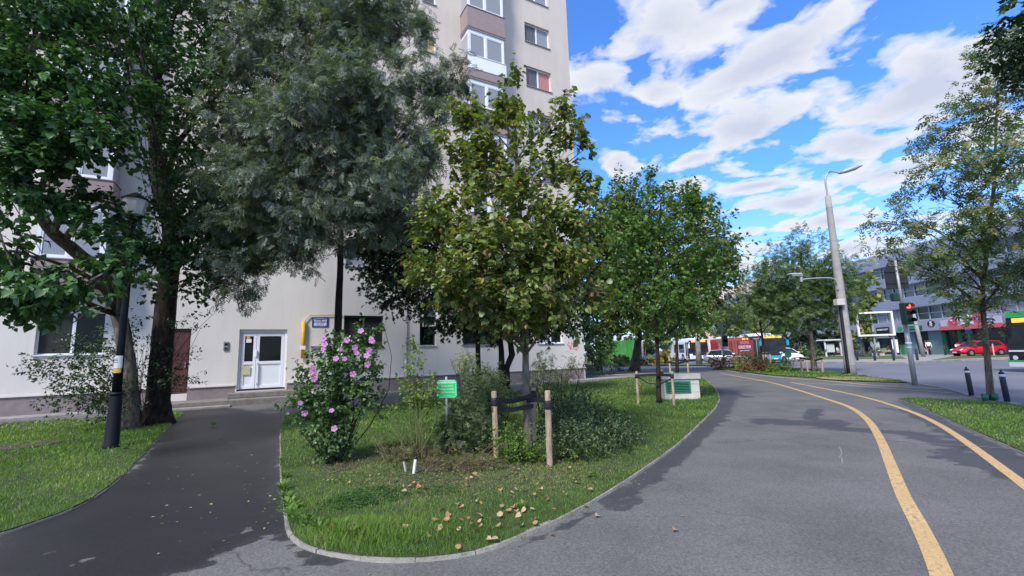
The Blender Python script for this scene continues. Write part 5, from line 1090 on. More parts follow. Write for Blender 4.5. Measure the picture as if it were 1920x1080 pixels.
n = 900; cc = []
while len(cc) < n:
    x, y = random.uniform(600, 1110), random.uniform(855, 905); p = P(x, y, .05+.03*random.random()); cc.append(p)
az = rng.uniform(0, 6.28, n)
me = leafmesh('dry_litter', T_oval(), np.array([tuple(p) for p in cc]), np.stack([np.cos(az), np.sin(az), rng.normal(size=n)*.3], 1), np.tile([0, 0, 1.], (n, 1))+rng.normal(size=(n, 3))*.5, .02+.035*rng.random(n), L_DRY)
tag(obj('dry_litter', me), 'dry brown leaf and twig litter on the bare soil under the island shrubs', 'leaf litter', kind='stuff')
# white marker sticks beside the rose
for (x, y, x2, y2, w, c, lab) in ((775, 892, 779, 862, .022, M_WHITE, 'short white plastic stick standing in the grass before the rose'), (762, 888, 757, 866, .016, mat('grey_plastic', (.4, .42, .46), .6), 'short grey plastic stick leaning left of the white one')):
    p = P(x, y); t_ = AT(x2, y2, p.y)[0]; b = MB(); b.tube([(0, 0, -.02), tuple(t_-p)], [w, w*.9], 6); tag(b.build('marker_stick', c, None, p), lab, 'marker')
# manhole lid in the left lawn
p = P(48, 838); b = MB(); b.lathe((0, 0, 0), [(.55, -.02), (.55, .05), (.50, .058), (.50, .05), (0.001, .052)], 28); tag(b.build('manhole_cover', mat('rusty_iron', (.07, .055, .04), .9, .4, 12, .5), None, p), 'rusty round manhole cover in the left lawn', 'manhole cover')
# ================================================================== STREET FURNITURE, VEHICLES, FAR BUILDINGS, PEOPLE
M_STEEL = mat('galvanised_steel', (.36, .37, .38), .5, .12, 8, metal=.3); M_POLE = mat('pole_concrete', (.33, .31, .285), .9, .15, 6, .4, var2=.15, scale2=1.2)
M_LAMP = mat('lamp_black', (.007, .0075, .011), .55, .15, 6, spec=.25); M_LGLASS = mat('lamp_glass', (.55, .55, .53), .4, .05, 3)
M_DKBLUE = mat('bollard_blue', (.035, .038, .065), .5, .15, 8); M_ORANGE = mat('stake_orange', (.55, .27, .12), .8, .15, 9)
# black lamp post
bp = P(208, 842); tp_ = AT(252, 420, bp.y)[0]; zt = tp_.z; lean = (tp_-bp); lamp = thing('lamp_post', 'black lamp post with a tapered glass lantern among the leaves', 'lamp post', bp)
ax = Vector((lean.x/lean.z, lean.y/lean.z, 1))
def LP(z): return Vector((ax.x*z*.55, 0, z))
z1 = ZUP(bp, 738)
b = MB(); b.tube([LP(0), LP(.06), LP(.10), LP(z1-.12), LP(z1-.05), LP(z1)], [.135, .135, .118, .10, .095, .09], 20); b.build('base_sleeve', M_LAMP, lamp, smooth=True)
b = MB(); b.tube([LP(z1-.03), LP(z1), LP(z1+.03)], [.108, .118, .108], 20); b.build('collar', M_LAMP, lamp, smooth=True)
b = MB(); b.tube([LP(z1+.03), LP(z1+1.0), LP(zt)], [.078, .064, .045], 16); b.build('pole', M_LAMP, lamp, smooth=True)
b = MB(); b.tube([LP(zt), LP(zt+.06), LP(zt+.12), LP(zt+.18)], [.045, .06, .13, .16], 16); b.build('lantern_base', M_LAMP, lamp, smooth=True)
b = MB(); b.tube([LP(zt+.181), LP(zt+.50)], [.135, .215], 8); b.build('lantern_glass', M_LGLASS, lamp)
b = MB(); b.tube([LP(zt+.501), LP(zt+.53), LP(zt+.62), LP(zt+.66)], [.235, .235, .10, .03], 8); b.build('lantern_cap', M_LAMP, lamp)
zz0, zz1, zz2 = ZUP(bp, 699), ZUP(bp, 690), ZUP(bp, 667)
def wrap(z0, z1, r0, r1, a0, a1, m, name):
    b = MB(); n = 10; vs = []
    for z, r in ((z0, r0), (z1, r1)):
        c = LP(z)
        for i in range(n+1): a = a0+(a1-a0)*i/n; vs.append((c.x+math.cos(a)*r, c.y+math.sin(a)*r, z))
    b.add(vs, [(i, i+1, n+2+i, n+1+i) for i in range(n)]); return b.build(name, m, lamp)
wrap(zz1, zz2, .080, .077, -2.9, -.25, M_PAPER, 'paper_notice'); wrap(zz0, zz1-.003, .081, .080, -2.6, -.4, mat('yellow_sticker', (.72, .48, .05), .6, .1), 'yellow_sticker')
for i, z in enumerate((.42, .58, .7)):
    zq = zz1+(zz2-zz1)*z; wrap(zq, zq+.012, .0815, .0813, -2.3, -1.1-.1*i, mat('ink', (.16, .16, .2), .8), 'ink_line')
# green notice board
pg = P(838, 850); sgn = thing('garden_sign', 'green sign with white lettering on a grey pipe in the island bed', 'sign', pg)
z0, z1 = ZUP(pg, 746), ZUP(pg, 712); s_ = AT(838, 730, pg.y)[1]
b = MB(); b.tube([(0, 0, -.05), (0, 0, z1+.05)], .021, 10); b.build('post', M_STEEL, sgn, smooth=True)
M_SGR = mat('sign_green', (.012, .60, .16), .4, .03); wd = 36*s_
b = MB(); x0, x1 = -17.5*s_, 20*s_; c_ = .03; b.prism_xz([(x0+c_, z0), (x1-c_, z0), (x1, z0+c_), (x1, z1-c_), (x1-c_, z1), (x0+c_, z1), (x0, z1-c_), (x0, z0+c_)], -.030, -.024); pl_ = b.build('board', M_SGR, sgn)
hh = z1-z0; xm = (x0+x1)/2
b = MB()
for (a, c, d, e) in ((x0+.03, x1-.03, z0+.012, z0+.017), (x0+.03, x1-.03, z1-.017, z1-.012), (x0+.012, x0+.017, z0+.03, z1-.03), (x1-.017, x1-.012, z0+.03, z1-.03)): b.box(a, c, -.0325, -.030, d, e)
b.build('border', M_WHITE, sgn)
text('lettering', 'NU RUPETI FLORILE', hh*.135, M_WHITE, sgn, (xm, -.032, z0+hh*.84), sx=.86, off=.0015)
text('lettering', 'SPATIU VERDE', hh*.11, M_WHITE, sgn, (xm, -.032, z0+hh*.645)); text('lettering', 'AMENAJAT SI INGRIJIT', hh*.11, M_WHITE, sgn, (xm, -.032, z0+hh*.47), sx=.8); text('lettering', 'DE LOCATARII BLOCULUI', hh*.11, M_WHITE, sgn, (xm, -.032, z0+hh*.30), sx=.76); text('lettering', 'MULTUMIM', hh*.08, M_WHITE, sgn, (xm, -.032, z0+hh*.12))
# vent box
pv_ = P(1247, 751.5); pr = P(1314, 750); zc = ZUP(pv_, 702); vb = thing('vent_box', 'cream masonry box with a green louvred grille on the lawn tip', 'vent box', pv_, math.atan2((pr-pv_).y, (pr-pv_).x)); Lb = (pr-pv_).length
M_CREAM = mat('cream_masonry', (.55, .52, .455), .9, .12, 6, .35, var2=.12, scale2=2)
b = MB(); b.box(0, Lb, 0, .8, -.05, zc-.16); b.build('body', M_CREAM, vb, bevel=.012)
b = MB(); b.box(-.04, Lb+.04, -.05, .85, zc-.158, zc); b.build('cap', M_CREAM, vb, bevel=.012)
b = MB(); b.box(-.004, Lb+.004, -.0035, .0, zc*.30, zc*.30+.012); b.box(-.004, Lb+.004, -.0035, .0, zc*.6, zc*.6+.012); b.build('joints', mat('mortar', (.34, .31, .27), .9), vb)
M_GRG = mat('grille_green', (.025, .19, .10), .5, .1, 9); g0, g1, h0, h1 = Lb*.07, Lb*.72, zc*.34, zc*.70
b = MB(); b.box(g0, g1, -.02, -.004, h0, h1); gr_ = b.build('grille', mat('grille_dark', (.001, .006, .004), .9), vb)
b = MB(); 
for i in range(6): z = h0+(h1-h0)*(i+.1)/6; b.box(g0+.02, g1-.02, -.055, -.022, z+.016, z+.042)
b.box(g0-.02, g0+.02, -.05, -.003, h0-.02, h1+.02); b.box(g1-.02, g1+.02, -.05, -.003, h0-.02, h1+.02); b.box(g0+.02, g1-.02, -.05, -.003, h1, h1+.02); b.box(g0+.02, g1-.02, -.05, -.003, h0-.02, h0); b.build('louvres', M_GRG, gr_)
# litter bin by the corner
pb_ = P(1123, 695); bn = thing('litter_bin', 'round brown litter bin with a metal top by the corner shrub', 'bin', pb_); zb_ = ZUP(pb_, 672)
b = MB(); b.lathe((0, 0, 0), [(.33, 0), (.34, .1), (.33, zb_-.12), (.30, zb_-.1)], 18); b.build('drum', mat('bin_brown', (.11, .085, .075), .8, .2), bn, smooth=True)
b = MB(); b.lathe((0, 0, 0), [(.36, zb_-.1), (.37, zb_-.05), (.36, zb_), (.22, zb_+.02)], 18); b.build('lid', M_STEEL, bn, smooth=True)
# concrete ramp cheek at the corner
b = MB(); a = P(1103, 700); c = P(1116, 694); b.prism_xz([(0, 0), (1.0, 0), (1.0, .18), (0, .62)], 0, .2); tag(b.build('ramp_wall', M_CONC, None, P(1100, 697), (0, 0, .5), bevel=.01), 'short sloping concrete wall at the corner of the block', 'wall')
# green fence beyond
A = P(1118, 679, -.05); B_ = P(1196, 678.8, -.05); zf = ZUP(A, 640); fn = thing('green_fence', 'tall bright green mesh covered fence beyond the side road', 'fence', A, math.atan2((B_-A).y, (B_-A).x)); Lf = (B_-A).length
b = MB(); n_ = 40
for i in range(n_): x0 = Lf*i/n_; x1 = Lf*(i+1)/n_; w0 = .06*math.sin(i*1.7); w1 = .06*math.sin((i+1)*1.7); b.add([(x0, w0, 0), (x1, w1, 0), (x1, w1*.5, zf*.98), (x0, w0*.5, zf*.98), (x0, w0+.02, 0), (x1, w1+.02, 0), (x1, w1*.5+.02, zf*.98), (x0, w0*.5+.02, zf*.98)], [(0, 1, 2, 3), (7, 6, 5, 4), (3, 2, 6, 7)])
b.build('mesh_cloth', mat('fence_green', (.045, .20, .038), .85, .3, .6, var2=.25, scale2=.4), fn)
for i in range(7): b = MB(); b.tube([(Lf*i/6, .12, -.05), (Lf*i/6, .12, zf+.1)], .04, 6); b.build('post', M_STEEL, fn)

# main concrete pole with lamp and camera arm
pp = P(1596, 703); pt = AT(1553, 368, pp.y)[0]; cp_ = thing('concrete_pole', 'tall tapered concrete pole with a street lamp and camera arm', 'pole', pp)
tz = pt.z; lx = (pt-pp).x*.45; PQ = lambda z: Vector((lx*z/tz, 0, z)); S_ = AT(1596, 690, pp.y)[1]; r0 = 9.6*S_; r1 = 5.0*S_
b = MB(); b.tube([PQ(z) for z in np.linspace(-.1, tz, 14)], [r0+(r1-r0)*i/13 for i in range(14)], 20); b.build('shaft', M_POLE, cp_, smooth=True)
b = MB()
for f_ in (.055, .26, .34, .395, .46, .74, .93): z = tz*f_; r = r0+(r1-r0)*f_; b.tube([PQ(z), PQ(z+.05)], [r+.008, r+.008], 20)
b.build('clamp_bands', M_STEEL, cp_)
b = MB(); b.tube([PQ(z)+Vector((-(r0+(r1-r0)*z/tz)*.86, -(r0+(r1-r0)*z/tz)*.55, 0)) for z in np.linspace(0, tz*.40, 8)], .075, 8); b.build('cable_duct', M_BLACK, cp_, smooth=True)
zbx = ZUP(pp, 567); b = MB(); c = PQ(zbx); b.box(c.x-.52, c.x-.12, -.42, -.12, zbx-.17, zbx+.14); b.build('junction_box', M_CREAM, cp_, bevel=.02)
za = ZUP(pp, 523); e_ = AT(1500, 524, pp.y)[0]-pp; c = PQ(za); zl_ = ZUP(pp, 545)
b = MB(); b.tube(smooth_path([PQ(zl_)+Vector((-r1*1.4, -.12, 0)), PQ(za-.25)+Vector((-r1*1.4, -.12, 0)), c+Vector((-.45, -.14, .03)), Vector((e_.x+.5, -.1, za+.05)), Vector((e_.x, -.1, za))], 5), .035, 8); b.build('camera_arm', M_STEEL, cp_, smooth=True)
cm = MB(); cm.tube([(e_.x, -.1, za-.1), (e_.x, -.1, za+.2)], .07, 8); cm.box(e_.x-.5, e_.x+.05, -.2, 0, za+.2, za+.30); cmo = cm.build('camera_housing', M_STEEL, cp_)
cm = MB(); cm.box(e_.x-.62, e_.x-.02, -.24, .04, za+.305, za+.335); cm.build('sunshield', M_WHITE, cmo)
zt0 = tz; ztop = ZUP(pp, 322); e1 = AT(1617, 310, pp.y-1.2)[0]-pp
b = MB(); b.tube(smooth_path([PQ(tz-.3), PQ(tz+.2), PQ(ztop-.45), PQ(ztop)+Vector((.25, -.05, -.03)), Vector((e1.x-.9, e1.y*.7, e1.z-.22))], 6), [.055]*3+[.045]*22, 8); b.build('lamp_arm', M_STEEL, cp_, smooth=True)
b = MB(); a_ = Vector((e1.x-1.0, e1.y*.68, e1.z-.25)); b.tube([a_, a_.lerp(e1, .3), a_.lerp(e1, .7), Vector(e1)], [.05, .11, .12, .03], 8); b.build('lamp_head', M_STEEL, cp_, smooth=True)
# traffic light post with the back of a direction board
pt_ = P(1716, 722); tl = thing('traffic_light', 'traffic light on a leaning grey pole showing red, big board back above', 'traffic light', pt_)
zt_ = ZUP(pt_, 492); top = AT(1676, 492, pt_.y)[0]-pt_; PT = lambda z: Vector((top.x*.4*z/zt_, 0, z)); S_ = AT(1700, 620, pt_.y)[1]
zr = ZUP(pt_, 598); b = MB(); b.tube([PT(-.1), PT(zr)], [.085, .080], 12); b.tube([PT(zr), PT(zt_+.1)], [.05, .045], 10); b.build('pole', M_STEEL, tl, smooth=True)
zbt, zbm, zba = ZUP(pt_, 541), ZUP(pt_, 508), ZUP(pt_, 493); cx = PT(zbm).x; w_ = 21*S_
b = MB(); b.prism_xz([(cx-w_, zbt), (cx+w_, zbt), (cx+w_, zbm), (cx+w_*.45, zba+.12), (cx-w_*.45, zba+.12), (cx-w_, zbm)], .06, .09); bd = b.build('direction_board', mat('board_back', (.030, .034, .042), .9, .1, 4, spec=.2), tl)
b = MB(); b.box(cx-w_, cx+w_, .035, .06, zbm-.04, zbm+.02); b.box(cx-w_, cx+w_, .035, .06, zbt+.2, zbt+.24); b.build('rails', MATS['board_back'], bd)
M_TLG = mat('signal_green_case', (.012, .05, .035), .5, .1, 9); M_REDL = mat('red_lamp', (.6, .02, .01), .4, 0, 1, emit=((1, .04, .02), 5)); M_OFF = mat('unlit_lens', (.01, .012, .012), .2)
sc_ = PT(ZUP(pt_, 595)).x-.24
hd = MB(); z_a, z_b = ZUP(pt_, 609), ZUP(pt_, 569); hd.box(sc_+.01, sc_+.27, -.36, -.10, z_a, z_b); hdo = hd.build('signal_head', M_TLG, tl, bevel=.03)
for i in range(3):
    zc2 = z_b-(i+.5)*(z_b-z_a)/3
    b = MB(); b.tube([(sc_+.14, -.365, zc2), (sc_+.14, -.37, zc2)], .085, 16); b.build('lens', M_REDL if i == 0 else M_OFF, hdo)
    b = MB(); n = 12; vs = []
    for y_ in (-.36, -.52):
        for j in range(n+1): a = -.35+(PI+.7)*j/n; vs.append((sc_+.14+math.cos(a)*.105, y_, zc2+math.sin(a)*.105))
    b.add(vs, [(j, j+1, n+2+j, n+1+j) for j in range(n)]+[(n+1+j, n+2+j, j+1, j) for j in range(n)]); b.build('visor', M_TLG, hdo)
zs_ = ZUP(pt_, 556); b = MB(); b.box(sc_-.02, sc_+.30, .0, .2, zs_-.16, zs_+.14); b.build('rear_signal', M_TLG, tl, bevel=.03)
b = MB(); zz = ZUP(pt_, 645); b.tube([PT(zz), PT(zz+.08)], [.095, .095], 12); zz = ZUP(pt_, 652); b.tube([PT(zz), PT(zz+.04)], [.093, .093], 12); b.build('clamps', M_PAPER, tl)
# near bollards
for (x, y, yt, lab) in ((1822, 742, 691, 'dark blue steel bollard left of the roadside ash trunk'), (1889, 754, 697, 'dark blue steel bollard right of the roadside ash trunk')):
    p = P(x, y); h_ = ZUP(p, yt); o = thing('bollard', lab, 'bollard', p, 0, 'dark blue bollards at the kerb', tilt=(0, -.03))
    b = MB(); b.lathe((0, 0, 0), [(.058, -.05), (.058, h_-.12), (.055, h_-.10)], 16); b.build('post', M_DKBLUE, o, smooth=True)
    b = MB(); b.lathe((0, 0, 0), [(.060, h_-.12), (.062, h_-.09), (.060, h_-.06)], 16); b.build('reflective_band', M_PAPER, o, smooth=True)
    b = MB(); b.lathe((0, 0, 0), [(.057, h_-.06), (.050, h_-.02), (.022, h_+.01), (.02, h_+.05), (.001, h_+.055)], 16); b.build('cap', M_BLACK, o, smooth=True)
# far bollards
fb_ = [((1608, 676), 'far bollard just right of the concrete pole'), ((1641, 676), 'far bollard under the white billboard frame'), ((1676.5, 676), 'far bollard right of the second bus shelter'), ((1720.5, 675.5), 'far bollard right of the traffic light pole'), ((1773, 666), 'far bollard left of the red car')]
bm0 = MB(); bm0.lathe((0, 0, 0), [(.09, -.05), (.09, .9), (.07, 1.0), (.02, 1.02)], 10); bm0 = bm0.mesh('far_bollard', M_DKBLUE, True)
for (p, lab) in fb_: tag(obj('bollard', bm0, None, P(*p)), lab, 'bollard', 'bollards across the road')
fs = [((1802, 666), 'pale thin post before the front wheel of the red car'), ((1817, 666), 'grey thin post before the door of the red car'), ((1864, 667), 'thin post before the rear of the red car'), ((1690, 665.5), 'thin pale stake left of the big light pole')]
for i, (p, lab) in enumerate(fs):
    b = MB(); b.tube([(0, 0, -.05), (.03*(i-1), 0, 1.15)], .05, 6); tag(b.build('thin_post', M_CREAM, None, P(*p)), lab, 'post', 'thin posts in the far strip')
# traffic sign and light at the end of the verge
ps = P(1358, 690, -.0); ts = thing('sign_post', 'leaning sign post with two grey sign backs and a dark signal head', 'sign', ps); zt_ = ZUP(ps, 592); S_ = AT(1355, 640, ps.y)[1]; tx = AT(1352, 592, ps.y)[0].x-ps.x
PTs = lambda z: Vector((tx*.5*z/zt_, 0, z)); b = MB(); b.tube([PTs(0), PTs(zt_)], .06, 8); b.build('pole', M_STEEL, ts)
M_SB = mat('sign_back', (.22, .23, .26), .5, .1); za_, zb2 = ZUP(ps, 605), ZUP(ps, 616); c = PTs(za_).x
b = MB(); r = 7.5*S_; b.prism_xz([(c-r, za_-.1), (c, za_-r-.1+.2), (c+r, za_-.1), (c, za_+r)], -.10, -.07); b.build('priority_sign_back', M_SB, ts)
b = MB(); b.box(c-5.5*S_, c+7*S_, -.10, -.07, ZUP(ps, 618), ZUP(ps, 609)); b.build('plate_back', M_SB, ts)
for (yy, n_) in ((636, 'signal_head'), (643, 'lower_signal')): b = MB(); z = ZUP(ps, yy); b.box(c+.02, c+9*S_*.8, -.3, .15, z-.28, z+.28); b.build(n_, M_BLACK, ts, bevel=.03)
# birch like pale trunks / poles
for (x, y, x2, y2, r0_, r1_, m_, nm, lab, cat) in ((1311, 683, 1306, 600, 5.5, 3.5, B_PALE, 'light_pole', 'pale rough pole standing left of the silver car', 'pole'), (1732, 669, 1712, 585, 3.6, 2.6, M_POLE, 'light_pole', 'stout pale light pole before the shops', 'pole'), (1561, 666, 1550, 620, 3.2, 2.4, M_POLE, 'light_pole', 'pale concrete pole left of the poster shelter', 'pole'),
                                                    (1206, 682, 1204, 640, 2, 1.6, M_POLE, 'light_pole', 'pale pole in front of the far left turquoise bus', 'pole')):
    p = P(x, y); t_, s_ = AT(x2, y2, p.y); o = thing(nm, lab, cat, p); b = MB(); d_ = t_-p; b.tube([(0, 0, -.1), tuple(d_*.5), tuple(d_)], [r0_*s_, (r0_+r1_)/2*s_, r1_*s_], 14); b.build('shaft', m_, o, smooth=True)
    b = MB(); q_ = d_*.72; b.tube([q_, q_+Vector((0, 0, .12))], [r0_*s_*.9+.02]*2, 14); b.build('band', M_STEEL, o)
for (x, y, yt, m1, lab) in ((1505, 664, 642, M_YPIPE, 'orange yellow post with a pale mushroom top across the road'),):
    p = P(x, y); z = ZUP(p, yt); o = thing('vent_post', lab, 'post', p); b = MB(); b.tube([(0, 0, 0), (-.1, 0, z)], .10, 8); b.build('post', m1, o); b = MB(); b.lathe((-.1, 0, z), [(.1, -.15), (.42, -.05), (.40, .06), (.15, .14)], 12); b.build('cap', M_CREAM, o, smooth=True)
# round green sign by the bus and other small signs
def discsign(p, yc, r, m, name, label, extra=None, pole=M_STEEL):
    o = thing(name, label, 'sign', p, -math.atan2(p.x, p.y)*.6); z = ZUP(p, yc); b = MB(); b.tube([(0, 0, 0), (0, 0, z+r)], .035, 6); b.build('post', pole, o); b = MB(); b.tube([(0, -.06, z), (0, -.04, z)], r, 18); b.build('disc', m, o)
    if extra: extra(o, z)
    return o
pq = P(1481, 697); s_ = AT(1481, 690, pq.y)[1]; discsign(pq, 665, 5.8*s_, mat('leaf_sign_green', (.05, .30, .10), .5, .1), 'round_sign', 'green round sign in front of the blue bus bumper')
pq = P(1541, 664); s_ = AT(1541, 640, pq.y)[1]; discsign(pq, 639, 3.6*s_, mat('sign_light_blue', (.16, .30, .62), .5, .1), 'round_sign', 'small round blue sign left of the poster shelter')
pq = P(1802, 665); s_ = AT(1802, 648, pq.y)[1]
def bar(o, z): b = MB(); b.box(-.42, .42, -.07, -.06, z-.11, z+.13); b.build('white_bar', M_WHITE, o)
discsign(pq, 648, 6.6*s_, mat('sign_red', (.62, .015, .03), .45, .05), 'no_entry_sign', 'red no entry sign with a white bar before the red car', bar)
pq = AT(1823, 664, 50)[0]; pq.z = 0; s_ = AT(1823, 640, 50)[1]; o = thing('parking_sign', 'blue square sign on a thin post behind the red car', 'sign', pq, -.6); z = ZUP(pq, 622); b = MB(); b.tube([(0, 0, 0), (0, 0, z+.2)], .05, 6); b.build('post', M_STEEL, o); b = MB(); b.box(-4.6*s_, 4.6*s_, -.10, -.06, z-4*s_, z+3.4*s_); b.build('plate', mat('bright_blue', (.02, .20, .72), .4, .05), o); b = MB(); b.box(-4.6*s_, 3.0*s_, -.10, -.06, z+3.6*s_, z+5.0*s_); b.build('white_plate', M_WHITE, o)
# overhead wires
for (x0, y0, x1, y1, lab) in ((1340, 470, 1960, 452, 'upper thin overhead wire crossing the road'), (1340, 486, 1960, 476, 'lower thin overhead wire crossing the road')):
    a = AT(x0, y0, 40)[0]; c = AT(x1, y1, 30)[0]; b = MB(); b.tube([a.lerp(c, t)-Vector((0, 0, 1))*1.2*math.sin(t*PI) for t in np.linspace(0, 1, 15)], .018, 4); tag(b.build('overhead_wire', M_BLACK), lab, 'wire')

# ------------------------------------------------------------------ shopping building across the road
SX, SY = AT(1650, 662, 63)[0].x, 63.; SA = math.atan2(-1, -.047); SD = Vector((math.cos(SA), math.sin(SA), 0)); SN = Vector((-SD.y, SD.x, 0)); SC0 = Vector((SX, SY, 0))
def FS(px, py, off=0.):
    d = ray(px, py); k = SC0.dot(SN)-off; t = k/(d[0]*SN.x+d[1]*SN.y); p = Vector((d[0]*t, d[1]*t, H+d[2]*t)); return ((p-SC0).dot(SD), p.z)
sb = thing('shopping_centre', 'curved grey blue panelled commercial building with shop fronts across the road', 'building', SC0, SA)
zF0, zF1 = FS(1675.6, 624)[1], FS(1665, 606)[1]; zr_ = FS(1650, 479)[1]; print('shop z', zF0, zF1, zr_)
M_PANEL = mat('blue_grey_panel', (.25, .28, .36), .5, .06, 1.5, var2=.06, scale2=.3); M_PANEL2 = mat('pale_panel', (.33, .33, .40), .5, .05, 1.5); M_GLB = mat('blue_glass', (.045, .065, .085), .1, .35, .35, spec=.8); M_MUL = mat('mullion_grey', (.40, .42, .46), .5); M_TEAL = mat('teal_panel', (.14, .24, .26), .6, .1)
M_INT = mat('shop_interior', (.028, .026, .03), .25, .8, .7, spec=.6); M_STONE = mat('stone_cladding', (.34, .33, .35), .8, .25, 1.2)
u0s, u1s = -60., 45.
# levels from the picture at column 1650: panel bands and window bands
lv = [zF1, FS(1650, 584)[1], FS(1650, 566)[1], FS(1650, 543)[1], FS(1650, 525)[1], FS(1650, 503)[1], FS(1650, 485)[1]]
b = MB(); b.box(u0s, u1s, .8, 16, -.05, lv[6]-.3); b.build('core', M_STONE, sb)
pan = MB()
for (za, zb) in ((lv[1], lv[2]), (lv[3], lv[4]), (lv[5], lv[6])): pan.box(u0s, u1s, -.15, .79, za, zb)
pan.build('panel_bands', M_PANEL, sb)
b = MB(); b.box(u0s, u1s, -.30, .79, zF0, zF1); b.build('fascia', M_PANEL2, sb)
b = MB(); b.box(u0s-1, u1s, 3, 17, lv[6]-.28, zr_+.9); b.build('roof_storey', mat('roof_grey', (.40, .39, .37), .7), sb)
n_ = 0
for (za, zb) in ((lv[0], lv[1]), (lv[2], lv[3]), (lv[4], lv[5])):
    for i in range(21):
        a = u0s+5*i; f_ = MB(); c_ = a+4.98
        f_.box(a, c_, .32, .40, za+.003, za+.10); f_.box(a, c_, .32, .40, zb-.10, zb-.003); f_.box(a, c_, .32, .40, (za+zb)/2-.04, (za+zb)/2+.04)
        for j in range(4): f_.box(a+j*1.66-.0, a+j*1.66+.08 if j < 3 else c_, .31, .40, za+.10, zb-.10) if j < 3 else None
        w = f_.build('window', M_MUL, sb); g_ = MB(); g_.box(a, c_, .45, .6, za+.003, zb-.003); g_.build('pane', M_GLB if (i*7+n_) % 3 else M_STONE, w)
    n_ += 1
# ground floor shop fronts
b = MB(); b.box(u0s, u1s, .5, .79, -.05, zF0); b.build('shop_glass', M_INT, sb)
b = MB()
for i in range(34):
    a = u0s+3.1*i; b.box(a, a+.12, .30, .49, -.05, zF0)
b.box(u0s, u1s, .30, .49, zF0*.78, zF0*.78+.08) if False else None
b.build('shop_mullions', M_BLACK, sb)
def spanel(x0, x1, name, m, y0=.25, y1=.49, za=-.05, zb=None, lab=None):
    a = FS(x0, 640)[0]; c = FS(x1, 640)[0]; q = MB(); q.box(a, c, y0, y1, za, zb if zb else zF0-.003); return q.build(name, m, sb, label=lab)
spanel(1738, 1763, 'teal_wall', M_TEAL); spanel(1704, 1712, 'pier', M_TEAL); spanel(1640, 1662, 'pale_shopfront', M_GLB); spanel(1600, 1612, 'pier', M_TEAL); spanel(1792, 1800, 'green_pier', mat('dark_green', (.02, .12, .06), .5)); spanel(1764, 1770, 'green_pier', mat('dark_green', (.02, .12, .06), .5), zb=2.6)
def sgnbox(x0, y0, x1, y1, m, name, off=.36):
    a = FS(x0, y0, off); c = FS(x1, y1, off); zc_ = (FS((x0+x1)/2, y0, off)[1], FS((x0+x1)/2, y1, off)[1]); q = MB(); q.box(a[0], c[0], -off, -off+.05, min(zc_), max(zc_)); q.build(name, m, sb); return (a[0]+c[0])/2, sum(zc_)/2, c[0]-a[0], abs(zc_[0]-zc_[1])
M_SBLK = mat('sign_black', (.012, .013, .02), .4); M_GRN = mat('sign_green_bright', (.03, .36, .10), .5); M_DGR = mat('sign_dark_green', (.01, .11, .05), .5)
u, z, w, h = sgnbox(1642, 613.5, 1668, 626, M_SBLK, 'barber_sign'); text('barber_lettering', 'BARBER SHOP', h*.34, M_WHITE, sb, (u, -.38, z+h*.12), sx=max(.5, w/(h*.34*7.4)), off=.01)
u, z, w, h = sgnbox(1608, 617, 1636, 627, M_SBLK, 'dark_sign'); text('sign_letters', 'N  A', h*.9, M_WHITE, sb, (u, -.38, z), sx=1.6, off=.02)
u, z, w, h = sgnbox(1701, 611, 1729, 618.5, M_DGR, 'market_sign'); text('market_lettering', 'BIO MARKET', h*.6, M_GRN, sb, (u, -.38, z), sx=max(.5, w*.9/(h*.6*6)), off=.02)
def sdisc(x, y, rpx, m, name, off=.34):
    u, z = FS(x, y, off); d_ = SC0+SD*u; s_ = AT(x, y, d_.y)[1]; q = MB(); q.tube([(0, -off+.03, 0), (0, -off, 0)], rpx*s_, 24); o = q.build(name, m, sb, (u, 0, z)); o.scale = (1.35, 1, 1); return u, z, rpx*s_, o
u, z, r, o = sdisc(1687, 616.5, 4.2, M_GRN, 'green_disc')
u, z, r, o = sdisc(1745.5, 607, 6.0, M_SBLK, 'number_disc'); text('number_five', '5', r*1.45, M_WHITE, o, (0, -.36, r*.1), off=.03); text('small_line', 'to go', r*.35, M_WHITE, o, (0, -.36, -r*.6), off=.01)
M_PK = mat('logo_pink', (.66, .06, .12), .5, .05); M_LPK = mat('logo_rim', (.72, .42, .50), .5)
u, z, w, h = sgnbox(1761, 596, 1880, 611.5, mat('white_grey_fascia', (.50, .48, .58), .5), 'shop_fascia', .45)
a = FS(1763, 618, .5)[0]; c = FS(1885, 607, .5)[0]; q = MB(); q.box(a, c, -.55, -.30, zF0-.05, zF0+.38); q.build('red_trim', mat('trim_red', (.62, .11, .13), .5), sb)
u, z, r, o = sdisc(1786.5, 602.5, 8.4, M_LPK, 'logo_rim', .53); u, z, r, o = sdisc(1785.5, 603, 6.6, M_PK, 'pink_logo', .58); b = MB(); b.prism_xz([(-r*.5, r*.5), (-r*.1, r*.55), (.1*r, .1*r), (-.3*r, .15*r)], -.62, -.60); b.prism_xz([(.1*r, -.4*r), (.5*r, -.3*r), (.3*r, -.7*r)], -.62, -.60); b.build('logo_marks', M_WHITE, o)
u1, z1_ = FS(1805, 600, .5); text('white_letters', 'L', 1.3, M_WHITE, sb, (u1, -.52, z1_), off=.06); u1, z1_ = FS(1819, 599, .5); text('white_letters', 'E', 1.3, M_WHITE, sb, (u1, -.52, z1_), off=.06); u1, z1_ = FS(1832, 597, .5); text('white_letters', 'O', 1.3, M_PK, sb, (u1, -.52, z1_), off=.06)
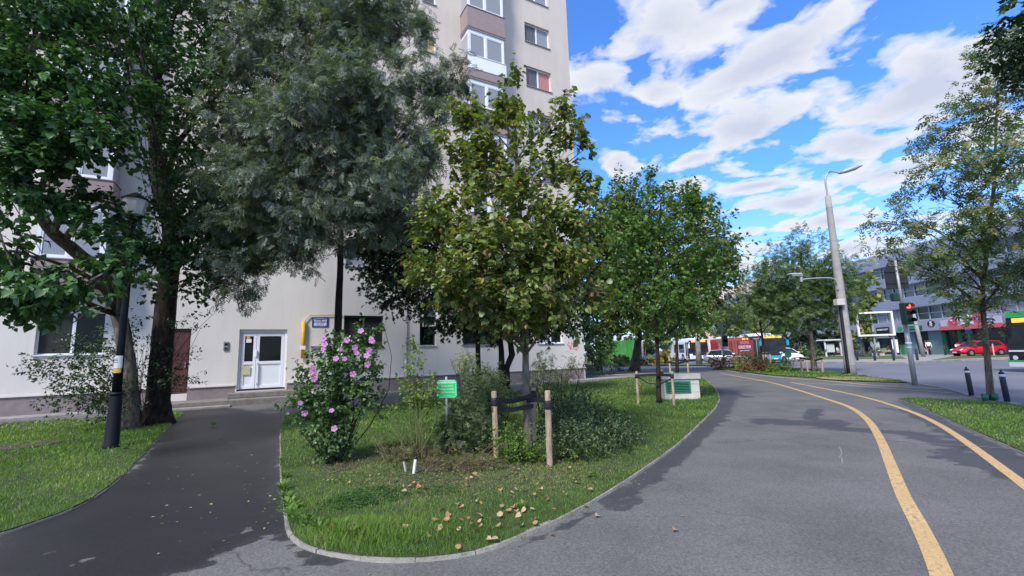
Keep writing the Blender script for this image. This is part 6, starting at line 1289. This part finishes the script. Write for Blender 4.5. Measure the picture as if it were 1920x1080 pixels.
# pink block far behind
pk = thing('pink_block', 'distant pinkish high rise seen between the trees above the red bus', 'building', AT(1357, 640, 120)[0]*Vector((1, 1, 0)), -.35)
b = MB(); b.box(-4.5, 6, 0, 12, -.1, AT(1357, 538, 120)[0].z); b.build('wall', mat('pink_render', (.62, .42, .38), .9, .05, 2), pk)
b = MB(); b.box(6.01, 11, 1.5, 12, -.1, AT(1357, 528, 120)[0].z); b.build('wing', mat('pale_render', (.66, .54, .50), .9, .05, 2), pk)
for k in range(6):
    for xx in (-2.5, 1.2):
        z = AT(1357, 556, 120)[0].z-k*3.0; b = MB(); b.box(xx, xx+1.8, -.08, 0, z-.8, z+.8); b.build('window', M_WHITE if k % 3 else M_GLB, pk)

# ------------------------------------------------------------------ billboard frame and shelters
pB = P(1650, 667, 0); Yb = 53.; a0 = AT(1604, 586, Yb)[0]; c0 = AT(1673, 582.5, Yb-1.0)[0]; rzb = math.atan2((c0-a0).y, (c0-a0).x); Lw = ((c0-a0)*Vector((1, 1, 0))).length
bf = thing('billboard_frame', 'empty white billboard frame on slanting posts before the shops', 'billboard', (a0.x, a0.y, 0), rzb); zb0 = AT(1611, 631, Yb)[0].z; zb1 = a0.z; t = .19
b = MB(); 
for (x0, x1, z0, z1) in ((0, Lw, zb0, zb0+t), (0, Lw, zb1-t, zb1), (0, t, zb0+t, zb1-t), (Lw-t, Lw, zb0+t, zb1-t)): b.box(x0, x1, 0, .25, z0, z1)
b.build('frame', mat('frame_white', (.82, .80, .72), .5, .05), bf); b = MB(); b.box(Lw*.42, Lw*.42+.16, .26, .42, -.05, zb1-.1); b.build('post', M_STEEL, bf); b = MB(); b.box(Lw*.94, Lw*.94+.16, .26, .42, -.05, zb0+.2); b.build('post', M_STEEL, bf)
b = MB(); b.box(Lw*.45, Lw*.94, .28, .38, zb0-.28, zb0-.14); b.build('brace', M_STEEL, bf)
def shelter(x0, x1, yb, yt, Y, label, poster_at=0.12):
    a = AT(x0, yb, Y)[0]; c = AT(x1, yb, Y)[0]; L_ = c.x-a.x; zt = AT((x0+x1)/2, yt, Y)[0].z; o = thing('bus_shelter', label, 'bus shelter', (a.x, Y, 0), 0, 'bus shelters across the road')
    b = MB(); b.box(-.1, L_+.1, -.25, 1.5, zt, zt+.16); b.build('roof', M_PAPER, o, bevel=.03)
    for xx in (0, L_-.14): b = MB(); b.box(xx, xx+.14, 0, .14, 0, zt-.002); b.build('post', M_PAPER, o)
    b = MB(); b.box(.2, L_-.2, 1.35, 1.39, .25, zt-.1); b.build('back_pane', mat('tinted_pane', (.05, .08, .09), .1, .3), o)
    b = MB(); b.box(L_*poster_at, L_*poster_at+1.2, .25, .4, .45, zt-.25); p_ = b.build('poster_case', M_BLACK, o); b = MB(); b.box(L_*poster_at+.1, L_*poster_at+1.1, .23, .25, .55, zt-.4); b.build('poster', mat('pale_poster', (.60, .66, .66), .6, .12, 1.3), p_)
    b = MB(); b.box(L_*.45, L_-.3, .8, 1.2, .42, .48); b.box(L_*.5, L_*.5+.08, .95, 1.05, 0, .42); b.box(L_-.5, L_-.42, .95, 1.05, 0, .42); b.build('bench', M_STEEL, o); return o
shelter(1549, 1580, 665, 638.5, 60, 'white framed bus shelter with a pale poster left of the concrete pole')
shelter(1636, 1676, 665, 634, 57, 'bus shelter under the white billboard frame with a glass back', .05)
b = MB(); p = AT(1682, 665, 55)[0]; s_ = AT(1682, 650, 55)[1]; ob = thing('poster_stand', 'tall light box poster stand right of the second shelter', 'poster stand', (p.x, p.y, 0), -.2); b.box(-7.5*s_, 5.5*s_, 0, .2, .1, 33*s_+.2); b.build('case', M_BLACK, ob); b = MB(); b.box(-6*s_, 4*s_, -.02, -.001, .35, 30*s_); b.build('poster', M_PAPER, ob)
kk = AT(1560, 664, 67)[0]; ki = thing('kiosk', 'dark flat roofed kiosk behind the poster shelter', 'kiosk', (kk.x, kk.y, 0)); b = MB(); b.box(-1.6, 2.3, 0, 3, 0, 2.7); b.build('body', M_INT, ki); b = MB(); b.box(-2, 2.6, -.4, 3.2, 2.702, 3.1); b.build('roof', mat('kiosk_roof', (.06, .065, .08), .5), ki)
gb_ = AT(1699, 664, 55)[0]; b = MB(); b.box(-.35, .35, -.3, .3, .1, 1.15); b.box(-.40, .40, -.35, .35, 1.152, 1.25); tag(b.build('green_bin', mat('bin_green', (.03, .22, .09), .5), None, (gb_.x, gb_.y, 0), bevel=.04), 'green wheeled bin behind the traffic light pole', 'bin')

# ------------------------------------------------------------------ vehicles
M_TYRE = mat('tyre', (.012, .012, .013), .8, .1, 9); M_RIM = mat('rim', (.38, .39, .41), .35, .1, 9, metal=.6); M_CGL = mat('car_glass', (.02, .026, .032), .06, .4, 2, spec=.8); M_HL = mat('headlight', (.75, .77, .8), .15); M_TAIL = mat('tail_light', (.5, .01, .02), .3)
def wheel(parent, x, y, r, w, side, hub=True):
    b = MB(); b.tube([(x, y-w/2, r), (x, y-w/2+.02, r), (x, y+w/2-.02, r), (x, y+w/2, r)], [r*.93, r, r, r*.93], 20); wo = b.build('wheel', M_TYRE, parent)
    b = MB(); yy = y+side*(w/2+.002); b.tube([(x, yy-side*.03, r), (x, yy+side*.006, r)], [r*.62, r*.58], 14); b.build('rim', M_RIM, wo)
def car(name, label, loc, rz, paint, L=4.1, Wd=1.76, Hh=1.47, kind='hatch', plate=True):
    """x forward; lofted body, glasshouse with pillars, arches, wheels, lamps, mirrors"""
    o = thing(name, label, 'car', loc, rz); hw = Wd/2
    # stations: x, zlow, zbelt(hood), half width
    st = [(-L/2, .42, .72, .78), (-L/2+.06, .30, .98, .93), (-L/2+.35, .22, 1.02, 1.0), (-L/2+.9, .20, .98, 1.0), (-.5, .19, .96, 1.0), (.2, .19, .94, 1.0), (L/2-1.35, .19, .95, 1.0), (L/2-.75, .20, .84, .98), (L/2-.3, .22, .72, .92), (L/2-.05, .30, .58, .80), (L/2, .40, .50, .66)]
    b = MB(); ring = []
    for (x, zl, zb, k) in st:
        w = hw*k; ring.append([(x, -w*.86, zl), (x, -w, zl+.12), (x, -w*1.0, (zl+zb)/2), (x, -w*.97, zb-.10), (x, -w*.86, zb), (x, -w*.4, zb+.03), (x, 0, zb+.035), (x, w*.4, zb+.03), (x, w*.86, zb), (x, w*.97, zb-.10), (x, w, (zl+zb)/2), (x, w, zl+.12), (x, w*.86, zl)])
    n = 13; vs = [v for r_ in ring for v in r_]; fs = [(i*n+j, (i+1)*n+j, (i+1)*n+(j+1) % n, i*n+(j+1) % n) for i in range(len(st)-1) for j in range(n)]; fs += [tuple(range(n)), tuple(reversed([(len(st)-1)*n+j for j in range(n)]))]
    b.add(vs, fs); b.build('body', paint, o, smooth=True)
    # glasshouse
    g = [(-L/2+.10, .97, .97), (-L/2+.42, 1.30, .86), (-L/2+.75, Hh-.05, .80), (-.35, Hh, .78), (.15, Hh-.02, .78), (.45, Hh-.10, .80), (L/2-1.05, .93, .90)]
    if kind == 'hatch': pass
    b = MB(); vs = []
    for (x, z, k) in g: vs += [(x, -hw*.92, .93), (x, -hw*k, max(z-.04, .94)), (x, -hw*k*.6, z), (x, hw*k*.6, z), (x, hw*k, max(z-.04, .94)), (x, hw*.92, .93)]
    n = 6; fs = [(i*n+j, (i+1)*n+j, (i+1)*n+j+1, i*n+j+1) for i in range(len(g)-1) for j in range(n-1)]; b.add(vs, fs); b.build('windows', M_CGL, o, smooth=False)
    b = MB(); vs = []
    for (x, z, k) in g[2:6]: vs += [(x, -hw*k-.004, z-.09), (x, -hw*k*.95, z-.0), (x, -hw*k*.6, z+.02), (x, hw*k*.6, z+.02), (x, hw*k*.95, z), (x, hw*k+.004, z-.09)]
    b.add(vs, [(i*6+j, (i+1)*6+j, (i+1)*6+j+1, i*6+j+1) for i in range(3) for j in range(5)]); b.build('roof', paint, o, smooth=True)
    for s in (-1, 1):
        for (p0, p1, w_) in (((g[5][0], hw*.81, g[5][1]-.02), (g[6][0]+.02, hw*.92, .93), .03), ((-.25, hw*.795, Hh-.06), (-.28, hw*.93, .93), .035), ((-L/2+.72, hw*.81, Hh-.08), (-L/2+.32, hw*.93, .98), .075)):
            q = MB(); q.tube([(p0[0], s*p0[1], p0[2]), (p1[0], s*p1[1], p1[2])], w_, 6); q.build('pillar', paint, o)
        q = MB(); q.box(L/2-1.35, L/2-1.12, s*hw*1.0 if s > 0 else -hw*1.16, hw*1.16 if s > 0 else -hw*1.0, .93, 1.07); q.build('mirror', paint, o, bevel=.03)
        q = MB(); q.box(-.30, -.285, s*hw*1.0-.004, s*hw*1.0+.004, .32, .88); q.box(.72, .735, s*hw-.004, s*hw+.004, .32, .86); q.box(-L/2+.95, -L/2+.965, s*hw-.004, s*hw+.004, .45, .9); q.build('door_seam', M_BLACK, o)
        q = MB(); q.tube([(L/2-.36, s*hw*.66, .64), (L/2-.08, s*hw*.62, .56)], [.13, .09], 10); q.build('headlight', M_HL, o, smooth=True)
        q = MB(); q.box(-L/2+.0, -L/2+.14, s*hw*.62-.13, s*hw*.62+.17 if s > 0 else s*hw*.62+.13, .74, .95); q.build('tail_light', M_TAIL, o, bevel=.03)
        for xx in (L/2-.82, -L/2+.72):
            q = MB(); q.tube([(xx, s*(hw-.16), .31), (xx, s*(hw+.006), .31)], .365, 22); q.build('wheel_arch', M_BLACK, o); wheel(o, xx, s*(hw-.075), .31, .19, s)
    q = MB(); q.box(L/2-.10, L/2+.012, -.42, .42, .33, .47); q.build('grille', M_BLACK, o, bevel=.02)
    q = MB(); q.box(L/2-.0, L/2+.02, -.26, .26, .36, .46) if False else q.box(-L/2-.012, -L/2+.03, -.26, .26, .62, .73); q.build('number_plate', M_WHITE, o)
    q = MB(); q.box(L/2+.01, L/2+.025, -.26, .26, .35, .45); q.build('number_plate', M_WHITE, o)
    return o
def carpaint(name, c): return mat(name, c, .3, .03, 3, coat=.6, metal=.1)
a = P(1338, 682, -.1); c = P(1400, 684, -.1); mid = (a+c)/2
car('silver_hatchback', 'silver hatchback driving right, half behind the verge bushes', (P(1368, 682.5, -.1).x, P(1368, 682.5, -.1).y+.8, -.11), -.42, carpaint('silver_paint', (.30, .31, .35)))
car('white_car', 'pale car following beside the red bus', (27.6, 47.2, -.11), -PI/2+.05, carpaint('white_paint', (.55, .57, .62)), 4.4)
rf = P(1786, 668.5, 0); rr_ = P(1877, 666, 0); v_ = (rf-rr_); mid = (rf+rr_)/2; print('redcar len', v_.length)
car('red_hatchback', 'bright red hatchback parked across the road behind a no entry sign', (mid.x+.6, mid.y+.45, 0), math.atan2(v_.y, v_.x), carpaint('red_paint', (.62, .012, .035)), 4.25, Hh=1.50)
M_BWS = mat('bus_windscreen', (.02, .022, .025), .3, .8, 1.2, spec=.35)
M_DISP = mat('led_display', (.3, .12, .01), .6, .5, 4, emit=((1, .42, .04), .8)); M_BGL = mat('bus_glass', (.015, .018, .02), .07, .6, 1.0, spec=.8)
def bus(name, label, loc, rz, side, front, L=12., w=2.5, h=2.95, roofm=None, wrap=False, doors=True):
    """x forward, right-hand (-y) side has the doors"""
    o = thing(name, label, 'bus', loc, rz, None); hw = w/2
    b = MB(); b.box(-L/2, L/2-.25, -hw, hw, .32, h-.25); b.build('body', side, o, bevel=.08)
    b = MB(); b.prism_xz([(L/2-.25, .30), (L/2-.02, .32), (L/2+.03, .75), (L/2, 1.0), (L/2-.25, 1.0)], -hw+.02, hw-.02); b.build('bumper', front, o, bevel=.04)
    b = MB(); b.prism_xz([(L/2-.25, 1.001), (L/2-.0, 1.001), (L/2-.04, 1.25), (L/2-.13, 2.45), (L/2-.25, h-.3)], -hw+.05, hw-.05); ws = b.build('windscreen', M_BWS, o)
    b = MB(); b.prism_xz([(L/2-.25, 2.46), (L/2-.125, 2.46), (L/2-.19, h-.20), (L/2-.3, h-.20)], -hw+.02, hw-.02); b.build('brow', M_BLACK, o); b = MB(); b.box(L/2-.16, L/2-.10, -hw+.35, hw-.35, 2.5, 2.72); b.build('destination_display', M_DISP, o)
    b = MB(); b.box(-L/2+.05, L/2-.3, -hw+.08, hw-.08, h-.249, h-.12); b.build('roof', M_WHITE, o, bevel=.05); b = MB(); b.box(L/2-5.2, L/2-1.6, -.8, .8, h-.119, h+.12); b.build('roof_unit', M_WHITE, o, bevel=.08); b = MB(); b.box(-L/2+.6, -L/2+2.2, -.7, .7, h-.119, h+.05); b.build('roof_unit', M_WHITE, o, bevel=.06)
    b = MB(); b.prism_xz([(L/2-.02, .78), (L/2+.045, .78), (L/2+.02, 1.05), (L/2-.02, 1.15)], -hw*.72, hw*.72); b.build('dark_mask', M_BLACK, o)
    for s in (-1, 1):
        b = MB(); b.tube([(L/2-.02, s*hw*.72, .72), (L/2+.06, s*hw*.72, .72)], .11, 12); b.build('headlight', M_HL, o)
        b = MB(); b.box(L/2-.05, L/2+.18, s*(hw+.10)-.08, s*(hw+.10)+.08, 1.75, 2.25); b.tube([(L/2-.1, s*(hw-.1), 2.5), (L/2+.1, s*(hw+.1), 2.25)], .03, 5); b.build('mirror', front, o)
        for xx in (L/2-2.7, -L/2+3.2): b = MB(); b.tube([(xx, s*(hw-.2), .48), (xx, s*(hw+.004), .48)], .56, 22); b.build('wheel_arch', M_BLACK, o); wheel(o, xx, s*(hw-.12), .48, .26, s)
        wins = [(-L/2+.4, -L/2+2.2), (-L/2+2.3, -L/2+4.3), (-L/2+5.8, -L/2+7.6), (L/2-4.1, L/2-2.0)] if not wrap or s > 0 else [(-L/2+5.7, -L/2+6.6)]
        for (x0, x1) in wins: b = MB(); b.box(x0, x1, s*hw-.01 if s > 0 else -hw-.008, hw+.008 if s > 0 else -hw+.01, 1.15, 2.3); b.build('side_window', M_BGL, o, bevel=.01)
    b = MB(); b.box(L/2-.15, L/2+.04, -.27, .27, .38, .5); b.build('number_plate', M_WHITE, o)
    b = MB(); b.box(L/2-1.5, L/2-.26, -hw-.012, -hw+.1, .40, 2.55); dd = b.build('front_door', M_BGL, o); b = MB(); b.box(L/2-.92, L/2-.84, -hw-.03, -hw-.012, .45, 2.5); b.box(L/2-1.5, L/2-.26, -hw-.02, -hw-.0125, 2.45, 2.55); b.build('door_frame', M_MUL, dd)
    return o
RB = P(1431, 681, -.1); RE = P(1322, 677, -.1)
hd_ = math.atan2((RB-RE).y, (RB-RE).x); print('bus', RB, RE, (RB-RE).length)
M_BRED = mat('wrap_red', (.40, .022, .035), .45, .08, 1.2); M_BLUEB = mat('bus_turquoise', (.02, .36, .55), .35, .05, 2); M_BORG = mat('wrap_orange_red', (.48, .10, .05), .5, .2, .8)
Lr = 12.; fw = Vector((math.cos(hd_), math.sin(hd_), 0)); lf = Vector((-fw.y, fw.x, 0)); cen = RB-fw*(Lr/2)+lf*1.27
rb = bus('advert_bus', 'red wrapped city bus with a turquoise front and orange display', (cen.x, cen.y, -.12), hd_, M_BRED, M_BLUEB, Lr, wrap=True)
hw = 1.25
for (x0, x1, z0, z1, m_, n_) in ((-5.5, -4.3, .45, 2.3, M_BRED, 'rear_door'), (-.1, 1.1, .45, 2.35, M_BORG, 'middle_door')):
    b = MB(); b.box(x0, x1, -hw-.02, -hw+.05, z0, z1); do = b.build(n_, m_, rb); b = MB(); b.box((x0+x1)/2-.03, (x0+x1)/2+.03, -hw-.03, -hw-.0205, z0, z1); b.box(x0-.05, x0, -hw-.03, -hw, z0, z1); b.box(x1, x1+.05, -hw-.03, -hw, z0, z1); b.build('door_gap', M_BLACK, do)
b = MB(); b.box(-4.2, 4.0, -hw-.006, -hw+.05, 2.36, 2.62); b.build('orange_band', M_BORG, rb); b = MB(); b.box(-3.6, -1.0, -hw-.008, -hw+.05, 1.0, 2.3); b.build('advert_picture', mat('advert_mix', (.26, .17, .14), .6, .8, 1.3), rb)
b = MB(); b.box(2.3, 3.5, -hw-.02, -hw+.05, 2.45, 2.66); b.build('side_display', M_DISP, rb); b = MB(); b.box(3.7, 5.6, -hw-.007, -hw+.05, 2.4, 2.72); b.build('dark_cantrail', M_BLACK, rb)
text('advert_lettering', 'TRENDYOL', .42, mat('pink_lettering', (.70, .42, .45), .6), rb, (2.65, -hw-.01, 2.12), sx=.95); text('advert_lettering', 'COLLECTION', .46, M_WHITE, rb, (2.6, -hw-.01, 1.66), sx=.92, off=.015)
b = MB(); b.box(1.4, 3.7, -hw-.010, -hw+.05, 1.18, 1.38); ub = b.build('black_bar', M_BLACK, rb); b = MB(); b.box(1.5, 3.6, -hw-.014, -hw-.0105, 1.24, 1.32); b.build('white_line', M_WHITE, ub)
p2 = Vector((23.3, 58.5, -.12)); bus('white_bus', 'white and dark glazed bus queued behind the red bus', (AT(1297, 676, 60)[0].x+1.3, 66.2, -.12), -PI/2-.02, M_WHITE, M_WHITE, 12)
bus('turquoise_bus', 'turquoise fronted white bus at the far left of the queue', (AT(1214, 676, 76)[0].x+.6, 82.5, -.12), -PI/2-.05, M_WHITE, M_BLUEB, 12)
M_GBUS = mat('bus_green', (.02, .30, .06), .35, .05, 2); pgb = P(1893, 697, -.12)
gbus = bus('green_bus', 'black and green bus entering the picture at the right edge', (pgb.x+6.1, pgb.y-1.25, -.12), PI, M_BLACK, M_BLACK, 12, h=3.1)
b = MB(); b.prism_xz([(5.9, .22), (6.08, .26), (6.10, .50), (5.9, .45)], -1.2, 1.2); b.build('lower_lip', M_PAPER, gbus); b = MB(); b.prism_xz([(5.9, .46), (6.105, .51), (6.09, .60), (5.9, .56)], -1.23, 1.23); b.build('green_band', M_GBUS, gbus); b = MB(); b.prism_xz([(5.7, 2.76), (5.9, 2.76), (5.8, 3.08), (5.6, 3.1)], -1.2, 1.2); b.build('green_brow', M_GBUS, gbus)
b = MB(); b.box(6.0, 6.06, -1.15, 1.15, 1.02, 1.10); b.build('pale_scuttle', M_PAPER, gbus)

# ------------------------------------------------------------------ people
SKIN = mat('skin', (.45, .27, .19), .6); HAIR = mat('hair_dark', (.03, .02, .015), .7); SHOE = mat('shoe', (.05, .05, .055), .7)
def person(label, loc, rz, shirt, trousers, pose='stand', h=1.72, hair=HAIR, skirt=False):
    k = h/1.72
    if pose == 'sit':
        J = dict(pel=(0, 0, .52), ch=(0, .03, 1.0), nk=(0, .0, 1.16), hd=(0, -.03, 1.27), ht=(0, -.03, 1.38)); hip = .50
        legs = [[(s*.10, 0, .50), (s*.12, -.42, .50), (s*.12, -.40, .08), (s*.12, -.56, .04)] for s in (-1, 1)]; arms = [[(s*.19, .02, 1.06), (s*.24, -.06, .80), (s*.16, -.30, .66)] for s in (-1, 1)]
    else:
        st_ = .16 if pose == 'walk' else .03
        J = dict(pel=(0, 0, .95), ch=(0, .01, 1.32), nk=(0, .0, 1.48), hd=(0, -.02, 1.58), ht=(0, -.02, 1.69)); 
        legs = [[(s*.09, 0, .90), (s*.10, -s*st_*.6-.02, .50), (s*.10, -s*st_, .08), (s*.10, -s*st_-.14, .04)] for s in (-1, 1)]; arms = [[(s*.19, .01, 1.38), (s*.25, s*st_*.5+.02, 1.10), (s*.24, s*st_-.06, .86)] for s in (-1, 1)]
        if pose == 'reach': arms[0] = [(-.19, .01, 1.38), (-.28, -.16, 1.2), (-.2, -.36, 1.28)]
    V = []; E = []; R = []; part_ = []
    def add(p, r, t, par=None):
        V.append(tuple(c*k for c in p)); R.append(r*k); part_.append(t)
        if par is not None: E.append((par, len(V)-1))
        return len(V)-1
    pe = add(J['pel'], .135, 'T'); mid = add(tuple((a+c)/2 for a, c in zip(J['pel'], J['ch'])), .12, 'S', pe); ch = add(J['ch'], .15, 'S', mid); nk = add(J['nk'], .055, 'K', ch); hd = add(J['hd'], .088, 'K', nk); ht = add(J['ht'], .075, 'K', hd)
    for L_ in legs: a = add(L_[0], .095, 'T', pe); b_ = add(L_[1], .068, 'T', a); c = add(L_[2], .043, 'T', b_); add(L_[3], .038, 'O', c)
    for A_ in arms:
        a = add(A_[0], .062, 'S', ch); b_ = add(A_[1], .045, 'S', a); c = add(A_[2], .032, 'K', b_); d = (Vector(A_[2])-Vector(A_[1])).normalized(); hnd = add(tuple(Vector(A_[2])+d*.07), .034, 'K', c)
        sdv = Vector((0, 1, 0)) if abs(d.y) < .8 else Vector((1, 0, 0))
        for q in range(4): e1_ = add(tuple(Vector(A_[2])+d*(.13+.01*(q in (1, 2)))+sdv*(q-1.5)*.022), .010, 'K', hnd)
        add(tuple(Vector(A_[2])+d*.075-sdv*.055), .011, 'K', hnd)
    me = bpy.data.meshes.new('person'); me.from_pydata(V, E, []); o = bpy.data.objects.new('tmp', me); COL.objects.link(o); sk = o.modifiers.new('s', 'SKIN'); su = o.modifiers.new('u', 'SUBSURF'); su.levels = 2; su.render_levels = 2
    if not me.skin_vertices: 
        bpy.context.view_layer.objects.active = o; bpy.ops.mesh.customdata_skin_add()
    for i, r in enumerate(R): me.skin_vertices[0].data[i].radius = (r, r); me.skin_vertices[0].data[i].use_root = (i == 0)
    dg = bpy.context.evaluated_depsgraph_get(); m2 = bpy.data.meshes.new_from_object(o.evaluated_get(dg)); bpy.data.objects.remove(o)
    m2.materials.clear(); [m2.materials.append(x) for x in (SKIN, shirt, trousers, SHOE)]; Va = np.array(V); mi = []
    code = {'K': 0, 'S': 1, 'T': 2, 'O': 3}
    for p in m2.polygons:
        d_ = ((Va-np.array(p.center))**2).sum(1)**.5-np.array(R)*.5; mi.append(code[part_[int(d_.argmin())]])
    m2.polygons.foreach_set('material_index', mi); m2.polygons.foreach_set('use_smooth', [True]*len(mi)); m2.name = 'person'
    # nose, eyes and mouth are raised a little on the one surface's head by small children
    po = obj('person', m2, None, loc, (0, 0, rz)); tag(po, label, 'person')
    hz_ = J['hd'][2]*k+.03; hy = J['hd'][1]*k; b = MB(); b.lathe((0, hy+.015, hz_), [(.085, -.05), (.104, .0), (.10, .06), (.07, .11), (.01, .13)], 12); b.build('hair', hair, po, smooth=True)
    b = MB(); b.tube([(0, hy-.085*k, hz_-.0), (0, hy-.115*k, hz_-.035)], [.008, .016], 6); b.build('nose', SKIN, po)
    for s in (-1, 1): b = MB(); b.lathe((s*.032, hy-.086*k, hz_+.002), [(.001, -.009), (.010, 0), (.001, .009)], 6); b.build('eye', M_BLACK, po)
    b = MB(); b.box(-.022, .022, hy-.094*k, hy-.08*k, hz_-.068, hz_-.060); b.build('mouth', mat('lip', (.3, .1, .09), .6), po)
    return po
def cl(n, c): return mat('cloth_'+n, c, .85, .15, 9)
def G(x, Y, dz=0.): p = AT(x, 660, Y)[0]; p.z = dz; return p
person('person in a white shirt sitting in the poster shelter', G(1571, 60.6), .4, cl('white', (.75, .74, .70)), cl('beige', (.40, .34, .28)), 'sit')
person('person in a white top standing right of the concrete pole', G(1612, 58), .5, cl('white', (.75, .74, .70)), cl('white', (.75, .74, .70)), 'stand')
person('person in a dark brown top standing beside the white dressed one', G(1604.5, 58), -.4, cl('brown', (.16, .09, .07)), cl('dark', (.04, .04, .05)), 'stand')
person('person in a pink top seated on the planter left of the second shelter', G(1634, 57.5), -.9, cl('pink', (.55, .35, .36)), cl('grey', (.3, .3, .32)), 'sit')
person('person in white trousers sitting in the second shelter', G(1667, 57.8), .2, cl('brown', (.16, .09, .07)), cl('white', (.75, .74, .70)), 'sit')
person('person in a pale grey top sitting at the cafe before the shops', G(1731, 52.6), .6, cl('pale', (.45, .46, .52)), cl('pale', (.45, .46, .52)), 'sit')
person('person in black with a white bag strap at the cafe', G(1738, 52.8), 1.2, cl('dark', (.04, .04, .05)), cl('dark', (.04, .04, .05)), 'reach')
person('person in a white shirt and black trousers right of the cafe group', G(1743, 52.2), -.5, cl('white', (.75, .74, .70)), cl('dark', (.04, .04, .05)), 'stand')
person('bus driver in a red top behind the windscreen of the red bus', (RB+lf*1.9-fw*.9)+Vector((0, 0, .55)), hd_+PI/2, cl('red', (.45, .05, .05)), cl('dark', (.04, .04, .05)), 'sit')
pl = G(1622, 58.5); b = MB(); b.box(-2.2, 2.0, -.4, .4, 0, .42); b.box(-2.3, 2.1, -.5, .5, .422, .50); tag(b.build('planter', M_CREAM, None, (pl.x, pl.y, 0), (0, 0, -.1)), 'long low pale planter bench between the shelters', 'planter')
